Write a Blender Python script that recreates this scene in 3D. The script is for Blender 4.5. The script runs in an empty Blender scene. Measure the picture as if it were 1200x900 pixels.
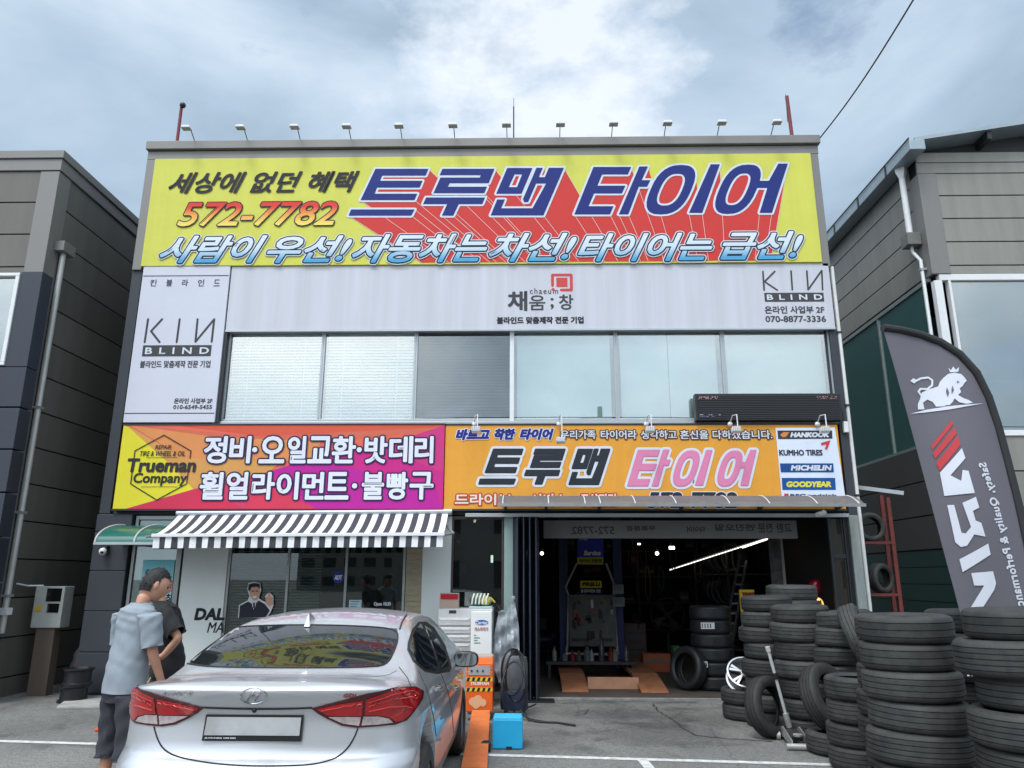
import bpy, bmesh, math, random
import numpy as np
from mathutils import Vector, Matrix
from mathutils.bvhtree import BVHTree
from mathutils.geometry import delaunay_2d_cdt

random.seed(7)
SC = bpy.context.scene
COL = SC.collection
R_ = math.radians

# ------------------------------------------------------------------ camera
CAM_H, CAM_D, F_PX = 1.70, 11.615, 880.0
PITCH, ROLL, YAW = R_(14.429), R_(0.136), R_(-1.200)
_f0 = Vector((math.sin(YAW), math.cos(YAW), 0)); _r0 = Vector((math.cos(YAW), -math.sin(YAW), 0)); _u0 = Vector((0, 0, 1))
FWD = math.cos(PITCH) * _f0 + math.sin(PITCH) * _u0
_up = -math.sin(PITCH) * _f0 + math.cos(PITCH) * _u0
RGT = math.cos(ROLL) * _r0 + math.sin(ROLL) * _up
UPV = -math.sin(ROLL) * _r0 + math.cos(ROLL) * _up
EYE = Vector((0, -CAM_D, CAM_H))
cam = bpy.data.objects.new('camera', bpy.data.cameras.new('camera'))
COL.objects.link(cam)
M = Matrix((RGT, UPV, -FWD)).transposed().to_4x4(); M.translation = EYE
cam.matrix_world = M
cam.data.sensor_width = 36.0; cam.data.lens = 36.0 * F_PX / 1200.0
cam.data.clip_start = 0.05; cam.data.clip_end = 3000
SC.camera = cam

# ------------------------------------------------------------------ where a point of the photograph lies, at a chosen real depth
def ray(px, py): return (FWD * F_PX + RGT * (px - 600) - UPV * (py - 450)).normalized()
def onY(px, py, Y=0.0):
    d = ray(px, py); return EYE + d * ((Y - EYE.y) / d.y)
def onX(px, py, X):
    d = ray(px, py); return EYE + d * ((X - EYE.x) / d.x)
def onZ(px, py, Z=0.0):
    d = ray(px, py); return EYE + d * ((Z - EYE.z) / d.z)
def fx(px, py, Y=0.0): return onY(px, py, Y).x
def fz(px, py, Y=0.0): return onY(px, py, Y).z

# ------------------------------------------------------------------ light
SUN_EL, SUN_AZ = 58.0, 205.0        # high soft light from behind the viewer, a little to the left
world = bpy.data.worlds.new('World'); SC.world = world; world.use_nodes = True
nt = world.node_tree; nt.nodes.clear()
def N(t, **k):
    n = nt.nodes.new(t)
    for a, b in k.items(): setattr(n, a, b)
    return n
L = nt.links.new
out = N('ShaderNodeOutputWorld'); bg = N('ShaderNodeBackground'); bg.inputs[1].default_value = 0.12
sky = N('ShaderNodeTexSky', sky_type='NISHITA', sun_disc=False)
sky.sun_elevation = R_(SUN_EL); sky.sun_rotation = R_(SUN_AZ); sky.air_density = 1.0; sky.dust_density = 1.5; sky.ozone_density = 1.5
tc = N('ShaderNodeTexCoord'); mp = N('ShaderNodeMapping'); mp.inputs['Scale'].default_value = (1.0, 1.0, 1.9)
mp.inputs['Location'].default_value = (0.43, 0.1, 0.22)
n1 = N('ShaderNodeTexNoise'); n1.inputs['Scale'].default_value = 2.1; n1.inputs['Detail'].default_value = 9; n1.inputs['Roughness'].default_value = 0.54
n1.inputs['Distortion'].default_value = 0.35
n2 = N('ShaderNodeTexNoise'); n2.inputs['Scale'].default_value = 4.6; n2.inputs['Detail'].default_value = 8; n2.inputs['Roughness'].default_value = 0.6
cr = N('ShaderNodeValToRGB')          # cloud shade: blue-grey bellies to lit tops
cr.color_ramp.elements[0].position = 0.34; cr.color_ramp.elements[0].color = (2.05, 2.72, 3.5, 1)
cr.color_ramp.elements[1].position = 0.74; cr.color_ramp.elements[1].color = (5.0, 5.6, 6.3, 1)
e = cr.color_ramp.elements.new(0.47); e.color = (2.8, 3.62, 4.55, 1)
e = cr.color_ramp.elements.new(0.56); e.color = (3.5, 4.3, 5.2, 1)
cm = N('ShaderNodeValToRGB'); cm.color_ramp.elements[0].position = 0.20; cm.color_ramp.elements[1].position = 0.42
mx = N('ShaderNodeMix', data_type='RGBA')
L(tc.outputs['Generated'], mp.inputs[0]); L(mp.outputs[0], n1.inputs['Vector']); L(mp.outputs[0], n2.inputs['Vector'])
L(n1.outputs['Fac'], cr.inputs[0]); L(n2.outputs['Fac'], cm.inputs[0])
L(cm.outputs[0], mx.inputs['Factor']); L(sky.outputs[0], mx.inputs['A']); L(cr.outputs[0], mx.inputs['B'])
# one bright bank of cloud over the middle of the roof
_bd = ray(655, 95)
vb = N('ShaderNodeVectorMath', operation='DISTANCE'); vb.inputs[1].default_value = _bd
nb = N('ShaderNodeTexNoise'); nb.inputs['Scale'].default_value = 6.5; nb.inputs['Detail'].default_value = 9; nb.inputs['Roughness'].default_value = .6
ad = N('ShaderNodeMath', operation='MULTIPLY_ADD'); ad.inputs[1].default_value = .8
L(tc.outputs['Generated'], vb.inputs[0]); L(mp.outputs[0], nb.inputs['Vector']); L(nb.outputs['Fac'], ad.inputs[0]); L(vb.outputs['Value'], ad.inputs[2])
rb_ = N('ShaderNodeValToRGB'); rb_.color_ramp.elements[0].position = .42; rb_.color_ramp.elements[0].color = (.75, .75, .75, 1); rb_.color_ramp.elements[1].position = .60; rb_.color_ramp.elements[1].color = (0, 0, 0, 1)
L(ad.outputs[0], rb_.inputs[0])
mb_ = N('ShaderNodeMix', data_type='RGBA'); L(rb_.outputs[0], mb_.inputs['Factor']); L(mx.outputs['Result'], mb_.inputs['A']); mb_.inputs['B'].default_value = (6.0, 6.35, 6.9, 1)
# an overcast sky is brighter towards the hidden sun
_sd = (math.sin(R_(SUN_AZ)) * math.cos(R_(SUN_EL)), math.cos(R_(SUN_AZ)) * math.cos(R_(SUN_EL)), math.sin(R_(SUN_EL)))
vd = N('ShaderNodeVectorMath', operation='DOT_PRODUCT'); vd.inputs[1].default_value = _sd
mr_ = N('ShaderNodeMapRange'); mr_.inputs['From Min'].default_value = .35; mr_.inputs['From Max'].default_value = 1.0; mr_.inputs['To Min'].default_value = 0.0; mr_.inputs['To Max'].default_value = 1.0
glo = N('ShaderNodeMix', data_type='RGBA', blend_type='MULTIPLY'); glo.inputs['Factor'].default_value = 1.0
gcr = N('ShaderNodeValToRGB'); gcr.color_ramp.elements[0].color = (1, 1, 1, 1); gcr.color_ramp.elements[1].color = (4.2, 3.75, 3.3, 1); ge = gcr.color_ramp.elements.new(.55); ge.color = (2.7, 2.45, 2.25, 1)
L(tc.outputs['Generated'], vd.inputs[0]); L(vd.outputs['Value'], mr_.inputs['Value']); L(mr_.outputs[0], gcr.inputs[0])
L(mb_.outputs['Result'], glo.inputs['A']); L(gcr.outputs[0], glo.inputs['B'])
L(glo.outputs['Result'], bg.inputs[0]); L(bg.outputs[0], out.inputs[0])

sun = bpy.data.objects.new('sun', bpy.data.lights.new('sun', 'SUN')); COL.objects.link(sun)
sun.data.energy = 1.25; sun.data.angle = R_(16); sun.data.color = (1, 0.965, 0.91)
_el, _az = R_(SUN_EL), R_(SUN_AZ)
sdir = Vector((math.sin(_az) * math.cos(_el), math.cos(_az) * math.cos(_el), math.sin(_el)))
sun.rotation_euler = sdir.to_track_quat('Z', 'Y').to_euler()
SC.view_settings.view_transform = 'Standard'; SC.view_settings.look = 'None'
SC.view_settings.exposure = 0.50; SC.view_settings.gamma = 1.0
SC.render.film_transparent = False
SC.cycles.max_bounces = 8; SC.cycles.transparent_max_bounces = 12; SC.cycles.sample_clamp_indirect = 6.0
SC.cycles.use_denoising = True

# ------------------------------------------------------------------ materials (all procedural)
MATS = {}
def mat(name, col, rough=0.6, metal=0.0, var=0.12, scale=6.0, bump=0.0, bscale=60.0, coat=0.0, spec=0.5, emit=None, estr=0.0, streak=0.0, trans=0.0, bdist=.01):
    if name in MATS: return MATS[name]
    m = bpy.data.materials.new(name); m.use_nodes = True; t = m.node_tree; b = t.nodes['Principled BSDF']
    b.inputs['Roughness'].default_value = rough; b.inputs['Metallic'].default_value = metal
    b.inputs['Specular IOR Level'].default_value = spec
    if coat: b.inputs['Coat Weight'].default_value = coat; b.inputs['Coat Roughness'].default_value = 0.04
    if trans: b.inputs['Transmission Weight'].default_value = trans
    c = (*col, 1)
    b.inputs['Base Color'].default_value = c
    co = t.nodes.new('ShaderNodeTexCoord')
    if var:
        n = t.nodes.new('ShaderNodeTexNoise'); n.inputs['Scale'].default_value = scale; n.inputs['Detail'].default_value = 7; n.inputs['Roughness'].default_value = 0.62
        src = co.outputs['Object']
        if streak:
            mpn = t.nodes.new('ShaderNodeMapping'); mpn.inputs['Scale'].default_value = (1, 1, streak); t.links.new(src, mpn.inputs[0]); src = mpn.outputs[0]
        t.links.new(src, n.inputs['Vector'])
        rp = t.nodes.new('ShaderNodeValToRGB'); rp.color_ramp.elements[0].position = 0.3; rp.color_ramp.elements[1].position = 0.72
        lo, hi = 1 - var, 1 + var * 0.7
        rp.color_ramp.elements[0].color = tuple(min(1, v * lo) for v in col) + (1,)
        rp.color_ramp.elements[1].color = tuple(min(1, v * hi) for v in col) + (1,)
        t.links.new(n.outputs['Fac'], rp.inputs[0]); t.links.new(rp.outputs[0], b.inputs['Base Color'])
        mr = t.nodes.new('ShaderNodeMapRange'); mr.inputs['To Min'].default_value = max(0.02, rough * 0.82); mr.inputs['To Max'].default_value = min(1, rough * 1.18)
        t.links.new(n.outputs['Fac'], mr.inputs['Value']); t.links.new(mr.outputs[0], b.inputs['Roughness'])
    if bump:
        n2 = t.nodes.new('ShaderNodeTexNoise'); n2.inputs['Scale'].default_value = bscale; n2.inputs['Detail'].default_value = 4
        t.links.new(co.outputs['Object'], n2.inputs['Vector'])
        bp = t.nodes.new('ShaderNodeBump'); bp.inputs['Strength'].default_value = bump; bp.inputs['Distance'].default_value = bdist
        t.links.new(n2.outputs['Fac'], bp.inputs['Height']); t.links.new(bp.outputs[0], b.inputs['Normal'])
    if emit:
        b.inputs['Emission Color'].default_value = (*emit, 1); b.inputs['Emission Strength'].default_value = estr
    MATS[name] = m; return m
def hx(h): # sRGB hex to linear
    v = [int(h[i:i + 2], 16) / 255 for i in (0, 2, 4)]
    return tuple(x / 12.92 if x <= 0.04045 else ((x + 0.055) / 1.055) ** 2.4 for x in v)
def ink(h, rough=0.62): return mat('print_' + h, tuple(v * .86 for v in hx(h)), rough, var=0.05, scale=3, spec=.22)
def grad(name, stops, rough=0.5):   # printed top-to-bottom colour blend inside the letters
    if name in MATS: return MATS[name]
    m = mat(name, (.5, .5, .5), rough, var=0, spec=.22); t = m.node_tree; b = t.nodes['Principled BSDF']
    co = t.nodes.new('ShaderNodeTexCoord'); sp = t.nodes.new('ShaderNodeSeparateXYZ'); rp = t.nodes.new('ShaderNodeValToRGB')
    t.links.new(co.outputs['Generated'], sp.inputs[0]); t.links.new(sp.outputs['Z'], rp.inputs[0]); t.links.new(rp.outputs[0], b.inputs['Base Color'])
    el = rp.color_ramp.elements
    el[0].position, el[0].color = stops[0][0], (*hx(stops[0][1]), 1); el[1].position, el[1].color = stops[-1][0], (*hx(stops[-1][1]), 1)
    for p, h in stops[1:-1]: x = el.new(p); x.color = (*hx(h), 1)
    return m
def glass(name, tint=(.75, .9, .9), refl=0.35, body=(.02, .03, .03), clear=0.6, rough=0.0):
    """a pane: mirror part + see-through tinted part, both always there"""
    if name in MATS: return MATS[name]
    m = bpy.data.materials.new(name); m.use_nodes = True; t = m.node_tree; t.nodes.clear()
    o = t.nodes.new('ShaderNodeOutputMaterial'); g = t.nodes.new('ShaderNodeBsdfGlossy'); tr = t.nodes.new('ShaderNodeBsdfTransparent'); d = t.nodes.new('ShaderNodeBsdfDiffuse')
    g.inputs['Roughness'].default_value = rough; g.inputs['Color'].default_value = (.97, .98, .97, 1); tr.inputs['Color'].default_value = (*tint, 1); d.inputs['Color'].default_value = (*body, 1)
    m1 = t.nodes.new('ShaderNodeMixShader'); m1.inputs[0].default_value = clear
    m2 = t.nodes.new('ShaderNodeMixShader')
    fr = t.nodes.new('ShaderNodeLayerWeight'); fr.inputs['Blend'].default_value = 0.25
    mr = t.nodes.new('ShaderNodeMapRange'); mr.inputs['To Min'].default_value = refl; mr.inputs['To Max'].default_value = 1.0
    n = t.nodes.new('ShaderNodeTexNoise'); n.inputs['Scale'].default_value = 0.7; n.inputs['Detail'].default_value = 1; c = t.nodes.new('ShaderNodeTexCoord')
    bp = t.nodes.new('ShaderNodeBump'); bp.inputs['Strength'].default_value = 0.03; bp.inputs['Distance'].default_value = 0.05
    t.links.new(c.outputs['Object'], n.inputs['Vector']); t.links.new(n.outputs['Fac'], bp.inputs['Height']); t.links.new(bp.outputs[0], g.inputs['Normal'])
    t.links.new(fr.outputs['Fresnel'], mr.inputs['Value']); t.links.new(mr.outputs[0], m2.inputs[0])
    t.links.new(d.outputs[0], m1.inputs[1]); t.links.new(tr.outputs[0], m1.inputs[2]); t.links.new(m1.outputs[0], m2.inputs[1]); t.links.new(g.outputs[0], m2.inputs[2]); t.links.new(m2.outputs[0], o.inputs[0])
    MATS[name] = m; return m
def lamp_mat(name, col, s): return mat(name, (.8, .8, .8), var=0, emit=col, estr=s)

# ------------------------------------------------------------------ mesh collector
ORG = {}
class MB:
    def __init__(s): s.v = []; s.f = []; s.m = []; s.sm = []
    def add(s, vs, fs, m=0, smooth=False):
        b = len(s.v); s.v += [tuple(p) for p in vs]
        for f in fs: s.f.append([b + i for i in f]); s.m.append(m); s.sm.append(smooth)
    def box(s, x0, x1, y0, y1, z0, z1, m=0):
        s.add([(x0, y0, z0), (x1, y0, z0), (x1, y1, z0), (x0, y1, z0), (x0, y0, z1), (x1, y0, z1), (x1, y1, z1), (x0, y1, z1)],
              [(3, 2, 1, 0), (4, 5, 6, 7), (0, 1, 5, 4), (1, 2, 6, 5), (2, 3, 7, 6), (3, 0, 4, 7)], m); return s
    def hexa(s, q, d, m=0):   # a slab: quad (or polygon) q pushed along vector d
        n = len(q); d = Vector(d); q = [Vector(p) for p in q]
        fs = [tuple(range(n)), tuple(range(2 * n - 1, n - 1, -1))] + [(i, n + i, n + (i + 1) % n, (i + 1) % n) for i in range(n)]
        s.add(q + [p + d for p in q], fs, m); return s
    def quad(s, a, b, c, d, m=0): s.add([a, b, c, d], [(0, 1, 2, 3)], m); return s
    def tube(s, pts, r, n=8, m=0, cap=True):
        pts = [Vector(p) for p in pts]; rr = r if isinstance(r, (list, tuple)) else [r] * len(pts)
        vs = []; fs = []; prev = None
        for i, p in enumerate(pts):
            t = (pts[min(i + 1, len(pts) - 1)] - pts[max(i - 1, 0)]).normalized()
            a = prev if prev is not None else (Vector((0, 0, 1)) if abs(t.z) < .9 else Vector((1, 0, 0)))
            a = (a - t * a.dot(t)).normalized(); b = t.cross(a); prev = a
            for k in range(n):
                w = 2 * math.pi * k / n; vs.append(p + (a * math.cos(w) + b * math.sin(w)) * rr[i])
        for i in range(len(pts) - 1):
            for k in range(n): fs.append((i * n + k, i * n + (k + 1) % n, (i + 1) * n + (k + 1) % n, (i + 1) * n + k))
        s.add(vs, fs, m, True)
        if cap:
            s.add(vs[:n], [tuple(range(n - 1, -1, -1))], m); s.add(vs[-n:], [tuple(range(n))], m)
        return s
    def bar(s, a, b, w, h, m=0, up=(0, 0, 1)):
        a, b = Vector(a), Vector(b); t = (b - a).normalized(); u = Vector(up)
        if abs(t.dot(u)) > .98: u = Vector((0, 1, 0))
        x = t.cross(u).normalized() * w / 2; y = x.cross(t).normalized() * h / 2
        q = [a - x - y, a + x - y, a + x + y, a - x + y]; s.hexa(q[::-1], b - a, m); return s
    def lathe(s, prof, o=(0, 0, 0), n=32, axis='z', m=0, smooth=True, close=False):
        o = Vector(o); vs = []; fs = []; k = len(prof)
        for i in range(n):
            a = 2 * math.pi * i / n; c, sn = math.cos(a), math.sin(a)
            for r, h in prof:
                p = (r * c, r * sn, h) if axis == 'z' else ((h, r * c, r * sn) if axis == 'x' else (r * sn, h, r * c))
                vs.append(o + Vector(p))
        kk = k if close else k - 1
        for i in range(n):
            for j in range(kk):
                fs.append((i * k + j, ((i + 1) % n) * k + j, ((i + 1) % n) * k + (j + 1) % k, i * k + (j + 1) % k))
        s.add(vs, fs, m, smooth); return s
    def ball(s, o, r, n=12, m=0, sc=(1, 1, 1)):
        o = Vector(o); pr = [(math.sin(math.pi * i / n), -math.cos(math.pi * i / n)) for i in range(n + 1)]
        t = MB(); t.lathe([(a * r, b * r) for a, b in pr], n=2 * n)
        s.add([(o.x + p[0] * sc[0], o.y + p[1] * sc[1], o.z + p[2] * sc[2]) for p in t.v], t.f, m, True); return s
    def join(s, t, f=None, m=0):
        s.add([f(Vector(p)) for p in t.v] if f else t.v, [], 0)
        b = len(s.v) - len(t.v)
        for q, mi, smo in zip(t.f, t.m, t.sm): s.f.append([b + i for i in q]); s.m.append(mi + m); s.sm.append(smo)
        return s
    def build(s, name, mats, parent=None, bevel=0, seg=2, label=None, loc=None, merge=False):
        o0 = ORG[parent.name] if parent is not None else (Vector(loc) if loc is not None else Vector((0, 0, 0)))
        me = bpy.data.meshes.new(name)
        me.from_pydata([(p[0] - o0.x, p[1] - o0.y, p[2] - o0.z) for p in s.v], [], s.f); me.update()
        me.polygons.foreach_set('material_index', s.m); me.polygons.foreach_set('use_smooth', s.sm)
        for m in (mats if isinstance(mats, (list, tuple)) else [mats]): me.materials.append(m)
        bm = bmesh.new(); bm.from_mesh(me)
        if merge: bmesh.ops.remove_doubles(bm, verts=bm.verts, dist=0.0002)
        bmesh.ops.recalc_face_normals(bm, faces=bm.faces)
        if bevel:
            es = [e for e in bm.edges if len(e.link_faces) == 2 and e.calc_face_angle(0) > 0.6]
            bmesh.ops.bevel(bm, geom=es, offset=bevel, segments=seg, affect='EDGES', clamp_overlap=True, profile=.5)
        bm.to_mesh(me); bm.free()
        if any(s.sm) and len(s.f) < 20000: me.set_sharp_from_angle(angle=0.62)
        ob = bpy.data.objects.new(name, me); COL.objects.link(ob)
        if parent is not None: ob.parent = parent
        else: ob.location = o0
        ORG[ob.name] = o0
        if label: ob['label'] = label
        return ob
def tag(o, label=None, cat=None, group=None, kind=None):
    for k, v in (('label', label), ('category', cat), ('group', group), ('kind', kind)):
        if v: o[k] = v
    return o
def thing(name, label, cat, loc=(0, 0, 0), group=None):
    o = bpy.data.objects.new(name, None); COL.objects.link(o); o.location = loc; o.empty_display_size = .1
    ORG[o.name] = Vector(loc); return tag(o, label, cat, group)
def dup(root, loc, rotz=0.0, label=None, group=None, rot=None):
    def cp(o, par):
        c = o.copy(); COL.objects.link(c)
        if par is not None: c.parent = par
        for ch in list(o.children): cp(ch, c)
        return c
    r = cp(root, None); r.location = loc; r.rotation_euler = rot if rot else (0, 0, rotz)
    if label: r['label'] = label
    if group: r['group'] = group
    return r

# ------------------------------------------------------------------ lettering
_GC = {}
def glyphs(body, shear, space):
    key = (body, shear, space)
    if key in _GC: return _GC[key]
    c = bpy.data.curves.new('t', 'FONT'); c.body = body; c.resolution_u = 3; c.shear = shear; c.space_character = space
    o = bpy.data.objects.new('t', c); COL.objects.link(o)
    dg = bpy.context.evaluated_depsgraph_get(); dg.update()
    me = bpy.data.meshes.new_from_object(o.evaluated_get(dg))
    vs = np.array([v.co[:2] for v in me.vertices]); fs = [tuple(p.vertices) for p in me.polygons]
    cnt = {}
    for f in fs:
        for i in range(len(f)):
            k = tuple(sorted((f[i], f[(i + 1) % len(f)]))); cnt[k] = cnt.get(k, 0) + 1
    be = [k for k, n in cnt.items() if n == 1]
    bpy.data.objects.remove(o); bpy.data.curves.remove(c); bpy.data.meshes.remove(me)
    _GC[key] = (vs, fs, be); return _GC[key]
_J = [0]
def jit():
    _J[0] = (_J[0] + 1) % 61; return _J[0] * 2e-5
def capsules(mb, segs, w, put, m=0, n=5):
    """round-ended strokes of half-width w along 2-D segments"""
    for (x0, z0), (x1, z1) in segs:
        a = math.atan2(z1 - z0, x1 - x0); pts = []
        for k in range(n): t = a + math.pi / 2 + math.pi * k / (n - 1); pts.append((x0 + w * math.cos(t), z0 + w * math.sin(t)))
        for k in range(n): t = a - math.pi / 2 + math.pi * k / (n - 1); pts.append((x1 + w * math.cos(t), z1 + w * math.sin(t)))
        d = jit(); mb.add([put(x, z, d) for x, z in pts], [tuple(range(2 * n))], m)
def plane_put(Y): return lambda x, z, d: (x, Y - d, z)
def pxrect(box, Y):
    l, r, t, b = box; mx_, my_ = (l + r) / 2, (t + b) / 2
    return fx(l, my_, Y), fx(r, my_, Y), fz(mx_, b, Y), fz(mx_, t, Y)
def write(mb, body, rect, put_at, layers, shear=0.0, space=1.0, step=0.003, flip=False, core=True):
    """layers front to back: (material index, extra half-width in metres)"""
    vs, fs, be = glyphs(body, shear, space)
    x0, x1, z0, z1 = rect; g = layers[0][1]
    lo, hi = vs.min(0), vs.max(0)
    sx = (x1 - x0 - 2 * g) / max(1e-6, hi[0] - lo[0]); sz = (z1 - z0 - 2 * g) / max(1e-6, hi[1] - lo[1])
    X = x0 + g + (vs[:, 0] - lo[0]) * sx; Z = z0 + g + (vs[:, 1] - lo[1]) * sz
    if flip: X = x0 + x1 - X
    for i, (m, w) in enumerate(layers):
        put = put_at(-step * i)
        mb.add([put(X[k], Z[k], 0) for k in range(len(X))], fs, m)
        if w > 0: capsules(mb, [((X[a], Z[a]), (X[b], Z[b])) for a, b in be], w, put, m)
    return mb
def lettering(parent, body, box, Y, layers, mats, shear=0.0, space=1.0, name='lettering', step=0.003, flip=False):
    """text printed on a sign: front face at plane y=Y, layers step back towards the sign"""
    mb = MB(); write(mb, body, pxrect(box, Y), lambda d: plane_put(Y - d), layers, shear, space, step, flip)
    return mb.build(name, mats, parent)

# ================================================================== SETTING
def asphalt_mat():
    m = bpy.data.materials.new('asphalt'); m.use_nodes = True; t = m.node_tree; b = t.nodes['Principled BSDF']; l = t.links.new
    co = t.nodes.new('ShaderNodeTexCoord')
    def noise(sc, det, ro, dist=0):
        n = t.nodes.new('ShaderNodeTexNoise'); n.inputs['Scale'].default_value = sc; n.inputs['Detail'].default_value = det; n.inputs['Roughness'].default_value = ro; n.inputs['Distortion'].default_value = dist
        l(co.outputs['Object'], n.inputs['Vector']); return n
    def ramp(src, stops):
        r = t.nodes.new('ShaderNodeValToRGB'); e = r.color_ramp.elements
        e[0].position, e[0].color = stops[0]; e[1].position, e[1].color = stops[-1]
        for p, c in stops[1:-1]: x = e.new(p); x.color = c
        l(src, r.inputs[0]); return r
    big = ramp(noise(.55, 6, .6, .6).outputs['Fac'], [(.3, (.135, .131, .125, 1)), (.5, (.175, .170, .162, 1)), (.7, (.215, .209, .198, 1))])
    fine = ramp(noise(17, 4, .75).outputs['Fac'], [(.3, (.68, .68, .68, 1)), (.7, (1.3, 1.3, 1.3, 1))])
    grit = ramp(noise(62, 3, .75).outputs['Fac'], [(.36, (.55, .55, .55, 1)), (.64, (1.42, 1.42, 1.40, 1))])
    stain = ramp(noise(1.3, 5, .55, 1.2).outputs['Fac'], [(.54, (1, 1, 1, 1)), (.70, (.58, .58, .59, 1))])
    vo = t.nodes.new('ShaderNodeTexVoronoi'); vo.feature = 'DISTANCE_TO_EDGE'; vo.inputs['Scale'].default_value = .33
    ds = t.nodes.new('ShaderNodeMix'); ds.data_type = 'VECTOR'; ds.inputs['Factor'].default_value = .16
    wn = noise(2.2, 6, .7)
    l(co.outputs['Object'], ds.inputs['A']); l(wn.outputs['Color'], ds.inputs['B']); l(ds.outputs['Result'], vo.inputs['Vector'])
    crack = ramp(vo.outputs['Distance'], [(.0, (.72, .72, .72, 1)), (.004, (1, 1, 1, 1))])
    def mul(a, bb):
        x = t.nodes.new('ShaderNodeMix'); x.data_type = 'RGBA'; x.blend_type = 'MULTIPLY'; x.inputs['Factor'].default_value = 1
        l(a, x.inputs['A']); l(bb, x.inputs['B']); return x.outputs['Result']
    # oil-dark patches where cars stand, ragged at the rim
    wob = noise(1.6, 7, .68); c0 = None
    for (px_, py_), r_, dk in (((742, 840), 1.0, .62), ((770, 858), .9, .68), ((690, 836), .5, .75), ((610, 866), .7, .8), ((820, 845), .8, .8), ((60, 850), 1.2, .82)):
        p_ = onZ(px_, py_); dn = t.nodes.new('ShaderNodeVectorMath'); dn.operation = 'DISTANCE'; dn.inputs[1].default_value = p_; l(co.outputs['Object'], dn.inputs[0])
        ma = t.nodes.new('ShaderNodeMath'); ma.operation = 'MULTIPLY_ADD'; ma.inputs[1].default_value = 2.6 * r_; l(wob.outputs['Fac'], ma.inputs[0]); l(dn.outputs['Value'], ma.inputs[2])
        rr = ramp(ma.outputs[0], [(0, (dk, dk, dk, 1)), (1, (1, 1, 1, 1))]); rr.color_ramp.elements[0].position = 0; 
        sc_ = t.nodes.new('ShaderNodeMath'); sc_.operation = 'MULTIPLY_ADD'; sc_.inputs[1].default_value = 1.6; sc_.inputs[2].default_value = -1.6 * 1.3 * r_ - .55; l(ma.outputs[0], sc_.inputs[0]); l(sc_.outputs[0], rr.inputs[0])
        c0 = rr.outputs[0] if c0 is None else mul(c0, rr.outputs[0])
    c = mul(c0, mul(mul(mul(mul(big.outputs[0], fine.outputs[0]), grit.outputs[0]), stain.outputs[0]), crack.outputs[0]))
    l(c, b.inputs['Base Color']); b.inputs['Roughness'].default_value = .85
    bp = t.nodes.new('ShaderNodeBump'); bp.inputs['Strength'].default_value = .5; bp.inputs['Distance'].default_value = .006
    l(noise(120, 4, .7).outputs['Fac'], bp.inputs['Height']); l(bp.outputs[0], b.inputs['Normal'])
    return m
ASPH = asphalt_mat()
mb = MB(); mb.quad((-400, -400, 0), (400, -400, 0), (400, 400, 0), (-400, 400, 0))
tag(mb.build('ground', ASPH), kind='structure')
PAINT = mat('road_paint', (.62, .62, .60), .7, var=.35, scale=14)
def ground_strip(name, a, b, w, m, z=0.004):
    a, b = Vector(a), Vector(b); d = (b - a).normalized(); n = Vector((-d.y, d.x, 0)) * w / 2
    k = MB(); k.quad(a - n + Vector((0, 0, z)), b - n + Vector((0, 0, z)), b + n + Vector((0, 0, z)), a + n + Vector((0, 0, z)))
    return tag(k.build(name, m), kind='structure')
ga, gb = onZ(570, 885), onZ(1010, 897.5)
gd = (gb - ga)
ground_strip('parking_line', ga - gd * 1.6, gb + gd * .8, .10, PAINT)
pc = onZ(752, 890)
ground_strip('parking_line', pc + Vector((.0, -.06, 0)), pc + Vector((.25, -4.4, 0)), .10, PAINT, .008)
pc2 = onZ(318, 881)
ground_strip('parking_line', pc2 + Vector((0, -.06, 0)), pc2 + Vector((-.1, -4.6, 0)), .10, PAINT, .008)
# the long crack that runs from the sill towards the stacks, and two oil-dark patches
def crack(pts, w, name='pavement_crack'):
    k = MB(); rnd = random.Random(3); P = [onZ(*p) for p in pts]; Q = []
    for a, b in zip(P, P[1:]):
        n = max(2, int((b - a).length / .05))
        for i in range(n): Q.append(a.lerp(b, i / n) + Vector((rnd.uniform(-.022, .022), rnd.uniform(-.022, .022), 0)))
    Q.append(P[-1]); vs = []; fs = []
    for i, p in enumerate(Q):
        d = (Q[min(i + 1, len(Q) - 1)] - Q[max(0, i - 1)]).normalized(); n = Vector((-d.y, d.x, 0)) * w * rnd.uniform(.25, 1.1)
        vs += [p + n + Vector((0, 0, .004)), p - n + Vector((0, 0, .004))]
    for i in range(len(Q) - 1): fs.append((2 * i, 2 * i + 1, 2 * i + 3, 2 * i + 2))
    k.add(vs, fs); tag(k.build(name, mat('crack_dirt', (.035, .035, .035), .95, var=.3)), kind='structure')
crack([(766, 825), (770, 833), (785, 842), (800, 853), (812, 861), (850, 866), (905, 869)], .016)
crack([(676, 836), (690, 831), (684, 838), (672, 839)], .008)
crack([(630, 826), (680, 823.5), (740, 822.5), (815, 823.5)], .012)
PATCH = mat('oil_stain', (.088, .088, .088), .75, var=.4, scale=5, bump=.3)
def patch(pts, m, name='oil_stain', z=.006):
    rnd = random.Random(len(pts)); P = [onZ(*p) for p in pts]; Q = []
    for i in range(len(P)):
        a, b = P[i], P[(i + 1) % len(P)]; n = max(2, int((b - a).length / .08))
        for j in range(n): Q.append(a.lerp(b, j / n) + Vector((rnd.uniform(-.03, .03), rnd.uniform(-.03, .03), 0)))
    k = MB(); k.add([(p.x, p.y, z) for p in Q], [tuple(range(len(Q)))]); tag(k.build(name, m), kind='structure')
0 and patch([(690, 826), (755, 826), (775, 838), (795, 850), (815, 863), (780, 864), (745, 861), (715, 850), (725, 840), (700, 835)], PATCH)
# sill strip at the garage mouth, pale slab in front of the left door
CONC = mat('concrete', (.36, .35, .33), .85, var=.3, scale=5, bump=.3)

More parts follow.
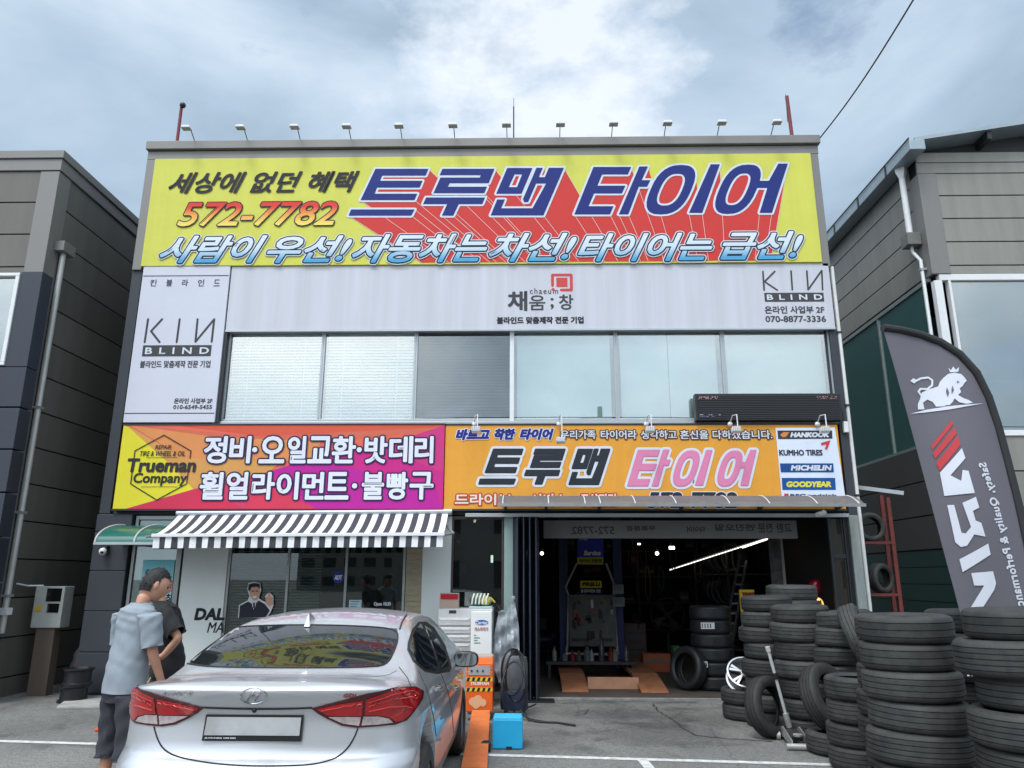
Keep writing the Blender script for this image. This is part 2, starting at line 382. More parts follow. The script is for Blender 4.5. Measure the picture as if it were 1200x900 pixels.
# ================================================================== MAIN BUILDING
BL, BR = -6.585, 4.975
GREY = mat('grey_metal_trim', hx('7d7b78'), .5, .2, var=.08, scale=2, streak=.2)
NAVY = mat('charcoal_cladding', hx('34383f'), .55, .1, var=.12, scale=3, bump=.05)
WHITE = mat('white_panel', hx('d0d3e0'), .5, var=.04, scale=1.5, streak=.15)
FRAME = mat('aluminium_frame', hx('aeb4b8'), .4, .5, var=.06)
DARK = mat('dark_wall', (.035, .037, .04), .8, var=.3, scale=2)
DFRAME = mat('dark_frame', (.03, .033, .037), .5, .3, var=.1)
SILV = mat('brushed_steel', (.55, .56, .57), .35, .9, var=.1, scale=20)
BLACKP = mat('black_plastic', (.016, .016, .018), .45, var=.15)
WHITEP = mat('white_plastic', (.72, .73, .74), .4, var=.05)
shop = thing('shop_building', 'two-storey grey and charcoal tyre shop with an open garage, between two grey-clad neighbours', 'building', (0, 0, 0))
DEPTH = 11.0
GX0, GX1 = fx(611, 700), fx(1003, 690)
ZH = fz(800, 605)                     # head of the ground-floor openings
WZ0, WZ1 = fz(600, 493), fz(600, 386)
SZ0, SZ1 = 4.06, WZ0
mb = MB()
mb.box(BL, BL + .18, .02, DEPTH, 0, 8.86); mb.box(BR - .18, BR, .02, DEPTH, 0, 8.86); mb.box(BL + .18, BR - .18, DEPTH - .15, DEPTH, 0, 8.86)
mb.box(BL + .18, BR - .18, 0.0, .14, WZ1, 8.86)                    # behind the upper signs
mb.box(BL + .18, BR - .18, 0.0, .14, ZH + .02, WZ0 - .03)          # behind the lower signs
mb.build('wall', NAVY, shop)
MB().box(BL + .18, BR - .18, .14, DEPTH - .15, 8.5, 8.6).build('roof', GREY, shop)
MB().box(BL + .18, BR - .18, .14, DEPTH - .15, WZ0 - .35, WZ0 - .1).build('upper_floor', DARK, shop)
mb = MB(); mb.box(BL - .02, BR + .03, -.16, .2, 8.875, 9.03); mb.box(BL, BR, -.10, .02, 8.70, 8.862)
mb.box(BL, -6.43, -.10, .019, fz(165, 316, -.1), 8.698); mb.box(4.83, BR - .01, -.10, .019, fz(965, 312, -.1), 8.698)
mb.box(BL - .02, BL + .2, .2, DEPTH, 8.875, 9.03); mb.box(BR - .2, BR + .03, .2, DEPTH, 8.875, 9.03)
mb.build('parapet', GREY, shop, bevel=.008)
# corner piers of panelled charcoal metal
mb = MB(); px1 = fx(147, 700)
edges = [0.05, .62, 1.2, 1.78, 2.36, ZH + .02]
for a, b in zip(edges, edges[1:]): mb.box(BL - .01, px1, -.10, .018, a + .008, b - .008)
mb.box(BL, px1 - .01, -.085, .017, 0, ZH + .02)
mb.box(BL - .01, BL + .16, -.06, .0185, ZH + .03, fz(165, 316, -.1) - .005)
mb.build('corner_pier', NAVY, shop, bevel=.006)
mb = MB(); mb.box(BR - .13, BR, -.06, .0185, fz(1000, 605, -.06), fz(985, 386, -.06))
mb.build('corner_pier', NAVY, shop, bevel=.006)
mb = MB(); mb.box(fx(1003, 690, -.1), fx(1014, 690, -.1), -.12, .018, 0, fz(1000, 604, -.1)); mb.build('garage_jamb', mat('weathered_galvanised', hx('9aa19d'), .55, .4, var=.35, scale=5, streak=.3), shop, bevel=.006)
mb = MB(); mb.box(GX0 - .85, BR - .15, -.115, -.005, ZH - .02, ZH + .035); mb.build('door_rail', FRAME, shop, bevel=.005)
# ---- upper windows
cols = [264, 377, 486.5, 600, 722.5, 849, 976]
XS = [fx(p, 440, .02) for p in cols]
GL1 = glass('window_glass', (.95, .995, .985), .22, (.4, .5, .5), .99)
GL3 = glass('tinted_window_glass', (.72, .78, .80), .12, (.2, .22, .24), .97)
SLAT = mat('blind_slat', (.82, .91, .92), .5, var=.03); SLATD = mat('blind_slat_grey', (.11, .12, .135), .5, var=.05)
FABR = mat('roller_fabric', (.74, .85, .86), .8, var=.04)
for i in range(6):
    x0, x1 = XS[i] + .02, XS[i + 1] - .02
    w = MB(); w.box(x0, x1, .03, .036, WZ0 + .03, WZ1 - .03); wp = w.build('window', GL3 if i == 2 else GL1, shop)
    f = MB(); t = .022 if i not in (2,) else .03
    f.box(x0 - .02, x1 + .02, .0, .06, WZ0, WZ0 + .035); f.box(x0 - .02, x1 + .02, .0, .06, WZ1 - .035, WZ1 - .002)
    f.box(x0 - .02, x0 + .012, .001, .061, WZ0 + .036, WZ1 - .036); f.box(x1 - .012, x1 + .0195, .001, .061, WZ0 + .036, WZ1 - .036)
    f.build('frame', FRAME, wp, bevel=.004)
    b = MB()
    if i < 3:
        z = WZ0 + .05; k = 0
        while z < WZ1 - .06:
            b.add([(x0 + .03, .13, z), (x1 - .03, .13, z), (x1 - .03, .150, z + .036), (x0 + .03, .150, z + .036)], [(0, 1, 2, 3)])
            z += .0505
        for q in (.2, .8): b.box(x0 + (x1 - x0) * q - .004, x0 + (x1 - x0) * q + .004, .126, .128, WZ0 + .05, WZ1 - .04, 0)
        b.box(x0 + .02, x1 - .02, .12, .17, WZ1 - .06, WZ1 - .037)
        b.build('blind', SLATD if i == 2 else SLAT, wp)
    else:
        n = 2 if i == 4 else 1; e = [x0 + .05 + (x1 - x0 - .1) * q / n for q in range(n + 1)]
        for q in range(n): b.box(e[q] + .008, e[q + 1] - .008, .15 + .012 * (q % 2), .156 + .012 * (q % 2), WZ0 + .04, WZ1 - .04)
        b.build('blind', FABR, wp)
mb = MB(); mb.box(XS[3] - .035, XS[3] + .035, -.03, .07, WZ0 - .01, WZ1 - .001); mb.build('mullion', WHITEP, shop, bevel=.006)
mb = MB(); mb.box(XS[0] - .06, XS[0] - .002, -.02, .07, WZ0 - .01, WZ1 - .001); mb.box(XS[6] + .002, BR - .131, -.02, .07, WZ0 - .01, WZ1 - .001); mb.build('window_jamb', FRAME, shop, bevel=.005)
mb = MB(); mb.box(XS[0] - .1, BR - .13, -.05, .1, WZ0 - .06, WZ0 - .012); mb.build('window_sill', FRAME, shop, bevel=.006)
# office behind the upper windows stays shut in by the blinds; a plain room closes it
mb = MB(); mb.box(BL + .19, BR - .19, 3.0, 3.1, WZ0 - .09, 8.48); mb.build('office_wall', mat('office_wall', (.12, .125, .13), .8), shop)
# ---- ground floor, left half
def X0(p, y=700, Y=0): return fx(p, y, Y)
xd0, xd1 = X0(149), X0(206)
mb = MB(); G = .05
FR2 = mat('steel_frame', hx('8b918f'), .4, .6, var=.1)
fr = MB(); fr.box(xd0, xd0 + .05, -.03, .05, .1, ZH); fr.box(xd1 - .05, xd1 + .03, -.03, .05, .1, ZH); fr.box(xd0 + .05, xd1 - .05, -.03, .05, ZH - .06, ZH); fr.box(xd0 + .05, xd1 - .05, -.03, .05, 2.15, 2.2)
GL2 = glass('shopfront_glass', (.62, .72, .70), .05, (.02, .03, .03), .8)
GLG = glass('greenish_glass', (.55, .75, .70), .16, (.08, .2, .18), .7)
dr = MB(); dr.box(xd0 + .06, xd1 - .06, .0, .012, .12, 2.14); dr.box(xd0 + .06, xd1 - .06, .0, .012, 2.21, ZH - .07)
door = dr.build('entrance_door', GLG, shop); fr.build('frame', FR2, door, bevel=.004)
h = MB(); h.tube([(X0(170), -.03, .75), (X0(170), -.07, .80), (X0(170), -.07, 1.75), (X0(170), -.03, 1.8)], .014); h.build('handle', SILV, door)
WP = mat('white_shop_panel', hx('c9cfcd'), .5, var=.05, scale=1.2)
xw0, xw1 = X0(211), X0(264)
wl = MB(); wl.box(xw0, xw1, -.04, .05, .1, ZH).build('white_panel', WP, shop, bevel=.004) if False else None
pan = MB().box(xw0, xw1, -.04, .05, .1, ZH).build('wall_panel', WP, shop, bevel=.004)
DK = ink('23262b')
lettering(pan, 'DAL', (228, 263, 712.5, 727), -.043, [(0, .012)], [DK], .12)
lettering(pan, 'MA', (243, 262, 729, 741.5), -.043, [(0, .002)], [DK], .2)
xs0, xs1 = X0(264), X0(475)
xm = X0(405)
sf = MB(); sw = .035
for a in (xs0, X0(334) , xm - .03, xs1 - .05): sf.box(a, a + .04, -.02, .05, .1, ZH)
sf.box(xs0 + .04, xs1 - .05, -.018, .048, .1, .16); sf.box(xs0 + .04, xs1 - .05, -.018, .048, ZH - .06, ZH - .001)
sg = MB(); sg.box(xs0 + .04, xs1 - .05, .0, .01, .16, ZH - .06)
sgo = sg.build('shop_window', GL2, shop); sf.build('frame', FR2, sgo, bevel=.004)
b = MB(); z = .3
while z < ZH - .1:
    b.add([(xs0 + .05, .10, z), (X0(372), .10, z), (X0(372), .125, z + .02), (xs0 + .05, .125, z + .02)], [(0, 1, 2, 3)]); z += .042
b.build('blind', mat('blind_slat_dim', (.9, .9, .87), .5, var=.05), sgo)
BEI = mat('beige_brick', (.30, .26, .18), .8, var=.25, scale=9, streak=6)
pk = MB(); z = .1
while z < ZH - .05: pk.box(xs1, X0(494), -.035, .05, z + .004, min(z + .072, ZH)); z += .078
pk.box(xs1 + .003, X0(494) - .003, -.028, .049, .1, ZH); pk.build('brick_pier', BEI, shop)
pan2 = MB().box(X0(494) + .002, X0(528), -.05, .05, .1, ZH).build('wall_panel', WP, shop, bevel=.004)
xv0, xv1 = X0(528), X0(590)
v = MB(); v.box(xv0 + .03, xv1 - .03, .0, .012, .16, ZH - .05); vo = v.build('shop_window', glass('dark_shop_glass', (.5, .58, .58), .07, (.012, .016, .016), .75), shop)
f = MB(); f.box(xv0, xv0 + .03, -.02, .05, .1, ZH); f.box(xv1 - .03, xv1, -.02, .05, .1, ZH); f.box(xv0 + .03, xv1 - .03, -.019, .049, .1, .16); f.box(xv0 + .03, xv1 - .03, -.019, .049, ZH - .05, ZH); f.build('frame', mat('brown_frame', (.06, .035, .03), .5), vo, bevel=.003)
v = MB(); v.box(xv1 + .005, X0(601), -.012, .05, .1, ZH); v.build('pale_pier', mat('pale_green_panel', hx('93aaa6'), .3, var=.06), shop, bevel=.004)
v = MB(); v.box(X0(601) + .002, GX0, -.02, .06, 0, ZH); v.build('door_post', NAVY, shop, bevel=.004)
# plinth and step under the shopfront
v = MB(); v.box(px1 + .01, X0(601), -.09, .05, 0, .1); v.build('plinth', CONC, shop, bevel=.01)
# rooms inside: closed dark boxes
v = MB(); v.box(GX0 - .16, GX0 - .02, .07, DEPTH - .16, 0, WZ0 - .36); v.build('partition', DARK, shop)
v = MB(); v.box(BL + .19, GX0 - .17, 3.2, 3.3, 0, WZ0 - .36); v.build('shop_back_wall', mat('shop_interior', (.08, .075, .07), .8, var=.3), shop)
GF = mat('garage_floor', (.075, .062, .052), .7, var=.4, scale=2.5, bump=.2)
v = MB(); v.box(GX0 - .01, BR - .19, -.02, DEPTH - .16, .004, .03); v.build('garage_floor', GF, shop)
v = MB(); v.box(BL + .19, GX0 - .17, .06, 3.19, .004, .06); v.build('shop_floor', mat('shop_floor', (.12, .11, .10), .5, var=.2), shop)
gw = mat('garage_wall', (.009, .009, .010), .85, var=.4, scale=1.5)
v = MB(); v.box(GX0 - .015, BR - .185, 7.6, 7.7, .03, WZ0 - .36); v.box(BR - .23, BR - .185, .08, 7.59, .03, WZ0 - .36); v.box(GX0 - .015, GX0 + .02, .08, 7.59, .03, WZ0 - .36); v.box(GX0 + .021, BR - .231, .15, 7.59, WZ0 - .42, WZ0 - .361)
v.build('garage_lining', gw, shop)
v = MB(); v.box(GX0 - .1, GX1 + .3, -.10, -.035, .0, .035); v.build('door_track', mat('worn_track', (.33, .33, .32), .5, .5, var=.3), shop, bevel=.004)
# sliding leaf pushed to the right-hand side
v = MB(); xr0, xr1 = X0(976, 690), X0(999, 690)
v.box(xr0, xr0 + .04, -.06, .0, .04, ZH - .03); v.box(xr1 - .03, xr1, -.06, .0, .04, ZH - .03); v.box(xr0 + .04, xr1 - .03, -.06, .0, 1.98, 2.04); v.box(xr0 + .04, xr1 - .03, -.06, .0, .04, .5)
gd_ = v.build('garage_door', DFRAME, shop, bevel=.004)
v = MB(); v.box(xr0 + .04, xr1 - .03, -.035, -.025, .5, 1.98); v.box(xr0 + .04, xr1 - .03, -.035, -.025, 2.04, ZH - .04); v.build('pane', glass('grimy_glass', (.25, .24, .2), .10, (.06, .05, .035), .5), gd_)
v = MB()
for q in range(5): v.box(GX1 - .14 + .026 * q, GX1 - .12 + .026 * q, -.05 - .02 * (q % 2), .0, .04, ZH - .03)
v.build('folded_panel', DFRAME, gd_)
# concertina gate folded at the left side
gate = thing('folding_gate', 'charcoal folding gate pushed open at the left of the garage mouth', 'gate', (GX0, -.15, 0))
xg0, xg1 = X0(603, 700, -.15), X0(632, 700, -.15); n = 8
NAVG = mat('gate_steel', hx('3b4150'), .42, .4, var=.1, scale=8)
for q in range(n):
    a = xg0 + (xg1 - xg0) * q / n; c = xg0 + (xg1 - xg0) * (q + 1) / n
    y0, y1 = (-.05, -.33) if q % 2 == 0 else (-.33, -.05)
    k = MB(); k.hexa([(a + .003, y0, .05), (c - .003, y1, .05), (c - .003, y1, ZH - .05), (a + .003, y0, ZH - .05)], (.006, .02, 0)); k.build('leaf', NAVG, gate)
    if q % 2 == 0:
        k = MB(); k.tube([(c, -.345, .04), (c, -.345, ZH - .04)], .011, 8); k.build('hinge_post', NAVG, gate)
k = MB(); k.box(xg0 - .02, xg1 + .2, -.36, -.12, .0, .03); k.build('base_track', BLACKP, gate)

# ================================================================== SIGNS
def board(parent, name, x0, x1, y0, y1, z0, z1, m, bevel=.006): return MB().box(x0, x1, y0, y1, z0, z1).build(name, m, parent, bevel=bevel)
# ---- roof banner
YB = -.13
YEL = mat('banner_yellow', hx('cccc58'), .6, var=.07, scale=4, streak=.07, spec=.3, bump=.35, bscale=1.7, bdist=.05)
rb = thing('roof_banner', 'wide yellow banner with huge navy letters on a red block shadow, under the roof edge', 'sign', (0, YB, 7.7))
bx0, bx1 = -6.425, 4.825; bz0, bz1 = 6.70, 8.695
board(rb, 'panel', bx0, bx1, YB, -.002, bz0, bz1, YEL, .004)
C1 = lambda x, y: (400 + x / 4.2857, 180 + y / 4.2857)
C2 = lambda x, y: (660 + x / 3.871, 180 + y / 3.871)
# block letters, traced stroke by stroke: lists of outlines; a ring is (outer, inner)
def ring(cx, cy, rx, ry, sl, t, n=28, p=2.6):
    def el(a, rx_, ry_):
        c, s_ = math.cos(a), math.sin(a); x = math.copysign(abs(c) ** (2 / p), c) * rx_; y = math.copysign(abs(s_) ** (2 / p), s_) * ry_
        return (cx + x - y * sl, cy + y)
    o = [el(2 * math.pi * i / n, rx, ry) for i in range(n)]; q = [el(2 * math.pi * i / n, rx - t, ry - t * .95) for i in range(n)]
    return (o, q)
BLOCK = [
 ('t', C1, [[(172, 78), (438, 78), (424, 112), (206, 112), (195, 138), (408, 138), (394, 172), (180, 172), (168, 203), (382, 203), (368, 235), (97, 235)],
            [(50, 282), (369, 282), (352, 313), (37, 313)]]),
 ('r', C1, [[(508, 78), (770, 78), (740, 150), (545, 150), (535, 168), (732, 168), (718, 200), (463, 200), (498, 122), (695, 122), (700, 110), (494, 110)],
            [(426, 222), (722, 222), (708, 255), (590, 255), (562, 313), (505, 313), (532, 255), (411, 255)]]),
 ('m', C1, [([(833, 74), (960, 74), (905, 203), (778, 203)], [(870, 106), (908, 106), (882, 170), (841, 170)]),
            [(980, 73), (1012, 73), (992, 120), (1022, 120), (1042, 73), (1118, 73), (1015, 312), (750, 312), (783, 232), (822, 232), (803, 276), (960, 276), (1028, 152), (978, 152), (938, 245), (918, 245), (912, 230)]]),
 ('a', C2, [[(137, 62), (308, 62), (293, 96), (176, 96), (155, 147), (282, 147), (266, 182), (140, 182), (115, 240), (228, 240), (212, 277), (50, 277)],
            [(345, 60), (384, 60), (356, 122), (395, 122), (380, 152), (342, 152), (295, 277), (252, 277)]]),
 ('i', C2, [ring(488, 165, 93, 112, .42, 42), [(668, 50), (710, 50), (630, 270), (570, 270)]]),
 ('e', C2, [ring(792, 163, 85, 112, .42, 42), [(868, 125), (932, 125), (975, 47), (1018, 47), (946, 270), (890, 270), (925, 157), (856, 157)]]),
]
def shape_edges(sh):
    loops = sh if isinstance(sh, tuple) else (sh,)
    return [(lp[i], lp[(i + 1) % len(lp)]) for lp in loops for i in range(len(lp))]
def fill_shape(mb, sh, put, m):
    d = jit()
    if isinstance(sh, tuple):
        o, q = sh; n = len(o)
        mb.add([put(*p, d) for p in o] + [put(*p, d) for p in q], [(i, (i + 1) % n, n + (i + 1) % n, n + i) for i in range(n)], m)
    else: mb.add([put(*p, d) for p in sh], [tuple(range(len(sh)))], m)
def to_plane(sh, cf, Y):
    f = lambda p: (lambda w: (w.x, w.z))(onY(*cf(*p), Y))
    return tuple([f(p) for p in lp] for lp in sh) if isinstance(sh, tuple) else [f(p) for p in sh]
RED = ink('d6433f'); NVY = ink('27357f'); LWH = ink('dfe6f0'); LINEW = ink('efd9d4')
vp = onY(862, 545, YB); vpx, vpz = vp.x, vp.z
face = MB(); red = MB(); zb = bz0 + .03
for key, cf, shapes in BLOCK:
    for sh in shapes:
        W = to_plane(sh, cf, YB)
        fill_shape(face, W, plane_put(YB - .012), 0)
        E = shape_edges(W)
        capsules(face, E, .035, plane_put(YB - .008), 1)
        # red block shadow: each edge swept towards one vanishing point and cut off at the foot of the banner
        def sw(p): 
            t = min(.34, max(0, (p[1] - zb) / (p[1] - vpz))); return (p[0] + (vpx - p[0]) * t, p[1] + (vpz - p[1]) * t)
        for a, b in E:
            a2, b2 = sw(a), sw(b); d = jit()
            red.add([plane_put(YB - .003)(x, z, d) for x, z in (a, b, b2, a2)], [(0, 1, 2, 3)], 0)
        lp = W[0] if isinstance(W, tuple) else W; st = 3 if isinstance(W, tuple) else 1
        for p in ([] if st == 3 else sorted(lp, key=lambda c: c[1])[:2] + [max(lp, key=lambda c: c[0])]): capsules(red, [(p, sw(p))], .0035, plane_put(YB - .0055), 1, 3)
red.build('block_shadow', [RED, LINEW], rb); face.build('lettering', [NVY, LWH], rb)
INK = ink('34323a')
lettering(rb, '세상에 없던 혜택', (198, 421, 201, 226), YB - .013, [(0, .012)], [INK], .35)
g1 = grad('print_red_yellow', [(.0, 'f0e070'), (.45, 'e8a050'), (.75, 'd94338'), (1, 'd23b35')]); g2 = grad('print_white_blue', [(.15, '4f9fc9'), (.5, 'c9d9e6'), (1, 'dfe3ee')])
OUTL = ink('252c3c')
lettering(rb, '572-7782', (209, 395, 236.5, 264.5), YB - .018, [(0, .010), (1, .028)], [g1, OUTL], .28)
for tx, bxp in (('사람이', (188, 312, 276, 308)), ('우선!', (313, 412, 276, 308)), ('자동차는', (413, 571, 274, 307.5)), ('차선!', (573, 676, 273, 306.5)), ('타이어는', (677, 835, 273, 306)), ('급선!', (843, 942, 271, 304))):
    lettering(rb, tx, bxp, YB - .021, [(0, .014), (1, .036), (2, .052)], [g2, OUTL, LWH], .42)
# ---- white fascia and tall blind-maker panel
YF = -.10
wf = thing('fascia_sign', 'long white fascia board with a red square emblem at centre, above the upstairs windows', 'sign', (0, YF, 6.2))
fa, fb = onY(271, 316, YF), onY(976, 384, YF)
WSIGN = mat('fascia_white', hx('c4c5ce'), .5, var=.13, scale=3.4, streak=.045, spec=.3, bump=.2, bscale=1.3, bdist=.03)
board(wf, 'panel', fx(268, 350, YF), fx(975, 348, YF), YF, -.003, fz(620, 386, YF), bz0 - .006, WSIGN)
k = MB(); k.box(fx(268, 350, YF), fx(975, 348, YF), YF - .012, YF + .02, fz(620, 387.5, YF), fz(620, 385.5, YF) - .001); k.build('drip_edge', FRAME, wf)
GIN = ink('4a4a50')
lettering(wf, '채', (595, 618, 341, 364.5), YF - .003, [(0, .012)], [GIN])
lettering(wf, '움', (620, 639, 346, 363.5), YF - .003, [(0, .004)], [GIN])
lettering(wf, ';', (645, 649, 349, 362.5), YF - .003, [(0, .004)], [GIN])
lettering(wf, '창', (655, 672, 345, 363), YF - .003, [(0, .005)], [GIN])
lettering(wf, 'chaeum', (621, 654, 337.5, 344.5), YF - .003, [(0, .001)], [GIN], space=1.25)
lettering(wf, '블라인드 맞춤제작 전문 기업', (582, 684, 371, 379.5), YF - .003, [(0, .006)], [ink('33343c')])
LR = ink('d4504f')
def emblem(parent, px0, px1, py0, py1, Y, name='emblem'):
    mb = MB(); x0, x1, z0, z1 = pxrect((px0, px1, py0, py1), Y); w, h = x1 - x0, z1 - z0; t = w * .09
    P = plane_put(Y)
    def rc(a, b, c, d): mb.add([P(x0 + a * w, z0 + c * h, jit()), P(x0 + b * w, z0 + c * h, jit()), P(x0 + b * w, z0 + d * h, jit()), P(x0 + a * w, z0 + d * h, jit())], [(0, 1, 2, 3)])
    rc(.24, .76, .24, .78)
    q = lambda a, b: (x0 + a * w, z0 + b * h)
    capsules(mb, [(q(.06, .32), q(.06, .94)), (q(.06, .94), q(.94, .94)), (q(.94, .94), q(.94, .06)), (q(.94, .06), q(.46, .06)), (q(.07, .1), q(.09, .1))], t * .75, P)
    return mb.build(name, LR, parent)
emblem(wf, 646, 671, 321, 341, YF - .003)
GRY2 = ink('4b4b4e')
def kin(parent, pts, bar, Y, tw):
    """thin KIN word with the mirrored N, over a dark bar reading BLIND"""
    mb = MB(); P = plane_put(Y)
    seg = [tuple((lambda w: (w.x, w.z))(onY(*p, Y)) for p in s) for s in pts]
    capsules(mb, seg, tw, P); mb.build('lettering', GRY2, parent)
    x0, x1, z0, z1 = pxrect(bar, Y); k = MB(); k.quad((x0, Y, z0), (x1, Y, z0), (x1, Y, z1), (x0, Y, z1)); kb = k.build('name_bar', GRY2, parent)
    h = (bar[3] - bar[2]); l = MB(); write(l, 'BLIND', pxrect((bar[0] + h * .25, bar[1] - h * .2, bar[2] + h * .2, bar[3] - h * .2), Y), lambda d: plane_put(Y - .003 - d), [(0, .004)], 0, 1.9); l.build('lettering', LWH, kb)
kin(wf, [((894, 318), (895.5, 340)), ((908, 318), (896, 330)), ((896, 330), (911, 340)), ((927, 317.5), (928.5, 339.5)), ((945.5, 317.5), (947, 339.5)), ((947, 339.5), (963, 317)), ((963, 317), (964, 339.5))], (896, 965.5, 343, 353.5), YF - .003, .014)
lettering(wf, '온라인 사업부 2F', (896, 966, 358.5, 367.5), YF - .003, [(0, .004)], [GRY2])
lettering(wf, '070-8877-3336', (897, 968, 370, 377.5), YF - .003, [(0, .004)], [GRY2])
YK = -.12
kp = thing('side_sign', 'tall white sign panel at the left end of the upper floor, bearing a thin KIN', 'sign', (-5.6, YK, 5.4))
x0, x1 = fx(156, 405, YK), fx(260.5, 405, YK)
board(kp, 'panel', x0, x1, YK, -.004, fz(200, 495, YK), bz0 - .004, mat('panel_white', hx('c8cad6'), .5, var=.04, scale=1.5, spec=.3))
k = MB(); k.box(x1 + .002, x1 + .05, YK + .03, -.005, fz(200, 495, YK), bz0 - .004); k.build('edge_trim', DFRAME, kp)
for py in (323.3, 484.3):
    xa_, xb_ = (168, 268) if py < 400 else (146, 251); z_ = fz(200, py, YK)
    k = MB(); k.box(fx(xa_, py, YK), fx(xb_, py, YK), YK - .003, YK - .001, z_ - .007, z_ + .007); k.build('rule', GIN, kp)
for i, ch in enumerate('킨블라인드'):
    cx = 179.7 + i * 18.6; lettering(kp, ch, (cx - 3.6, cx + 3.6, 327.5, 335.5), YK - .003, [(0, .002)], [GRY2])
kin(kp, [((173.5, 374), (169.5, 401)), ((190, 374), (177, 388)), ((177, 388), (187, 401)), ((210.5, 374), (207, 401)), ((231.5, 374), (229, 400.5)), ((229, 400.5), (251, 374)), ((251, 374), (248, 400.5))], (167, 247.5, 404.5, 417.5), YK - .003, .017)
lettering(kp, '블라인드 맞춤제작 전문 기업', (164, 246.5, 422.5, 431), YK - .003, [(0, .003)], [GRY2])
lettering(kp, '온라인 사업부 2F', (204, 249, 466.5, 473), YK - .003, [(0, .003)], [GRY2])
lettering(kp, '010-6549-5455', (203, 248.5, 474.5, 479.5), YK - .003, [(0, .003)], [GRY2])
# ---- lower left sign
YL = -.14
ls = thing('repair_sign', 'red, orange and magenta shop sign with rounded white letters and a hexagon badge', 'sign', (-3.9, YL, 3.3))
lx0, lx1, lz0, lz1 = fx(138.5, 548, YL), fx(520, 547, YL), 2.70, fz(330, 498, YL)
rw = lx1 - lx0; rh = lz1 - lz0
facets = [('cf5c44', [(0, 1), (1, 1), (1, .93), (.08, 1)]), ]
def P2(u, v): return (lx0 + u * rw, lz0 + v * rh)
FACETS = [('dd5f4a', [(.16, 1), (1, 1), (1, .97), (.43, .86)]),
 ('d9705a', [(.02, 1), (.43, .86), (1, .97), (1, .94), (.62, .79), (.28, .86)]),
 ('e3945a', [(.02, 1), (.28, .86), (.62, .79), (.60, .60), (.50, .56), (.20, .60)]),
 ('dba05a', [(.01, 1), (.20, .60), (.50, .56), (.47, .44), (.24, .23), (.14, .56)]),
 ('e8dc3c', [(0, 1), (.015, .98), (.16, .52), (.24, .23), (.04, .0), (0, 0)]),
 ('d8436a', [(.04, 0), (.24, .23), (.47, .44), (.44, 0)]),
 ('d63a58', [(.04, 0), (.27, .245), (.40, .0)]),
 ('cf2f8a', [(.44, 0), (.47, .44), (.60, .60), (.80, .74), (1, .99), (1, 0)]),
 ('c02a9c', [(.62, 0), (.47, .44), (.60, .60), (.98, .22), (1, 0)]),
 ('d23e86', [(.80, .74), (1, .985), (1, .42)]),
 ('d9405a', [(.40, .0), (.44, .32), (.62, .0)])]
pb = MB(); ms = [mat('banner_red', hx('dd5f4a'), .45, var=.03)]
pb.box(lx0, lx1, YL, -.004, lz0, lz1, 0)
for i, (h, pts) in enumerate(FACETS):
    ms.append(ink(h)); pb.add([(*P2(u, v)[:1], YL - .0012 - .0006 * i, P2(u, v)[1]) for u, v in pts], [tuple(range(len(pts)))], i + 1)
pb.build('panel', ms, ls)
k = MB(); k.box(lx0 - .015, lx1 + .01, YL - .012, -.005, lz0 - .03, lz0 - .001); k.box(lx0 - .015, lx1 + .01, YL - .012, -.005, lz1 + .001, lz1 + .02); k.build('frame', DFRAME, ls)
LYR = ink('e6e9f4'); LOUT = ink('2c2c50')
def line_of(parent, txt, xs, y0, y1, Y, layers, mats, shear=0.0):
    mb = MB()
    for ch, (a, b) in zip(txt, xs):
        yy0, yy1 = (y0, y1)
        if ch == '·':
            cx, cz = fx((a + b) / 2, (y0 + y1) / 2, Y), fz((a + b) / 2, (y0 + y1) / 2, Y)
            for i, (m, w) in enumerate(layers): capsules(mb, [((cx - .001, cz), (cx + .001, cz))], .028 + w, plane_put(Y + .003 * i), m)
            continue
        write(mb, ch, pxrect((a, b, yy0, yy1), Y), lambda d: plane_put(Y - d), layers, shear)
    return mb.build('lettering', mats, parent)
line_of(ls, '정비·오일교환·밧데리', [(239, 266), (269, 294), (295, 302), (304, 334), (337, 359), (361, 389), (389, 417), (417, 425), (427, 454), (456, 484), (486, 508)], 511, 543, YL - .018, [(0, .013), (1, .036)], [LYR, LOUT])
line_of(ls, '휠얼라이먼트·불빵구', [(234, 262), (265, 291), (295, 322), (324, 350), (354, 380), (381, 409), (411, 420), (424, 450), (453, 478), (480, 508)], 553, 585.5, YL - .018, [(0, .013), (1, .036)], [LYR, LOUT])
BK = ink('35353a'); hxp = [(192.5, 510), (224, 528.5), (219, 567), (184, 586), (153.5, 567), (158.5, 528.5)]
mb = MB(); hw = [(lambda w: (w.x, w.z))(onY(*p, YL)) for p in hxp]
hs = [(hw[i], hw[(i + 1) % 6]) for i in range(6)]
hs[1] = None; hs[4] = None
capsules(mb, [s for s in hs if s], .008, plane_put(YL - .012))
def mixp(a, b, t): return (a[0] + (b[0] - a[0]) * t, a[1] + (b[1] - a[1]) * t)
capsules(mb, [(hw[1], mixp(hw[1], hw[2], .22)), (mixp(hw[1], hw[2], .62), hw[2]), (mixp(hw[5], hw[4], .98), mixp(hw[5], hw[4], .75)), (hw[5], mixp(hw[5], hw[4], .22)), (mixp(hw[4], hw[5], .35), hw[4])], .008, plane_put(YL - .012))
for a, b in (((172, 536.5), (208, 536)), ((166, 570.5), (208, 570.5))):
    A, B = onY(*a, YL), onY(*b, YL); capsules(mb, [((A.x, A.z), (B.x, B.z))], .003, plane_put(YL - .012))
mb.build('badge', BK, ls)
lettering(ls, 'Trueman', (149, 230, 537, 553.5), YL - .012, [(0, .011)], [BK], .06)
lettering(ls, 'Company', (156, 219, 554, 569.5), YL - .012, [(0, .006)], [BK], .06)
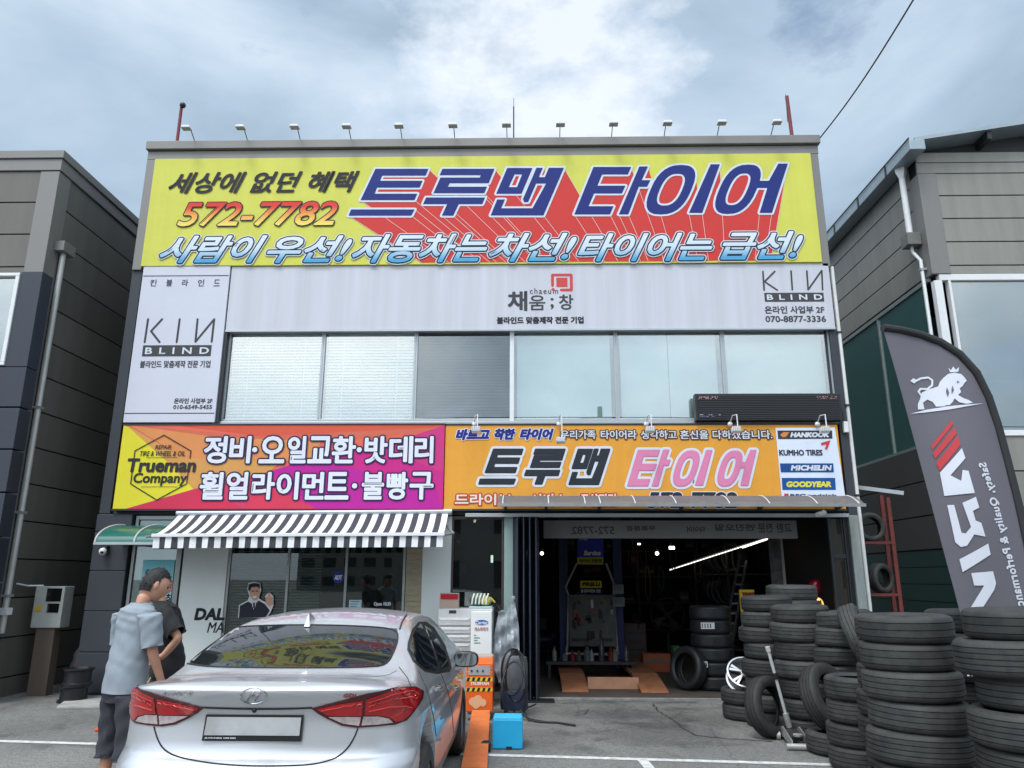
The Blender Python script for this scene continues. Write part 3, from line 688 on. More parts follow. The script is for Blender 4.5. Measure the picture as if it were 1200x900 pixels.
lettering(ls, 'REPAIR', (182, 201, 521.5, 526.5), YL - .012, [(0, .001)], [BK], .15)
lettering(ls, 'TIRE & WHEEL & OIL', (164, 217, 528.5, 534.5), YL - .012, [(0, .001)], [BK], .15)
# ---- lower right sign
YR = -.125
rs = thing('tyre_sign', 'orange shop sign with charcoal and pink letters, above the garage mouth', 'sign', (1.8, YR, 3.3))
rx0, rx1 = lx1 + .012, fx(986.5, 548, YR)
ORA = mat('banner_orange', hx('dc9a38'), .6, var=.07, scale=4, streak=.07, spec=.3, bump=.35, bscale=2.1, bdist=.05)
board(rs, 'panel', rx0, rx1, YR, -.004, 2.70, fz(750, 498, YR), ORA, .004)
k = MB(); k.box(rx0, rx1 + .012, YR - .012, -.005, 2.672, 2.699); k.box(rx0, rx1 + .012, YR - .012, -.005, fz(750, 498, YR) + .001, fz(750, 498, YR) + .018); k.build('frame', DFRAME, rs)
C7 = lambda x, y: (500 + x / 4, 480 + y / 4); C8 = lambda x, y: (760 + x / 4, 480 + y / 4)
TGT = {'t': (245, 450, 186, 348, C7), 'r': (460, 648, 186, 348, C7), 'm': (668, 858, 186, 350, C7), 'a': (943, 1140, 190, 357, C7), 'i': (118, 296, 192, 358, C8), 'e': (326, 503, 192, 358, C8)}
f1 = MB()
PNK = ink('e58ab2'); CHA = ink('30353d'); LW2 = ink('dfe4ee')
for key, cf, shapes in BLOCK:
    pts = [p for sh in shapes for lp in (sh if isinstance(sh, tuple) else (sh,)) for p in lp]
    a0, a1 = min(p[0] for p in pts), max(p[0] for p in pts); b0, b1 = min(p[1] for p in pts), max(p[1] for p in pts)
    l, r, t, b, cc = TGT[key]
    g = lambda x, y: cc(l + (x - a0) / (a1 - a0) * (r - l), t + (y - b0) / (b1 - b0) * (b - t))
    for sh in shapes:
        W = to_plane(sh, g, YR - .01); fill_shape(f1, W, plane_put(YR - .012), 0 if key in 'trm' else 1); E = shape_edges(W)
        capsules(f1, E, .012, plane_put(YR - .009), 0 if key in 'trm' else 1); capsules(f1, E, .05, plane_put(YR - .005), 2)
f1.build('lettering', [CHA, PNK, LW2], rs)
NV2 = ink('2a2f86')
lettering(rs, '바르고', (534, 574, 502.5, 516), YR - .011, [(0, .012), (1, .024)], [NV2, LW2], .25)
lettering(rs, '착한', (579, 604, 502, 515.5), YR - .011, [(0, .012), (1, .024)], [NV2, LW2], .25)
lettering(rs, '타이어', (609, 649, 502, 515.5), YR - .011, [(0, .012), (1, .024)], [NV2, LW2], .25)
for tx, b in (('우리가족', (657, 698, 504, 514.5)), ('타이어라', (704, 746, 504, 514.5)), ('생각하고', (751, 793, 504, 514.5)), ('혼신을', (797, 830, 504, 514.5)), ('다하겠습니다.', (835, 905, 504, 514.5))):
    lettering(rs, tx, b, YR - .011, [(0, .003), (1, .02)], [LW2, ink('4a3f45')])
for tx, b in (('드라이브', (533, 600, 578.5, 592)), ('서비스', (622, 664, 578.5, 592.5)), ('무상점검', (680, 722, 578.5, 593))):
    lettering(rs, tx, b, YR - .008, [(0, .006), (1, .026)], [ink('f0e3d8'), ink('c8452c')])
lettering(rs, '572-7782', (758, 864, 576.5, 595.5), YR - .008, [(0, .012), (1, .026)], [CHA, LW2], .2)
# tyre-maker panel stuck on the sign
bp = thing('brand_panel', 'white panel of tyre maker names at the right end of the orange sign', 'sign', (4.5, YR, 3.3))
q = [onY(*p, YR - .004) for p in ((908.5, 501.5), (978, 501), (990, 581), (916, 583))]
k = MB(); k.hexa([tuple(p) for p in q], (0, -.012, 0)); k.build('panel', mat('panel_bluewhite', hx('d5deee'), .4, var=.04), bp)
YP = YR - .018
def lblock(px, h, name='name_bar'):
    k = MB(); P4 = [onY(*p, YP) for p in px]; k.hexa([tuple(p) for p in P4], (0, -.002, 0)); return k.build(name, ink(h), bp)
o = lblock(((911, 504.5), (975, 504.5), (975.5, 514), (912, 514.5)), '3a3f48')
lettering(o, 'HANKOOK', (926, 972, 506.5, 512.5), YP - .004, [(0, .007)], [LW2], .25)
k = MB(); P = plane_put(YP - .004); w_ = lambda x, y: (lambda w: (w.x, w.z))(onY(x, y, YP))
k.add([P(*w_(*p), 0) for p in ((914, 509.5), (918, 506.5), (925, 506.5), (921, 512), (917, 512.5))], [(0, 1, 2, 3, 4)]); k.build('mark', ink('e08a4a'), o)
lettering(bp, 'KUMHO TIRES', (913, 964, 527, 534), YP - .002, [(0, .005)], [ink('3a3c4c')])
k = MB(); k.add([P(*w_(*p), 0) for p in ((962, 519), (973, 516), (971.5, 521), (969, 527), (966.5, 526.5), (968.5, 520.5), (962.5, 522))], [tuple(range(7))]); k.build('mark', ink('d8434a'), bp)
o = lblock(((914, 543), (976.5, 543), (977, 553.5), (915, 553.5)), '1f4f8f')
lettering(o, 'MICHELIN', (926.5, 975, 545, 551.5), YP - .004, [(0, .007)], [LW2], .2)
o = lblock(((916, 560), (978.5, 560), (979.5, 574), (917, 574)), '1d55a0')
lettering(o, 'GOODYEAR', (921.5, 974, 564, 571), YP - .004, [(0, .008)], [ink('e8dc52')], .15)
lettering(bp, 'BFGoodrich', (926, 980, 578.8, 582), YP - .002, [(0, .003)], [ink('45485a')])
k = MB(); k.add([P(*w_(*p), 0) for p in ((919, 578.5), (924, 578.5), (924, 582), (919, 582))], [(0, 1, 2, 3)]); k.build('mark', ink('cf3a3a'), bp)
# LED ticker
YE = -.20
ld = thing('led_ticker', 'black LED ticker box hung below the last upstairs window', 'sign board', (4, YE, 4.4))
lx, rx_ = fx(815, 477, YE), fx(986, 476, YE); z0_, z1_ = fz(900, 492.5, YE), fz(900, 461, YE)
board(ld, 'housing', lx, rx_, YE, -.06, z0_, z1_, BLACKP, .008)
k = MB(); n = 13
for i in range(n):
    z = z0_ + .03 + (z1_ - z0_ - .06) * (i + .5) / n; k.box(lx + .03, rx_ - .03, YE - .012, YE - .001, z - .006, z + .006)
k.build('louvre', mat('ticker_louvre', (.03, .03, .034), .4), ld)
def pixels(z, xa, xb, m, seed):
    k = MB(); r = random.Random(seed); x = xa
    while x < xb:
        for row in range(3):
            if r.random() < .5: k.box(x, x + .008, YE - .008, YE - .0015, z + row * .012, z + row * .012 + .008)
        x += .014
    k.build('lit_pixels', m, ld)
pixels(z1_ - .085, lx + .05, lx + .36, lamp_mat('led_red', (1, .08, .12), .28), 1); pixels(z1_ - .085, rx_ - .36, rx_ - .06, lamp_mat('led_red', (1, .08, .12), .28), 2); pixels(z0_ + .06, lx + .06, lx + .38, lamp_mat('led_blue', (.15, .2, 1), .35), 3)

# ================================================================== ON THE ROOF EDGE
ZT = 9.03
RUST = mat('red_oxide_steel', hx('7a3038'), .6, .2, var=.3, scale=8)
fl = None
ordn = ['first', 'second', 'third', 'fourth', 'fifth', 'sixth', 'seventh', 'eighth', 'ninth', 'tenth', 'eleventh', 'last']
HB = [217.5, 281, 344.5, 405.5, 467, 530.5, 593.5, 657, 719.5, 783, 847, 912]
for i, hp in enumerate(HB):
    x = fx(hp, 160, -.42)
    lab = f'small white floodlight on the roof edge, {ordn[i]} of the row from the left'
    if i == 0:
        fl = thing('roof_floodlight', lab, 'floodlight', (x, 0, ZT), 'floodlights along the roof edge')
        k = MB(); k.box(x - .03, x + .03, -.06, .0, ZT - .005, ZT + .012); k.tube([(x, -.03, ZT), (x, -.34, ZT + .17)], .008, 6); k.tube([(x, -.30, ZT + .145), (x, -.40, ZT + .07)], .008, 6); k.build('arm', mat('lamp_arm', (.12, .12, .13), .4, .6), fl)
        k = MB(); k.hexa([(x - .078, -.48, ZT + .055), (x + .078, -.48, ZT + .055), (x + .064, -.48, ZT + .098), (x - .064, -.48, ZT + .098)], (0, .12, 0)); hd = k.build('lamp_head', WHITEP, fl, bevel=.01)
        k = MB(); k.hexa([(x - .074, -.48, ZT + .051), (x + .074, -.48, ZT + .051), (x + .074, -.37, ZT + .051), (x - .074, -.37, ZT + .051)], (0, 0, .003)); k.build('lens', mat('lens_grey', (.35, .36, .36), .15), hd)
    else: dup(fl, (x, 0, ZT), label=lab)
def post(name, label, a, b, y, r, m):
    x0, x1 = fx(a[0], a[1], y), fx(b[0], b[1], y); z1 = fz(b[0], b[1], y)
    t = thing(name, label, 'post', (x0, y, ZT)); k = MB(); k.tube([(x0, y, ZT - .05), (x1, y, z1)], r, 8); k.build('pole', m, t)
    return t, Vector((x1, y, z1))
t, p = post('rusty_post', 'leaning rust-red post on the roof above the left end of the yellow banner', (207, 170), (213, 123), .3, .028, RUST)
MB().ball(p + Vector((.03, -.02, -.02)), .055, 8).build('bracket', BLACKP, t)
t, p = post('rusty_post', 'leaning crimson post on the roof above the right end of the yellow banner', (929, 164), (922, 113), .3, .034, RUST)
MB().tube([p + Vector((-.03, -.03, .02)), p + Vector((-.05, -.05, -.55))], .006, 5).build('loose_wire', BLACKP, t)
t, p = post('thin_mast', 'thin dark antenna mast rising behind the middle of the roof edge', (602, 167), (602, 125), .2, .012, BLACKP)
MB().tube([p, p + Vector((0, 0, .18))], .005, 5).build('tip', BLACKP, t)
k = MB(); A, B = onY(952, 162, .2), onY(1075, -8, -3.5); A.z = ZT
P = [A.lerp(B, i / 14) - Vector((0, 0, .10 * math.sin(math.pi * i / 14))) for i in range(15)]
k.tube(P, .011, 6); tag(k.build('overhead_cable', BLACKP), 'black overhead cable running up from the right end of the roof into the sky', 'cable')

# ================================================================== SIGN LAMPS
sl = None
for i, (p, lx_) in enumerate([(556, 558), (655, 657), (757, 762), (855, 863), (957, 967)]):
    z = fz(p, 497.5, -.16); x = fx(p, 497.5, -.16)
    lab = ['white gooseneck sign lamp over the small navy words at the left of the orange sign', 'white gooseneck sign lamp hanging lowest, left of the middle of the orange sign', 'white gooseneck sign lamp at the middle of the orange sign, below the sixth upstairs mullion', 'white gooseneck sign lamp under the black ticker, left of the tyre maker panel', 'white gooseneck sign lamp in front of the tyre maker panel'][i]
    if i == 2: lab = 'white gooseneck sign lamp midway along the orange sign, right of the lowest hanging lamp'
    g = thing('sign_lamp', lab, 'lamp', (x, -.16, z), 'gooseneck lamps over the orange sign')
    k = MB(); k.ball((x, -.19, z), .038, 8); k.build('mount', WHITEP, g)
    dz = .30 if i == 1 else .14; Y2 = -.50; xl = fx(lx_, 508, Y2)
    k = MB(); k.tube([(x, -.2, z + .02), (x + (xl - x) * .5, -.35, z + .10), (xl + .02, -.52, z + .08), (xl + .02, Y2 - .03, z - dz + .03)], .009, 8); k.build('arm', WHITEP, g)
    k = MB(); zz = z - dz
    k.hexa([(xl - .068, Y2 - .05, zz - .038), (xl + .068, Y2 - .05, zz - .038), (xl + .068, Y2 - .05, zz + .038), (xl - .068, Y2 - .05, zz + .038)], (0, .10, -.02)); hd = k.build('lamp_head', WHITEP, g, bevel=.012)
    k = MB()
    for q in range(5): k.box(xl - .056 + .028 * q - .004, xl - .056 + .028 * q + .004, Y2 - .058, Y2 - .051, zz - .034, zz + .034)
    k.build('cooling_fin', FRAME, hd)

# ================================================================== AWNINGS
AWW = mat('awning_white', (.80, .80, .81), .75, var=.06, scale=5); AWG = mat('awning_grey', hx('3d3f46'), .8, var=.1, scale=5)
aw = thing('striped_awning', 'grey and white striped fabric awning with a hanging valance over the shop window', 'awning', (-2.9, -.05, 2.6))
ya, yb = -.13, -1.15
a0, a1 = onY(209, 604, ya), onY(525, 602, ya); b0, b1 = onY(180, 627.5, yb), onY(519.5, 626, yb); c0, c1 = onY(178.5, 642.5, yb), onY(518.5, 641, yb)
NS = 47; k = MB(); v_ = MB(); rnd = random.Random(4)
for i in range(NS):
    t0, t1 = i / NS, (i + 1) / NS; m = i % 2
    n = 6
    for j in range(n):
        s0, s1 = j / n, (j + 1) / n; sag = lambda s: Vector((0, 0, -.035 * math.sin(math.pi * s)))
        k.quad(a0.lerp(a1, t0).lerp(b0.lerp(b1, t0), s0) + sag(s0), a0.lerp(a1, t1).lerp(b0.lerp(b1, t1), s0) + sag(s0), a0.lerp(a1, t1).lerp(b0.lerp(b1, t1), s1) + sag(s1), a0.lerp(a1, t0).lerp(b0.lerp(b1, t0), s1) + sag(s1), m)
    w0 = Vector((0, .015 * math.sin(i * 1.9), 0)); w1 = Vector((0, .015 * math.sin((i + 1) * 1.9), 0))
    v_.quad(b0.lerp(b1, t0), b0.lerp(b1, t1), c0.lerp(c1, t1) + w1, c0.lerp(c1, t0) + w0, m)
k.build('canopy_fabric', [AWW, AWG], aw); v_.build('valance', [AWW, AWG], aw)
k = MB(); k.bar(b0 + Vector((-.02, -.012, .0)), b1 + Vector((.02, -.012, .0)), .035, .045); k.build('front_bar', WHITEP, aw, bevel=.006)
k = MB(); k.tube([a0 + Vector((-.03, .02, .03)), a1 + Vector((.06, .02, .03))], .05, 12); k.box(a0.x - .05, a1.x + .06, -.1, -.003, a0.z + .05, a0.z + .085); k.build('roller_tube', FRAME, aw)
for x in (a0.x + .05, a1.x - .12):
    k = MB(); ze = b0.z - .02; k.tube([(x, -.08, a0.z - .06), (x + .25, -.55, (a0.z + ze) / 2 - .10), (x - .02, yb + .03, ze)], .018, 8); k.build('folding_arm', FRAME, aw)
# green quarter-round door canopy
gr = thing('green_door_canopy', 'green glossy door canopy with pale ribs at the left corner, beside the striped awning', 'awning', (-5.9, -.1, 2.4))
g0, g1 = fx(111, 636, -.85), fx(205, 636, -.85); zf, zk = fz(150, 636, -.85), fz(150, 616, -.15)
GRN = mat('green_acrylic', hx('1f6156'), .3, var=.1, coat=.3)
prof = [(-.12 - .75 * math.sin(t * math.pi / 2), zf + (zk - zf) * math.cos(t * math.pi / 2)) for t in [i / 10 for i in range(11)]]
k = MB()
for (y0, z0), (y1, z1) in zip(prof, prof[1:]): k.hexa([(g0, y0, z0), (g1, y0, z0), (g1, y1, z1), (g0, y1, z1)], (0, .004, -.006))
k.build('canopy_sheet', GRN, gr)
k = MB(); k.bar((g0, -.875, zf - .01), (g1, -.875, zf - .01), .02, .035); k.build('front_bar', FRAME, gr)
for x in (g0 + .015, (g0 + g1) / 2, g1 - .02):
    k = MB(); k.tube([(x, y - .004, z + .008) for y, z in prof], .014, 6); k.build('rib', mat('rib_pale', (.5, .52, .5), .4), gr)
k = MB(); k.add([(g0, y, z) for y, z in prof] + [(g0, -.12, zf)], [tuple(range(12))]); k.build('end_panel', GRN, gr)
# polycarbonate canopy over the garage
pcn = thing('garage_canopy', 'long smoke-grey polycarbonate canopy with white ribs over the garage mouth', 'awning', (2.3, -.1, 2.8))
yk, yf = -.145, -.95
kx0, kx1 = fx(583, 590, yf), fx(1014, 589, yf); zf = fz(800, 591.5, yf); zk_ = fz(800, 588, yk)
ztop = fz(800, 578.5, -.55)
prof = []
for i in range(11):
    t = i / 10; y = yk + (yf - yk) * t; prof.append((y, (1 - t) ** 2 * zk_ + 2 * t * (1 - t) * (1.55 * ztop - .55 * (zk_ + zf) / 2) + t * t * zf))
POLY = mat('smoke_polycarbonate', (.15, .14, .14), .45, var=.12, scale=3, spec=.25); POLY.node_tree.nodes['Principled BSDF'].inputs['Alpha'].default_value = .86
k = MB()
for (y0, z0), (y1, z1) in zip(prof, prof[1:]): k.quad((kx0, y0, z0), (kx1, y0, z0), (kx1, y1, z1), (kx0, y1, z1))
k.build('canopy_sheet', POLY, pcn)
k = MB(); k.bar((kx0, yf - .01, zf - .004), (kx1, yf - .01, zf - .004), .02, .045); k.build('front_bar', mat('grey_bar', (.30, .30, .31), .4, .4), pcn)
for p in (589, 643, 686, 704, 745, 793, 856, 903, 959, 1008):
    x = fx(p, 590, yf); k = MB(); k.tube([(x, y, z + .004) for y, z in prof], .007, 6); k.build('rib', WHITEP, pcn)
for p in (592, 640, 703, 800, 893, 985):
    x = fx(p, 595, -.3); k = MB(); k.bar((x, -.13, zk_ - .12), (x, -.70, ztop - .09), .03, .03); k.bar((x, -.13, zk_ - .14), (x, -.13, zk_ + .02), .035, .02); k.build('bracket', BLACKP, pcn)
# cctv
cc = thing('dome_camera', 'small white dome security camera under the green canopy on the corner pier', 'camera', (-6.3, -.12, 2.2))
c = onY(121.5, 645, -.17); k = MB(); k.box(c.x - .05, c.x + .05, -.19, -.102, c.z + .02, c.z + .07); k.build('bracket', BLACKP, cc)
k = MB(); k.ball(c + Vector((0, -.02, -.015)), .055, 10); k.build('dome', WHITEP, cc)
k = MB(); k.ball(c + Vector((.01, -.058, -.03)), .025, 8); k.build('lens', BLACKP, cc)
cc = thing('bullet_camera', 'small pale bullet camera below the right end of the garage canopy', 'camera', (4.5, -.13, 2.6))
c = onY(961, 602, -.2); k = MB(); k.tube([c + Vector((.09, .05, .02)), c + Vector((-.07, -.07, -.02))], .035, 10); k.build('body', WHITEP, cc)
k = MB(); k.tube([c + Vector((.05, .0, .0)), Vector((c.x + .08, -.127, c.z + .06))], .012, 6); k.build('bracket', WHITEP, cc)
jb = thing('junction_box', 'small white electrical box on the charcoal strip beside the orange sign', 'box', (4.9, -.06, 3.9))
q = onY(990, 501, -.07); k = MB(); k.box(q.x - .035, q.x + .035, -.13, -.062, q.z - .085, q.z + .085); k.build('case', WHITEP, jb, bevel=.008); MB().tube([(q.x, -.09, q.z + .08), (q.x - .03, -.09, q.z + .3)], .006, 6).build('wire', BLACKP, jb)
# white pipe down the right corner of the shop
k = MB(); pp = [(973, 318), (985, 395), (992, 455), (1000.5, 520), (1010, 600), (1022, 712), (1030, 790)]
xs_ = BR + .035; k.tube([(xs_, -.04, 6.65), (xs_, -.04, .1)], .028, 10)
pt = thing('white_drainpipe', 'slim white drainpipe down the right corner of the shop', 'pipe', (xs_, -.04, 0)); k.build('pipe', mat('pipe_white', (.66, .67, .66), .4, var=.12, scale=3), pt)
for z in (1.2, 2.9, 4.3, 5.5): MB().box(xs_ - .05, xs_ + .034, -.075, -.005, z, z + .03).build('clip', BLACKP, pt)

# ================================================================== NEIGHBOURS
def tones(name, h, n=3):   # sheets from different batches, each a little off the next, rain-streaked
    return [mat(name + ('', '_darker', '_paler')[i], tuple(v * (1, .88, 1.08)[i] for v in hx(h)), .55, .05, var=.16, scale=(3.2, 4.1, 2.6)[i], streak=.11, bump=.03) for i in range(n)]
CLADS = tones('grey_cladding', '88867f'); CLADLS = tones('grey_cladding_left', '66635c'); CLAD = CLADS[0]; CLADL = CLADLS[0]
GROOVE = mat('cladding_groove', (.015, .015, .015), .9, var=0)
_SR = random.Random(21)
def slabs(mb, z0, z1, step, fn, gap=.022):
    z = z1
    while z > z0 + .02:
        n0 = len(mb.m); fn(mb, max(z0, z - step + gap), z); mb.m[n0:] = [_SR.choice((0, 0, 1, 2))] * (len(mb.m) - n0); z -= step
# left neighbour
XL = -7.62
c = onX(74, 178, XL); YLc, ZLt = c.y, c.z
lb = thing('left_neighbour_building', 'grey-clad two-storey building with a navy frontage, left of the shop', 'building', (XL, YLc, 0))
k = MB(); k.box(-17, XL - .03, YLc + .03, 14, 0, ZLt - .3); k.build('wall', GROOVE, lb)
k = MB(); slabs(k, 0, ZLt - .36, .56, lambda m, a, b: m.box(XL - .03, XL, YLc + .30, 14, a, b)); k.build('side_cladding', CLADLS, lb, bevel=.004)
zN = onY(50, 319, YLc - .25).z
k = MB(); slabs(k, zN - .3, ZLt - .36, .56, lambda m, a, b: m.box(-17, XL - .30, YLc, YLc + .03, a, b)); k.build('front_cladding', CLADLS, lb, bevel=.004)
k = MB(); k.box(XL - .30, XL + .01, YLc - .015, YLc + .30, 0, ZLt - .36); k.build('corner_trim', GREY, lb, bevel=.006)
k = MB(); k.box(-17, XL + .06, YLc - .06, 14, ZLt - .14, ZLt); k.box(-17, XL + .03, YLc - .03, 14, ZLt - .35, ZLt - .145); k.build('parapet', GREY, lb, bevel=.008)
yn = YLc - .28; xn = fx(50, 320, yn)
NAV2 = mat('navy_frontage', hx('323843'), .5, .15, var=.1, scale=2, bump=.03)
xw1, zw1, zw0 = fx(24, 322, yn), fz(20, 320, yn), fz(10, 428, yn)
k = MB()
k.box(xw1 + .01, xn, yn, YLc - .02, zw0 - .02, zN); 
slabs(k, .03, zw0 - .03, .62, lambda m, a, b: m.box(-17, xn, yn, YLc - .02, a, b))
k.build('navy_cladding', [NAV2] * 3, lb, bevel=.005)
k = MB(); k.box(-12, xw1 - .05, yn + .05, yn + .06, zw0 + .04, zw1 - .04); wn = k.build('window', glass('neighbour_glass', (.6, .7, .72), .3, (.06, .08, .08), .6), lb)
k = MB(); k.box(-12, xw1, yn - .02, yn + .12, zw0, zw0 + .05); k.box(-12, xw1, yn - .02, yn + .12, zw1 - .05, zw1); k.box(xw1 - .06, xw1 - .001, yn - .019, yn + .119, zw0 + .051, zw1 - .051); k.box(-9.6, -9.55, yn - .015, yn + .115, zw0 + .051, zw1 - .051); k.build('frame', WHITEP, wn, bevel=.006)
k = MB(); k.box(-12, xw1 - .06, yn + .16, yn + .2, zw0 + .05, zw0 + .35); k.box(-12, xw1 - .06, YLc - .04, YLc - .025, zw0, zw1); k.build('blind', mat('room_grey', (.35, .37, .37), .8), wn)
# downpipe, cable loop and meter box on the left neighbour's side wall
dp = thing('steel_downpipe', 'long pale downpipe with a hopper on the side wall of the left neighbour', 'pipe', (XL, 0, 0))
xp = XL + .07; a = onX(74, 298, xp); b = onX(2, 742, xp); yy = (a.y + b.y) / 2
k = MB(); k.tube([(xp, a.y, a.z), (xp, a.y, max(.06, b.z))], .045, 12); k.build('pipe', mat('pipe_grey_white', (.55, .55, .52), .35, .3, var=.12, scale=3), dp)
k = MB(); k.box(XL + .005, xp + .10, a.y - .16, a.y + .16, a.z - .0, a.z + .17); k.build('hopper', GREY, dp, bevel=.01)
for z in (b.z + .5, 2.6, 4.2): MB().box(XL + .002, xp + .06, a.y - .055, a.y + .055, z, z + .035).build('clip', FRAME, dp)
MB().box(XL + .002, xp + .065, a.y - .07, a.y + .07, onX(12, 720, xp).z, onX(12, 712, xp).z).build('white_coupling', WHITEP, dp)
P = [onX(*p, XL + .03) for p in ((52, 425), (51, 430), (48, 437), (46, 449), (49, 450), (50, 440), (52, 428))]
tag(MB().tube(P, .006, 5).build('cable_loop', BLACKP), 'small loop of dark cable hanging beside the downpipe on the left wall', 'cable')
# meter box on its post
mp_ = onX(56, 712, XL + .05); ym = mp_.y
mxb = thing('meter_box', 'grey steel electric meter box with two dark windows, on the left side wall', 'meter box', (XL, ym, 1))
GB = mat('box_grey', hx('a3a7a2'), .5, .1, var=.12, scale=4)
A = onX(39, 735, XL + .25); B = onX(76, 688, XL + .25)
y0, y1, z0, z1 = A.y, onX(70, 700, XL + .25).y, fz(40, 736, A.y), fz(40, 687, A.y)
w_ = .62
X1 = XL + .02 + w_
k = MB(); xq0, xq1 = fx(38.5, 712, A.y), fx(73, 712, A.y); k.box(xq0, xq1, A.y, A.y + .25, z0, z1); bx = k.build('case', GB, mxb, bevel=.012)
k = MB(); k.box(xq0 + .18, xq1 - .04, A.y - .006, A.y + .002, z1 - .22, z1 - .03); k.box(xq0 + .22, xq1 - .05, A.y - .0065, A.y + .0015, z1 - .38, z1 - .25); k.build('viewing_window', glass('meter_glass', (.2, .2, .2), .12, (.01, .01, .01), .3), bx)
k = MB(); k.box(xq0 + .03, xq0 + .13, A.y - .006, A.y + .001, z1 - .36, z1 - .28); k.build('warning_sticker', ink('c9a33a'), bx)
lettering(bx, '1', (43, 44, 707, 711), A.y - .008, [(0, .001)], [DK]) if False else None
xm_ = (xq0 + xq1) / 2
k = MB(); k.box(xm_ - .14, xm_ + .14, A.y + .03, A.y + .2, 0, z0 - .002); k.build('wooden_post', mat('weathered_wood', (.10, .075, .06), .85, var=.3, scale=4, streak=.2), mxb)
k = MB(); P = [onX(20, 684, XL + .05), onX(33, 686.5, XL + .06), onX(40, 688, XL + .1)]; k.tube([P[0], P[1], Vector((xq0 + .05, A.y + .1, z1 + .01))], .012, 6); k.build('conduit', WHITEP, mxb)
# small grey building far behind the gap
gbk = thing('rear_building', 'plain grey building seen through the gap behind the left alley', 'building', (-8, 16, 0))
zb_ = onY(150, 242, 15).z
MB().box(-13, -6.2, 15, 22, 0, zb_ - .2).build('wall', CLAD, gbk); MB().box(-13.05, -6.1, 14.95, 22, zb_ - .2, zb_).build('parapet', GREY, gbk)

# right neighbour
XR = 7.25
c = onX(1073, 190, XR); YRc = c.y
ztopR = onY(1090, 180, YRc).z
rn = thing('right_neighbour_building', 'grey-clad building with large upstairs glazing and a sloping roof, right of the shop', 'building', (XR, YRc, 0))
zw1 = onY(1120, 324.5, YRc).z; zw0 = onY(1190, 507, YRc).z; zg = fz(1100, 640, YRc)
k = MB(); k.box(XR + .04, 18, YRc + .25, 16, 0, zw0 - .06); k.box(XR + .04, 18, YRc + .04, 16, zw1 + .06, ztopR - .1); k.box(XR + 2.5, 18, YRc + 2.5, 16, zw0, zw1); k.build('wall', GROOVE, rn)
k = MB()
slabs(k, zw1 + .06, ztopR - .42, .46, lambda m, a, b: m.box(XR + .33, 18, YRc, YRc + .035, a, b))
slabs(k, .1, zw0 - .06, .60, lambda m, a, b: m.box(XR + .33, 18, YRc, YRc + .035, a, b)); k.build('front_cladding', CLADS, rn, bevel=.004)
k = MB(); k.box(XR, 18, YRc - .03, YRc + .035, ztopR - .20, ztopR); k.box(XR, 18, YRc - .015, YRc + .035, ztopR - .415, ztopR - .205); k.build('fascia_trim', CLAD, rn, bevel=.005)
k = MB(); slabs(k, zw1 + .06, ztopR - .1, .46, lambda m, a, b: m.box(XR, XR + .035, YRc + .33, 16, a, b)); k.build('side_cladding', CLADS, rn, bevel=.004)
DGC = mat('dark_panel_right', hx('4a4a48'), .6, .1, var=.15, scale=2)
k = MB(); slabs(k, zg, zw0 - .06, .62, lambda m, a, b: m.box(XR, XR + .035, YRc + .33, 16, a, b)); k.build('lower_side_cladding', [DGC] * 3, rn, bevel=.004)
k = MB(); slabs(k, .02, zg - .02, .30, lambda m, a, b: m.box(XR + .01, XR + .035, YRc + .33, 16, a, b), .012); k.build('green_shutter', [mat('green_shutter', hx('23423c'), .5, .2, var=.15, scale=3)] * 3, rn)
k = MB(); k.box(XR - .005, XR + .33, YRc - .015, YRc + .33, zw1 + .061, ztopR - .42); k.box(XR - .005, XR + .33, YRc - .015, YRc + .33, .0, zw0 - .06); k.build('corner_trim', GREY, rn, bevel=.006)
# glazing
GR = glass('neighbour_window_glass', (.55, .68, .68), .30, (.12, .17, .17), .65); GS = glass('teal_side_glass', (.45, .66, .64), .36, (.07, .21, .20), .28)
k = MB(); k.box(XR + .30, 18, YRc + .06, YRc + .07, zw0 + .04, zw1 - .04); w = k.build('window', GR, rn)
k = MB(); k.box(XR + .12, 18, YRc, YRc + .12, zw1 - .06, zw1 + .058); k.box(XR + .12, 18, YRc - .03, YRc + .13, zw0 - .055, zw0 + .04)
for x in (XR + .02, XR + .27, XR + 2.8, XR + 5.3): k.box(x, x + (.14 if x < XR + .1 else .045), YRc - .001, YRc + .121, zw0 + .041, zw1 - .061)
k.build('frame', WHITEP, w, bevel=.006)
k = MB(); k.box(XR + .4, 18, YRc + .55, YRc + .6, zw0 - .05, zw0 + 1.05); k.build('interior_screen', mat('frosted_screen', (.45, .52, .52), .6, var=.1), w)
k = MB(); k.box(XR + .4, 17.8, YRc + 2.3, YRc + 2.45, zw0 - .05, zw1 + .05); k.build('interior_wall', mat('interior_grey', (.22, .27, .28), .8), w)
k = MB(); k.box(XR + .03, XR + .04, YRc + .3, 16, zw0, zw1 - .02); w = k.build('side_window', GS, rn)
k = MB()
for y in (YRc + 2.2, YRc + 4.4, YRc + 6.6, YRc + 8.8): k.box(XR + .005, XR + .06, y, y + .05, zw0, zw1 - .02)
k.box(XR, XR + .06, YRc + .17, 16, zw1 - .019, zw1 + .055); k.box(XR, XR + .06, YRc + .17, 16, zw0 - .055, zw0 - .001); k.build('frame', mat('green_grey_frame', (.25, .29, .28), .4, .3), w)
k = MB(); k.box(XR + 1.2, XR + 1.25, YRc + 2.5, 16, zw0 - .05, zw1 + .05); k.build('interior_wall', mat('interior_teal', (.05, .10, .095), .8), w)
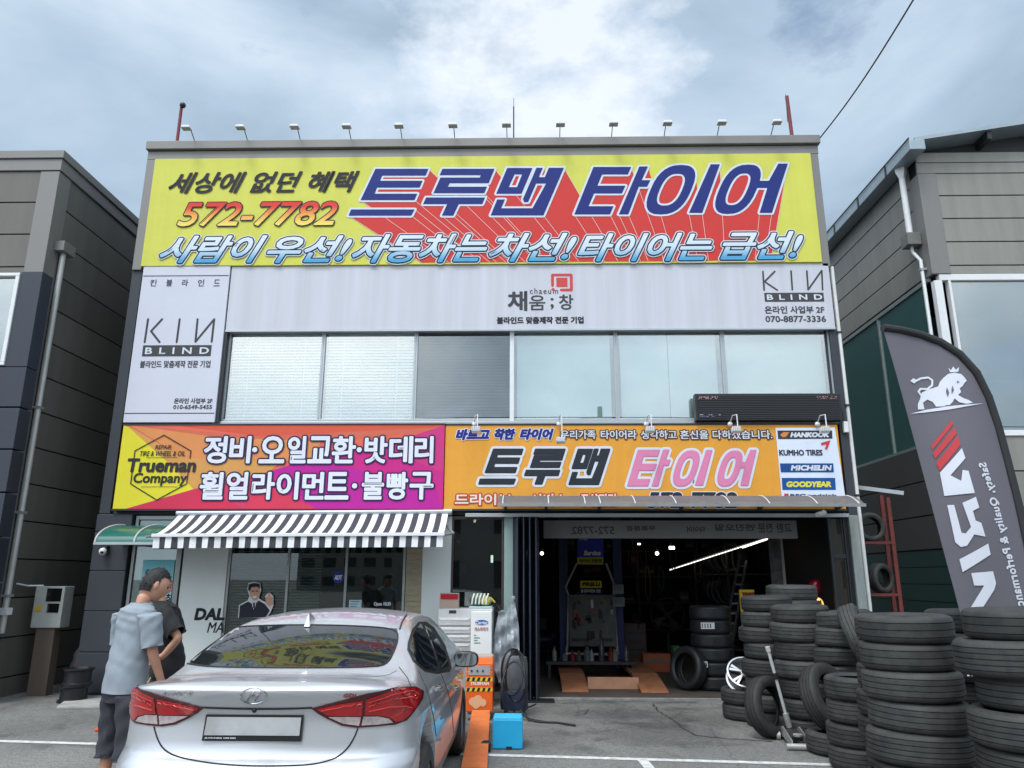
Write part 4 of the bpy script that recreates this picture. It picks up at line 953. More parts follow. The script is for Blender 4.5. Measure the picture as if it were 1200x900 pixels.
# sloping roof and gutter
GUT = mat('gutter_metal', hx('9aa6ac'), .4, .4, var=.12, scale=3); UND = mat('roof_soffit', (.05, .05, .05), .7)
zr = ztopR + .06
k = MB(); y0 = YRc - .35; ax, bx_ = XR - .15, 18
k.hexa([(ax, y0, zr), (bx_, y0, zr + (bx_ - ax) * .16), (bx_, 16, zr + (bx_ - ax) * .16), (ax, 16, zr)], (0, 0, .07)); k.build('roof', [GUT], rn)
k = MB(); k.hexa([(XR + .1, YRc + .1, ztopR - .01), (18, YRc + .1, ztopR - .01), (18, YRc + .1, zr + (18 - ax) * .16 - .02), (XR + .1, YRc + .1, zr + .02)], (0, .1, 0)); k.build('gable', UND, rn)
for x in np.arange(XR + 1.2, 17, 1.1): k = MB(); k.box(x, x + .08, YRc - .3, YRc + .09, zr + (x - ax) * .16 - .16, zr + (x - ax) * .16 - .005); k.build('rafter', DFRAME, rn)
k = MB(); k.box(XR - .30, XR - .02, YRc - .42, 16, zr - .22, zr - .02); k.build('gutter', GUT, rn, bevel=.01)
k = MB()
for i, y in enumerate(np.arange(YRc + .5, 15, 1.25)): k.box(XR - .315, XR - .302, y, y + .05, zr - .23, zr - .0)
k.box(XR - .32, XR - .30, YRc - .43, 16, zr - .019, zr + .01); k.build('gutter_strap', BLACKP, rn)
rp = thing('white_downpipe', 'white downpipe with a rain hopper at the corner of the right neighbour', 'pipe', (XR, YRc, 5))
xa = XR - .14; k = MB(); yd = YRc + .28
zt_ = zr - .22; zj = onX(1066, 285, xa).z
k.lathe([(.05, zt_ - .22), (.06, zt_ - .2), (.11, zt_ - .08), (.12, zt_ + .02), (.0, zt_ + .02)], (xa, yd, 0), 4); k.build('hopper', WHITEP, rp)
k = MB(); k.tube([(xa, yd, zt_ - .2), (xa, yd, zj + .1)], .055, 12); k.build('upper_pipe', WHITEP, rp)
k = MB(); k.box(XR - .26, XR - .01, yd - .13, yd + .13, zj - .1, zj + .14); k.build('collector_box', mat('collector_grey', hx('6c6d68'), .5, var=.2), rp, bevel=.01)
k = MB(); k.tube([(xa, yd, zj - .1), (xa, yd, zj - .2), (xa + .06, yd - .12, zj - .42), (xa + .06, yd - .12, .4)], .032, 10); k.build('lower_pipe', WHITEP, rp)
k = MB(); k.box(XR - .12, XR - .006, yd - .16, yd - .08, zj - .62, zj - .58); k.build('clip', FRAME, rp)
# pale metal arm from the shop's right wall
A, B = onY(1004, 568, .6), onY(1059, 578, .25)
brk = thing('wall_bracket_arm', 'pale steel bracket arm jutting out right of the shop above the red tyre rack', 'bracket', tuple(A))
MB().bar((BR, A.y, A.z), B, .05, .06).build('arm', FRAME, brk); MB().box(BR - .001, BR + .03, A.y - .1, A.y + .1, A.z - .1, A.z + .1).build('wall_plate', FRAME, brk)
# behind the viewer: what the glass and the paint mirror
TW = mat('tower_concrete', (.30, .29, .27), .8, var=.1, scale=.3)
def block(name, label, x, y, w, d, h, nf, nc):
    t = thing(name, label, 'building', (x, y, 0)); MB().box(x - w / 2, x + w / 2, y - d / 2, y + d / 2, 0, h).build('wall', TW, t)
    k = MB()
    for f in range(nf):
        for c_ in range(nc):
            xx = x - w / 2 + w * (c_ + .2) / nc; zz = h * (f + .25) / nf; k.box(xx, xx + w / nc * .6, y + d / 2 - .05, y + d / 2 + .03, zz, zz + h / nf * .5)
    k.build('window', DFRAME, t); MB().box(x - w / 2 - .3, x + w / 2 + .3, y - d / 2, y + d / 2 + .3, h, h + .5).build('roof', GREY, t)
block('apartment_tower', 'tall pale apartment tower mirrored in the shop glass', -22, -95, 16, 12, 19, 8, 6)
block('warehouse', 'low grey warehouse across the road, mirrored in the shop glass', 12, -52, 44, 14, 11.5, 3, 7)
block('apartment_tower', 'second apartment tower farther off, mirrored in the shop glass', 34, -120, 18, 12, 22, 9, 7)
pl = thing('utility_pole', 'concrete utility pole across the road, mirrored in the upstairs glass', 'pole', (4.5, -34, 0))
MB().tube([(4.5, -34, 0), (4.5, -34, 12)], .16, 10).build('pole', TW, pl); MB().box(3.3, 5.7, -34.06, -33.94, 11.2, 11.3).build('crossarm', DFRAME, pl)
k = MB()
for q, z in enumerate((11.35, 10.9, 10.2, 9.7)): k.tube([(-60, -34 + .1 * q, z + .6), (-20, -34 + .1 * q, z - .3), (4.5, -34 + .1 * q, z), (40, -34 + .1 * q, z - .3), (80, -34 + .1 * q, z + .4)], .03, 5)
k.build('line_wire', BLACKP, pl)

# ================================================================== TYRES
def rubber_mat():
    m = mat('tyre_rubber', (.036, .0385, .040), .66, var=.45, scale=7, bump=.25, bscale=90, spec=.45); t = m.node_tree
    # tread sipes: fine slanting cuts round the outer face, and pale road dust on it
    b = t.nodes['Principled BSDF']; co = t.nodes.new('ShaderNodeTexCoord'); g = t.nodes.new('ShaderNodeTexGradient'); g.gradient_type = 'RADIAL'; t.links.new(co.outputs['Object'], g.inputs[0])
    sx = t.nodes.new('ShaderNodeSeparateXYZ'); t.links.new(co.outputs['Object'], sx.inputs[0])
    def mth(op, a, b_=None, c_=None):
        n = t.nodes.new('ShaderNodeMath'); n.operation = op
        for i, q in enumerate((a, b_, c_)):
            if q is None: continue
            if isinstance(q, (int, float)): n.inputs[i].default_value = q
            else: t.links.new(q, n.inputs[i])
        return n.outputs[0]
    u = mth('MULTIPLY_ADD', sx.outputs['Z'], 9.0, mth('MULTIPLY', g.outputs['Fac'], 72.0)); fr = mth('FRACT', u); cut = mth('GREATER_THAN', fr, .12)
    rad = mth('SQRT', mth('ADD', mth('MULTIPLY', sx.outputs['X'], sx.outputs['X']), mth('MULTIPLY', sx.outputs['Y'], sx.outputs['Y']))); on = mth('GREATER_THAN', rad, .292)
    hgt = mth('MULTIPLY_ADD', mth('SUBTRACT', cut, 1.0), on, 1.0)
    rp = [x for x in t.nodes if x.type == 'VALTORGB'][0]; rp.color_ramp.elements[1].color = (.058, .056, .051, 1); rp.color_ramp.elements[0].position = .34; rp.color_ramp.elements[1].position = .80
    oi = t.nodes.new('ShaderNodeObjectInfo'); mrr = t.nodes.new('ShaderNodeMapRange'); mrr.inputs['To Min'].default_value = .72; mrr.inputs['To Max'].default_value = 1.35; t.links.new(oi.outputs['Random'], mrr.inputs['Value'])
    vm = t.nodes.new('ShaderNodeVectorMath'); vm.operation = 'SCALE'; t.links.new(rp.outputs[0], vm.inputs[0]); t.links.new(mrr.outputs[0], vm.inputs['Scale']); t.links.new(vm.outputs[0], b.inputs['Base Color'])
    old = [x for x in t.nodes if x.type == 'BUMP'][0]; bp = t.nodes.new('ShaderNodeBump'); bp.inputs['Strength'].default_value = .45; bp.inputs['Distance'].default_value = .004
    t.links.new(hgt, bp.inputs['Height']); t.links.new(old.outputs[0], bp.inputs['Normal']); t.links.new(bp.outputs[0], b.inputs['Normal'])
    return m
RUB = rubber_mat(); RUBNEW = mat('tyre_rubber_new', (.014, .015, .017), .5, var=.25, scale=9, bump=.2, bscale=90)
def tyre_mesh(R, W, r, grooves=4, m=None, n=56):
    h = W / 2; bulge = R - (R - r) * .45
    pr = [(r, -h * .78), (r + .012, -h * .9), (r + .03, -h * .97), (bulge, -h * 1.04), (R - .035, -h * .99), (R - .016, -h * .90), (R - .006, -h * .80)]
    half = h * .78; gw = .0032
    for g in range(grooves):
        c = -half + 2 * half * (g + .5) / grooves + (0 if grooves > 3 else 0)
        crown = lambda z: R - .0035 * (z / h) ** 4
        pr += [(crown(c - gw), c - gw), (R - .0105, c - gw * .8), (R - .0105, c + gw * .8), (crown(c + gw), c + gw)]
    pr += [(R - .006, h * .80), (R - .016, h * .90), (R - .035, h * .99), (bulge, h * 1.04), (r + .03, h * .97), (r + .012, h * .9), (r, h * .78)]
    pr += [(r + .02, h * .70), (bulge, h * .88), (R - .04, h * .82), (R - .028, 0), (R - .04, -h * .82), (bulge, -h * .88), (r + .02, -h * .70)]
    k = MB(); k.lathe(pr, n=n, close=True)
    # shoulder blocks: short cuts round both edges of the tread
    for i in range(n):
        pass
    return k
TY = {}
TREADS = {'s': 3, 'm': 4, 'l': 4, 'x': 5, 'w': 3}
def tyre_src(key):
    if key in TY: return TY[key]
    R, W, r, g, m = {'s': (.305, .176, .195, 3, RUB), 'm': (.312, .196, .20, 4, RUB), 'l': (.338, .196, .215, 4, RUB), 'x': (.345, .216, .225, 5, RUB), 'n': (.32, .20, .21, 4, RUBNEW), 'w': (.322, .186, .205, 3, RUB)}[key]
    ob = tyre_mesh(R, W, r, g).build('tyre', m); me = ob.data; bpy.data.objects.remove(ob); TY[key] = (me, R, W); return TY[key]
def tyre(key, loc, rot, label, group):
    me, R, W = tyre_src(key); o = bpy.data.objects.new('tyre', me); COL.objects.link(o); o.location = loc; o.rotation_euler = rot
    return tag(o, label, 'tyre', group)
ORD = ['bottom', 'second', 'third', 'fourth', 'fifth', 'sixth', 'seventh', 'eighth', 'ninth']
def stack(pt, keys, phrase, group, offs=None, tilt=.022, seed=1):
    rnd = random.Random(seed); z = .004; n = len(keys)
    for i, kx in enumerate(keys):
        me, R, W = tyre_src(kx); W *= 1.03
        ox, oy = offs[i] if offs else (rnd.uniform(-.03, .03), rnd.uniform(-.03, .03))
        w = 'bottom' if i == 0 else ('top' if i == n - 1 else ORD[i] + '-lowest')
        if n == 1: w = 'only'
        tyre(kx, (pt[0] + ox, pt[1] + oy, z + W / 2), (rnd.uniform(-tilt, tilt), rnd.uniform(-tilt, tilt), rnd.uniform(0, 6)), f'worn tyre, {w} of {phrase}', group)
        z += W
    return z
def at_depth(px, py, dist, z):   # ground position under the pixel column at a horizontal distance
    p = onY(px, py, EYE.y + dist); return (p.x, EYE.y + dist)
GRP = 'used tyres piled by the garage mouth'
A_ = at_depth(872, 800, 10.15, 0); stack(A_, ['s', 's'], 'the low pair capped by a silver alloy wheel', GRP, seed=2, tilt=.004)
B_ = at_depth(902, 780, 9.72, 0); stack(B_, ['s', 's', 'w', 'm', 's', 's', 's', 's'], 'the tall stack right of the alloy-topped pair', GRP, seed=3)
B2 = at_depth(935, 760, 10.35, 0); stack(B2, ['m'] * 7 + ['w'], 'the stack hidden behind the first two tall ones', GRP, seed=4)
C_ = at_depth(941, 790, 9.15, 0); stack(C_, ['m', 'm', 'm', 'w', 'm', 'm', 'w'], 'the tall stack behind the trolley jack handle', GRP, seed=5)
D_ = at_depth(980, 800, 8.95, 0); stack(D_, ['m', 'm', 's', 's', 's', 'm', 'w'], 'the crooked stack leaning right in the middle of the pile', GRP, offs=[(0, 0), (-.01, .01), (-.05, 0), (-.03, .02), (.01, .0), (.05, .0), (.12, .0)], seed=6, tilt=.10)
D1 = at_depth(982, 860, 8.30, 0); stack(D1, ['m'], 'its place', GRP, seed=7)
bpy.data.objects[[o.name for o in bpy.data.objects if o.get('label', '').endswith('only of its place')][0]]['label'] = 'worn tyre lying flat on the asphalt just right of the trolley jack'
tyre('l', (D1[0] - .02, D1[1] + .13, .20 + .30), (1.2, .2, .55), 'worn tyre tipped on edge, gaping left, on the flat tyre by the jack', GRP)
E_ = at_depth(996, 770, 8.7, 0); tyre('l', (E_[0] + .02, E_[1] - .25, 1.10), (1.22, .12, 1.05), 'worn tyre standing on edge between the crooked stack and the big front stack', GRP)
F_ = at_depth(1013, 850, 7.62, 0); stack(F_, ['m', 'm', 'm', 'm'], 'the four-high stack left of the big front stack', GRP, seed=8)
G_ = at_depth(1075, 850, 5.95, 0); stack(G_, ['x', 'l', 'x', 'l', 'l', 'w', 'w'], 'the big front stack left of the grey flag', GRP, offs=[(0, 0), (.02, 0), (.0, .01), (.02, .0), (.0, 0), (-.01, .01), (.0, .0)], seed=9)
G2 = at_depth(1052, 800, 6.75, 0); stack(G2, ['m', 'm', 'm', 'l', 'm', 'w', 'm'], 'the stack peeping over and left of the big front stack', GRP, seed=10)
H_ = at_depth(1138, 800, 7.45, 0); stack(H_, ['l', 'm', 'l', 'm', 'l', 'm', 'm'], 'the shadowed stack behind the foot of the grey flag', GRP, seed=11)
I_ = at_depth(1208, 850, 5.25, 0); stack(I_, ['x', 'x', 'x', 'x', 'm', 'x', 'w'], 'the nearest stack at the right edge of the picture', GRP, offs=[(-.01, 0), (-.0, 0), (.02, .01), (-.01, 0), (.05, .02), (-.04, 0), (.02, 0)], seed=12)
J_ = at_depth(901, 830, 9.05, 0); tyre('w', (J_[0], J_[1] - .02, .315), (1.36, 0, .62), 'worn tyre propped upright against the tall stack behind the jack handle', GRP)
# alloy wheel on the low pair
def alloy(loc, rot, R, W, label, name='alloy_wheel'):
    t = thing(name, label, 'wheel', (0, 0, 0)); AL = mat('alloy', (.46, .47, .49), .35, .8, var=.08); DK_ = mat('alloy_dark', (.03, .03, .035), .4, .5)
    MB().lathe([(R, -W / 2), (R + .012, -W / 2), (R + .012, -W / 2 + .02), (R - .01, -W / 2 + .03), (R - .03, 0), (R - .01, W / 2 - .02), (R + .012, W / 2 - .01), (R + .012, W / 2), (R - .006, W / 2 + .002), (R - .018, W / 2 - .02), (R - .045, 0), (R - .025, -W / 2)], n=40, close=True).build('rim', AL, t)
    MB().lathe([(0, -.0), (R - .04, -.0), (R - .04, .01), (0, .01)], n=32).build('backing_disc', DK_, t)
    z = W / 2 - .012
    for i in range(5):
        a = 2 * math.pi * i / 5
        for dlt in (-.16, .16):
            u = Vector((math.cos(a), math.sin(a), 0)); v = Vector((math.cos(a + dlt), math.sin(a + dlt), 0)); nn = Vector((-v.y, v.x, 0)) * .013
            k = MB(); p0 = u * .045; p1 = v * (R - .012)
            k.hexa([p0 - nn * .8 + Vector((0, 0, z)), p1 - nn * 1.5 + Vector((0, 0, z - .012)), p1 + nn * 1.5 + Vector((0, 0, z - .012)), p0 + nn * .8 + Vector((0, 0, z))], (0, 0, -.03)); k.build('spoke', AL, t, bevel=.003)
    k = MB(); k.lathe([(0, z + .008), (.05, z + .005), (.055, z - .03), (0, z - .03)], n=20); h = k.build('hub', AL, t)
    MB().lathe([(0, z + .011), (.026, z + .0105), (.026, z + .004)], n=16).build('cap', DK_, h)
    t.location = loc; t.rotation_euler = rot; return t
alloy((A_[0] - .02, A_[1] - .10, .352 + .16), (.85, -.1, .0), .205, .17, 'silver five-spoke alloy wheel lying tilted on the low pair of tyres')
# red rack with tyres in the alley
yR = .9
rk = thing('tyre_rack', 'red steel tyre rack in the gap right of the shop', 'rack', (6, yR, 0)); REDS = mat('red_rack_steel', hx('6f302c'), .6, .2, var=.25, scale=6)
yk1, yk2 = yR, yR + .22
p1 = onY(1041, 583, yk1); p2 = onY(1056, 724, yk1); xR_ = (p1.x + p2.x) / 2; xl_ = BR + .12
for y in (yk1, yk2): MB().box(xR_ - .03, xR_ + .03, y - .02, y + .02, 0, p1.z if y == yk1 else p1.z + .06).build('upright', REDS, rk); MB().box(xl_ - .03, xl_ + .02, y - .02, y + .02, 0, p1.z).build('upright', REDS, rk)
shelf_z = [fz(1030, 636, yk1), fz(1035, 697, yk1), fz(1040, 757, yk1)]
for z in shelf_z:
    for y in (yk1, yk2): MB().box(xl_ + .021, xR_ + .031, y - .025, y + .025, z - .02, z + .02).build('shelf_bar', REDS, rk)
for i, z in enumerate(shelf_z[:2]):
    me, Rr, Wd = tyre_src('s'); xx = fx(1026 + 6 * i, 640, yk1); o = tyre('s', (xx, yk1 + .14, z + .018 + Rr * .78), (R_(90), 0, .5 * i), ['worn tyre standing on the upper shelf of the red rack', 'worn tyre standing on the lower shelf of the red rack'][i], 'tyres on the red rack'); o.scale = (.78, .78, 1.0)

# ================================================================== FEATHER FLAG
YG = -5.05
fg = thing('feather_flag', 'tall grey feather flag with a white crowned lion and mirrored lettering, among the tyres', 'flag', (3.9, YG, 0))
outl = [(1033.5, 384.5), (1058, 386), (1082, 390), (1105, 399), (1126, 414), (1145, 436), (1160, 465), (1172, 500), (1182, 540), (1192, 585), (1203, 640), (1214, 700), (1226, 768), (1238, 830), (1190, 815), (1148, 800), (1120, 694), (1090, 585), (1060, 480)]
FW = [(lambda w: (w.x, w.z))(onY(*p, YG)) for p in outl]
def wave(x, z): return .035 * math.sin(z * 2.3 + x * 3.1) + .02 * math.sin(x * 7 - z * 1.3)
def cdt(poly, step):
    x0, x1 = min(p[0] for p in poly), max(p[0] for p in poly); z0, z1 = min(p[1] for p in poly), max(p[1] for p in poly)
    vs = []; n = 0
    for i in range(len(poly)):
        a, b = poly[i], poly[(i + 1) % len(poly)]; L_ = math.hypot(b[0] - a[0], b[1] - a[1]); m = max(1, int(L_ / step))
        for j in range(m): vs.append(Vector((a[0] + (b[0] - a[0]) * j / m, a[1] + (b[1] - a[1]) * j / m)))
    n = len(vs); loop = list(range(n))
    x = x0 + step / 2
    while x < x1:
        z = z0 + step / 2
        while z < z1:
            ins = False
            for i in range(n):
                a, b = vs[i], vs[(i + 1) % n]
                if (a.y > z) != (b.y > z) and x < (b.x - a.x) * (z - a.y) / (b.y - a.y) + a.x: ins = not ins
            if ins: vs.append(Vector((x, z)))
            z += step
        x += step
    r = delaunay_2d_cdt(vs, [], [loop], 1, 1e-6)
    return r[0], [tuple(f) for f in r[2]], [e for e in r[1]]
V_, F_s, _ = cdt(FW, .07)
FLAG = mat('flag_fabric', hx('64626b'), .7, var=.05, scale=2); FLB = mat('flag_sleeve', (.02, .02, .022), .7, var=.1)
k = MB(); k.add([(v.x, YG + wave(v.x, v.y), v.y) for v in V_], F_s, 0, True); k.add([(v.x, YG + .004 + wave(v.x, v.y), v.y) for v in V_], F_s, 0, True); k.build('fabric', FLAG, fg)
k = MB(); P = [(FW[i][0], YG + wave(*FW[i]), FW[i][1]) for i in range(0, 14)]; 
sl_ = MB(); sl_.tube(P, .036, 10); sl_.build('pole_sleeve', FLB, fg)
b = Vector(P[-1]); k.tube([b + Vector((-.01, 0, .1)), Vector((b.x + .10, YG, .03))], .018, 8); k.build('pole', mat('flag_pole', (.05, .05, .05), .4, .3), fg)
for a in (0.4, 1.97, 3.54, 5.1):
    c = Vector((b.x + .10, YG, .0)); MB().bar(c + Vector((0, 0, .02)), c + Vector((math.cos(a) * .42, math.sin(a) * .42, .02)), .05, .012).build('base_leg', BLACKP, fg)
def fput(off): return lambda x, z, d: (x, YG + wave(x, z) - .004 - off - d, z)
CL = lambda x, y: (980 + x / 2.143, 360 + y / 2.143); CW = lambda x, y: (1000 + x / 3.6, 480 + y / 3.6)
g_ = lambda cf, p: (lambda w: (w.x, w.z))(onY(*cf(*p), YG))
def fpoly(mb, cf, pts, m=0):
    pts = [g_(cf, p) for p in pts]; v, f, _ = cdt(pts, .05); d = jit(); mb.add([fput(.002)(q.x, q.y, d) for q in v], f, m)
FWH = ink('e4e7f2'); FRD = ink('cf4b4f')
k = MB()
fpoly(k, CL, [(215, 214), (235, 205), (258, 198), (263, 186), (272, 176), (284, 166), (300, 163), (316, 167), (324, 176), (329, 184), (323, 190), (318, 198), (311, 203), (314, 213), (306, 220), (318, 228), (332, 233), (343, 240), (326, 243), (308, 239), (297, 229), (292, 238), (284, 246), (267, 247), (274, 240), (264, 229), (250, 231), (262, 243), (276, 249), (250, 250), (242, 238), (229, 232), (217, 240), (220, 257), (203, 258), (203, 244), (209, 232)])
fpoly(k, CL, [(285, 150), (291, 157), (297, 147), (303, 156), (311, 149), (309, 161), (289, 162)])
fpoly(k, CL, [(183, 269), (225, 258), (280, 249), (371, 241), (285, 257), (222, 265)])
capsules(k, [(g_(CL, a), g_(CL, b)) for a, b in zip([(213, 222), (206, 212), (212, 205), (230, 205), (243, 195), (244, 182), (234, 175), (214, 178), (202, 184)], [(206, 212), (212, 205), (230, 205), (243, 195), (244, 182), (234, 175), (214, 178), (202, 184), (196, 187)])], .009, fput(.002))
fpoly(k, CL, [(184, 186), (194, 178), (204, 184), (196, 192)])
k.build('lion_emblem', FWH, fg)
k = MB()
fpoly(k, CL, [(279, 200), (284, 214), (280, 226), (276, 212)]); fpoly(k, CL, [(293, 196), (296, 208), (290, 218), (290, 205)]); fpoly(k, CL, [(305, 184), (311, 187), (304, 190)])
k2 = MB(); k2.v = [(x, y - .004, z) for x, y, z in k.v]; k2.f = k.f; k2.m = k.m; k2.sm = k.sm; k2.build('lion_detail', FLAG, fg)
k = MB()
for q in ([(322, 155), (410, 45), (416, 62), (328, 172)], [(328, 188), (420, 76), (428, 102), (338, 210)], [(342, 228), (432, 112), (441, 152), (356, 260)]): fpoly(k, CW, q)
k.build('red_stripes', FRD, fg)
k = MB()
fpoly(k, CW, [(357, 268), (446, 166), (459, 208), (398, 280), (440, 304), (446, 258), (470, 262), (495, 355), (376, 366)])
fpoly(k, CW, [(388, 404), (414, 404), (446, 520), (462, 524), (482, 497), (445, 396), (500, 371), (514, 416), (488, 430), (500, 470), (524, 480), (543, 537), (496, 528), (470, 575), (446, 580), (424, 560)])
fpoly(k, CW, [(443, 632), (556, 566), (568, 612), (458, 686)])
fpoly(k, CW, [(492, 690), (582, 682), (598, 732), (592, 760), (528, 868), (504, 888), (492, 842), (548, 742), (506, 742)])
fpoly(k, CW, [(508, 930), (560, 868), (660, 860), (690, 930), (660, 990), (560, 1000)])
k.build('lettering', FWH, fg)
def along(a, b, h, txt, bold):
    A = onY(*a, YG); B = onY(*b, YG); e1 = Vector((B.x - A.x, B.z - A.z)); Ln = e1.length; e1.normalize(); e2 = Vector((e1.y, -e1.x))   # to the left when heading down
    mb = MB(); write(mb, txt, (0, Ln, 0, h), lambda d: (lambda u, v, dd: fput(.002)(A.x + e1.x * u + e2.x * v, A.z + e1.y * u + e2.y * v, dd)), [(0, bold)], 0, 1.1); return mb.build('lettering', FWH, fg)
along((1155, 542), (1206, 716), .095, 'Safety, Quality & Performance', .003)
q = [onY(*p, YG) for p in ((1138, 797), (1166, 806))]; along((1140, 800), (1140.2, 800.1), .05, '.', 0) if False else None
mb = MB(); write(mb, 'arivo.co.uk', (q[0].x - .03, q[0].x + .42, q[0].z + .03, q[0].z + .11), fput, [(0, .004)], flip=True); mb.build('lettering', FWH, fg)

# ================================================================== TROLLEY JACK
j0 = onZ(942, 884); jr = onZ(913, 877)
jk = thing('trolley_jack', 'steel trolley jack with a long raised handle on the asphalt before the tyres', 'jack', (j0.x, j0.y, 0))
JG = mat('jack_steel', (.40, .40, .39), .4, .4, var=.25, scale=12); JD = mat('jack_dark', (.05, .05, .05), .5, .4, var=.2)
fwd_ = (onZ(944, 884) - onZ(921, 862)); fwd_.z = 0; fwd_.normalize(); sd = Vector((-fwd_.y, fwd_.x, 0)); ctr = onZ(932, 873)
L2 = .27
for s in (-1, 1):
    k = MB(); a = ctr - fwd_ * L2 + sd * .085 * s; b = ctr + fwd_ * L2 + sd * .085 * s
    k.hexa([a + Vector((0, 0, .04)), b + Vector((0, 0, .035)), b + Vector((0, 0, .09)), a + fwd_ * .1 + Vector((0, 0, .15)), a + Vector((0, 0, .13))], sd * .012); k.build('side_plate', JG, jk, bevel=.004)
for s in (-1, 1):
    c = ctr - fwd_ * .24 + sd * .125 * s; k = MB(); k.tube([c - sd * .02 + Vector((0, 0, .045)), c + sd * .02 + Vector((0, 0, .045))], .045, 16); k.build('wheel', JG, jk)
k = MB(); c = ctr + fwd_ * .27; k.tube([c - sd * .14 + Vector((0, 0, .034)), c + sd * .14 + Vector((0, 0, .034))], .033, 14); k.build('front_roller', JG, jk)
k = MB(); k.bar(ctr - fwd_ * .2 + Vector((0, 0, .10)), ctr + fwd_ * .12 + Vector((0, 0, .085)), .12, .05); k.build('lift_arm', JD, jk, bevel=.006)
k = MB(); k.lathe([(0, .115), (.045, .115), (.05, .135), (.04, .14), (0, .136)], (ctr.x + fwd_.x * .17, ctr.y + fwd_.y * .17, 0), 18); k.build('saddle', JG, jk)
hb = ctr - fwd_ * .24 + Vector((0, 0, .13)); ht = onY(899.5, 759, hb.y - .05)
hm = hb.lerp(ht, .17); hn = hb.lerp(ht, .60)
k = MB(); k.tube([hb, hm], .032, 12); k.build('handle_socket', JG, jk)
hdl = MB().tube([hm, ht], .018, 12).build('handle', mat('chrome_pole', (.62, .63, .64), .3, .35, var=.08), jk)
MB().tube([hn, hb.lerp(ht, .68)], .027, 12).build('collar', BLACKP, hdl); MB().tube([hb.lerp(ht, .95), ht + (ht - hb).normalized() * .01], .026, 12).build('grip', mat('grip_grey', (.45, .45, .43), .6), hdl)

# ================================================================== ORANGE SERVICE MACHINE AND WHAT STANDS BY IT
m0 = onZ(563, 845); om = thing('service_machine', 'orange fluid service machine on castors with black and yellow warning tape', 'machine', (m0.x, m0.y, 0))
ym = m0.y; ORG_ = mat('machine_orange', hx('e0611f'), .4, var=.08, scale=4, coat=.2)
x0, x1 = fx(546, 800, ym), fx(577.5, 800, ym); z0, z1 = .10, fz(560, 774, ym); dp_ = .5
k = MB(); k.box(x0, x1, ym, ym + dp_, z0, z1 - .12); k.hexa([(x0, ym, z1 - .119), (x0, ym + dp_, z1 - .119), (x0, ym + dp_, z1 + .02), (x0, ym + .12, z1 + .02), (x0, ym, z1 - .03)], (x1 - x0, 0, 0)); bd = k.build('body', ORG_, om, bevel=.012)
k = MB(); k.box(x0 + .015, x1 - .015, ym + .13, ym + dp_ - .02, z1 + .02, z1 + .035); k.build('top_tray', mat('tray_pale', (.5, .36, .28), .5), om)
k = MB(); k.box(x0 + .03, x1 - .03, ym - .008, ym + .001, z1 - .17, z1 - .06); pn = k.build('control_panel', mat('panel_grey', (.33, .33, .34), .4), om)
for q in range(3): k = MB(); k.tube([(x0 + .07 + q * .07, ym - .018, z1 - .12), (x0 + .07 + q * .07, ym - .007, z1 - .12)], .012, 10); k.build('knob', BLACKP, pn)
def tape(zc):
    k = MB(); k.box(x0 + .004, x1 - .004, ym - .004, ym + .001, zc - .022, zc + .022, 0); n = 5; w = (x1 - x0 - .01) / n
    for q in range(n): k.add([(x0 + .006 + w * q, ym - .0055, zc - .021), (x0 + .006 + w * (q + .5), ym - .0055, zc - .021), (x0 + .006 + w * (q + .5) + .02 - .006, ym - .0055, zc + .021), (x0 + .006 + w * q + .014, ym - .0055, zc + .021)], [(0, 1, 2, 3)], 1)
    k.build('warning_tape', [ink('e6c23a'), ink('2a2622')], bd)
zt1, zt2 = fz(560, 796, ym), fz(560, 808, ym); tape(zt1); tape(zt2)
lettering(bd, 'TRUEMAN', (551, 573, 799, 803), ym - .004, [(0, .002)], [ink('f2ece2')])
k = MB()
for cx, cz, r in ((.09, .16, .05), (.15, .18, .055), (.21, .15, .045), (.13, .13, .05)): k.lathe([(0, 0), (r, 0), (r, .002), (0, .002)], (x0 + cx, ym - .004 - .4 * jit() - cx * .004, z0 + cz - .04), 20, axis='y')
k.build('bubble_decal', ink('f0b48a'), bd)
k = MB()
for q in range(6): k.box(x1 - .001, x1 + .003, ym + .08, ym + dp_ - .1, z0 + .12 + q * .035, z0 + .135 + q * .035)
k.build('louvre', ink('8f3c14'), bd)
for a in (x0 + .05, x1 - .05):
    for y in (ym + .07, ym + dp_ - .07):
        c_ = MB(); c_.tube([(a - .018, y, .045), (a + .018, y, .045)], .044, 14); w = c_.build('castor', mat('castor_grey', (.25, .25, .25), .5), om); MB().box(a - .028, a + .028, y - .02, y + .02, .05, .101).build('fork', FRAME, w)
# hose loops on a hook
hz = thing('hose_coil', 'black hoses hanging in long loops beside the orange machine', 'hose', (x1 + .2, ym, .6))
def loop_(cx, cy, cz, rx, rz, ph, r=.014):
    return MB().tube([(cx + rx * math.sin(2 * math.pi * i / 28) , cy + .05 * math.sin(2 * math.pi * i / 14 + ph), cz + rz * math.cos(2 * math.pi * i / 28)) for i in range(29)], r, 8, cap=False)
hx0 = fx(600, 800, ym - .02)
loop_(hx0 - .0, ym + .05, .56, .13, .27, 0).build('hose', BLACKP, hz); loop_(hx0 + .05, ym + .09, .50, .13, .30, 1).build('hose', BLACKP, hz); loop_(hx0 + .03, ym + .02, .36, .15, .32, 2).build('hose', BLACKP, hz)
k = MB(); k.tube([(hx0 + .1, ym + .05, .12), (hx0 + .2, ym - .02, .02), (hx0 + .35, ym - .12, .015), (hx0 + .55, ym - .15, .015), (hx0 + .75, ym - .32, .015)], .012, 8); k.build('trailing_end', BLACKP, hz)
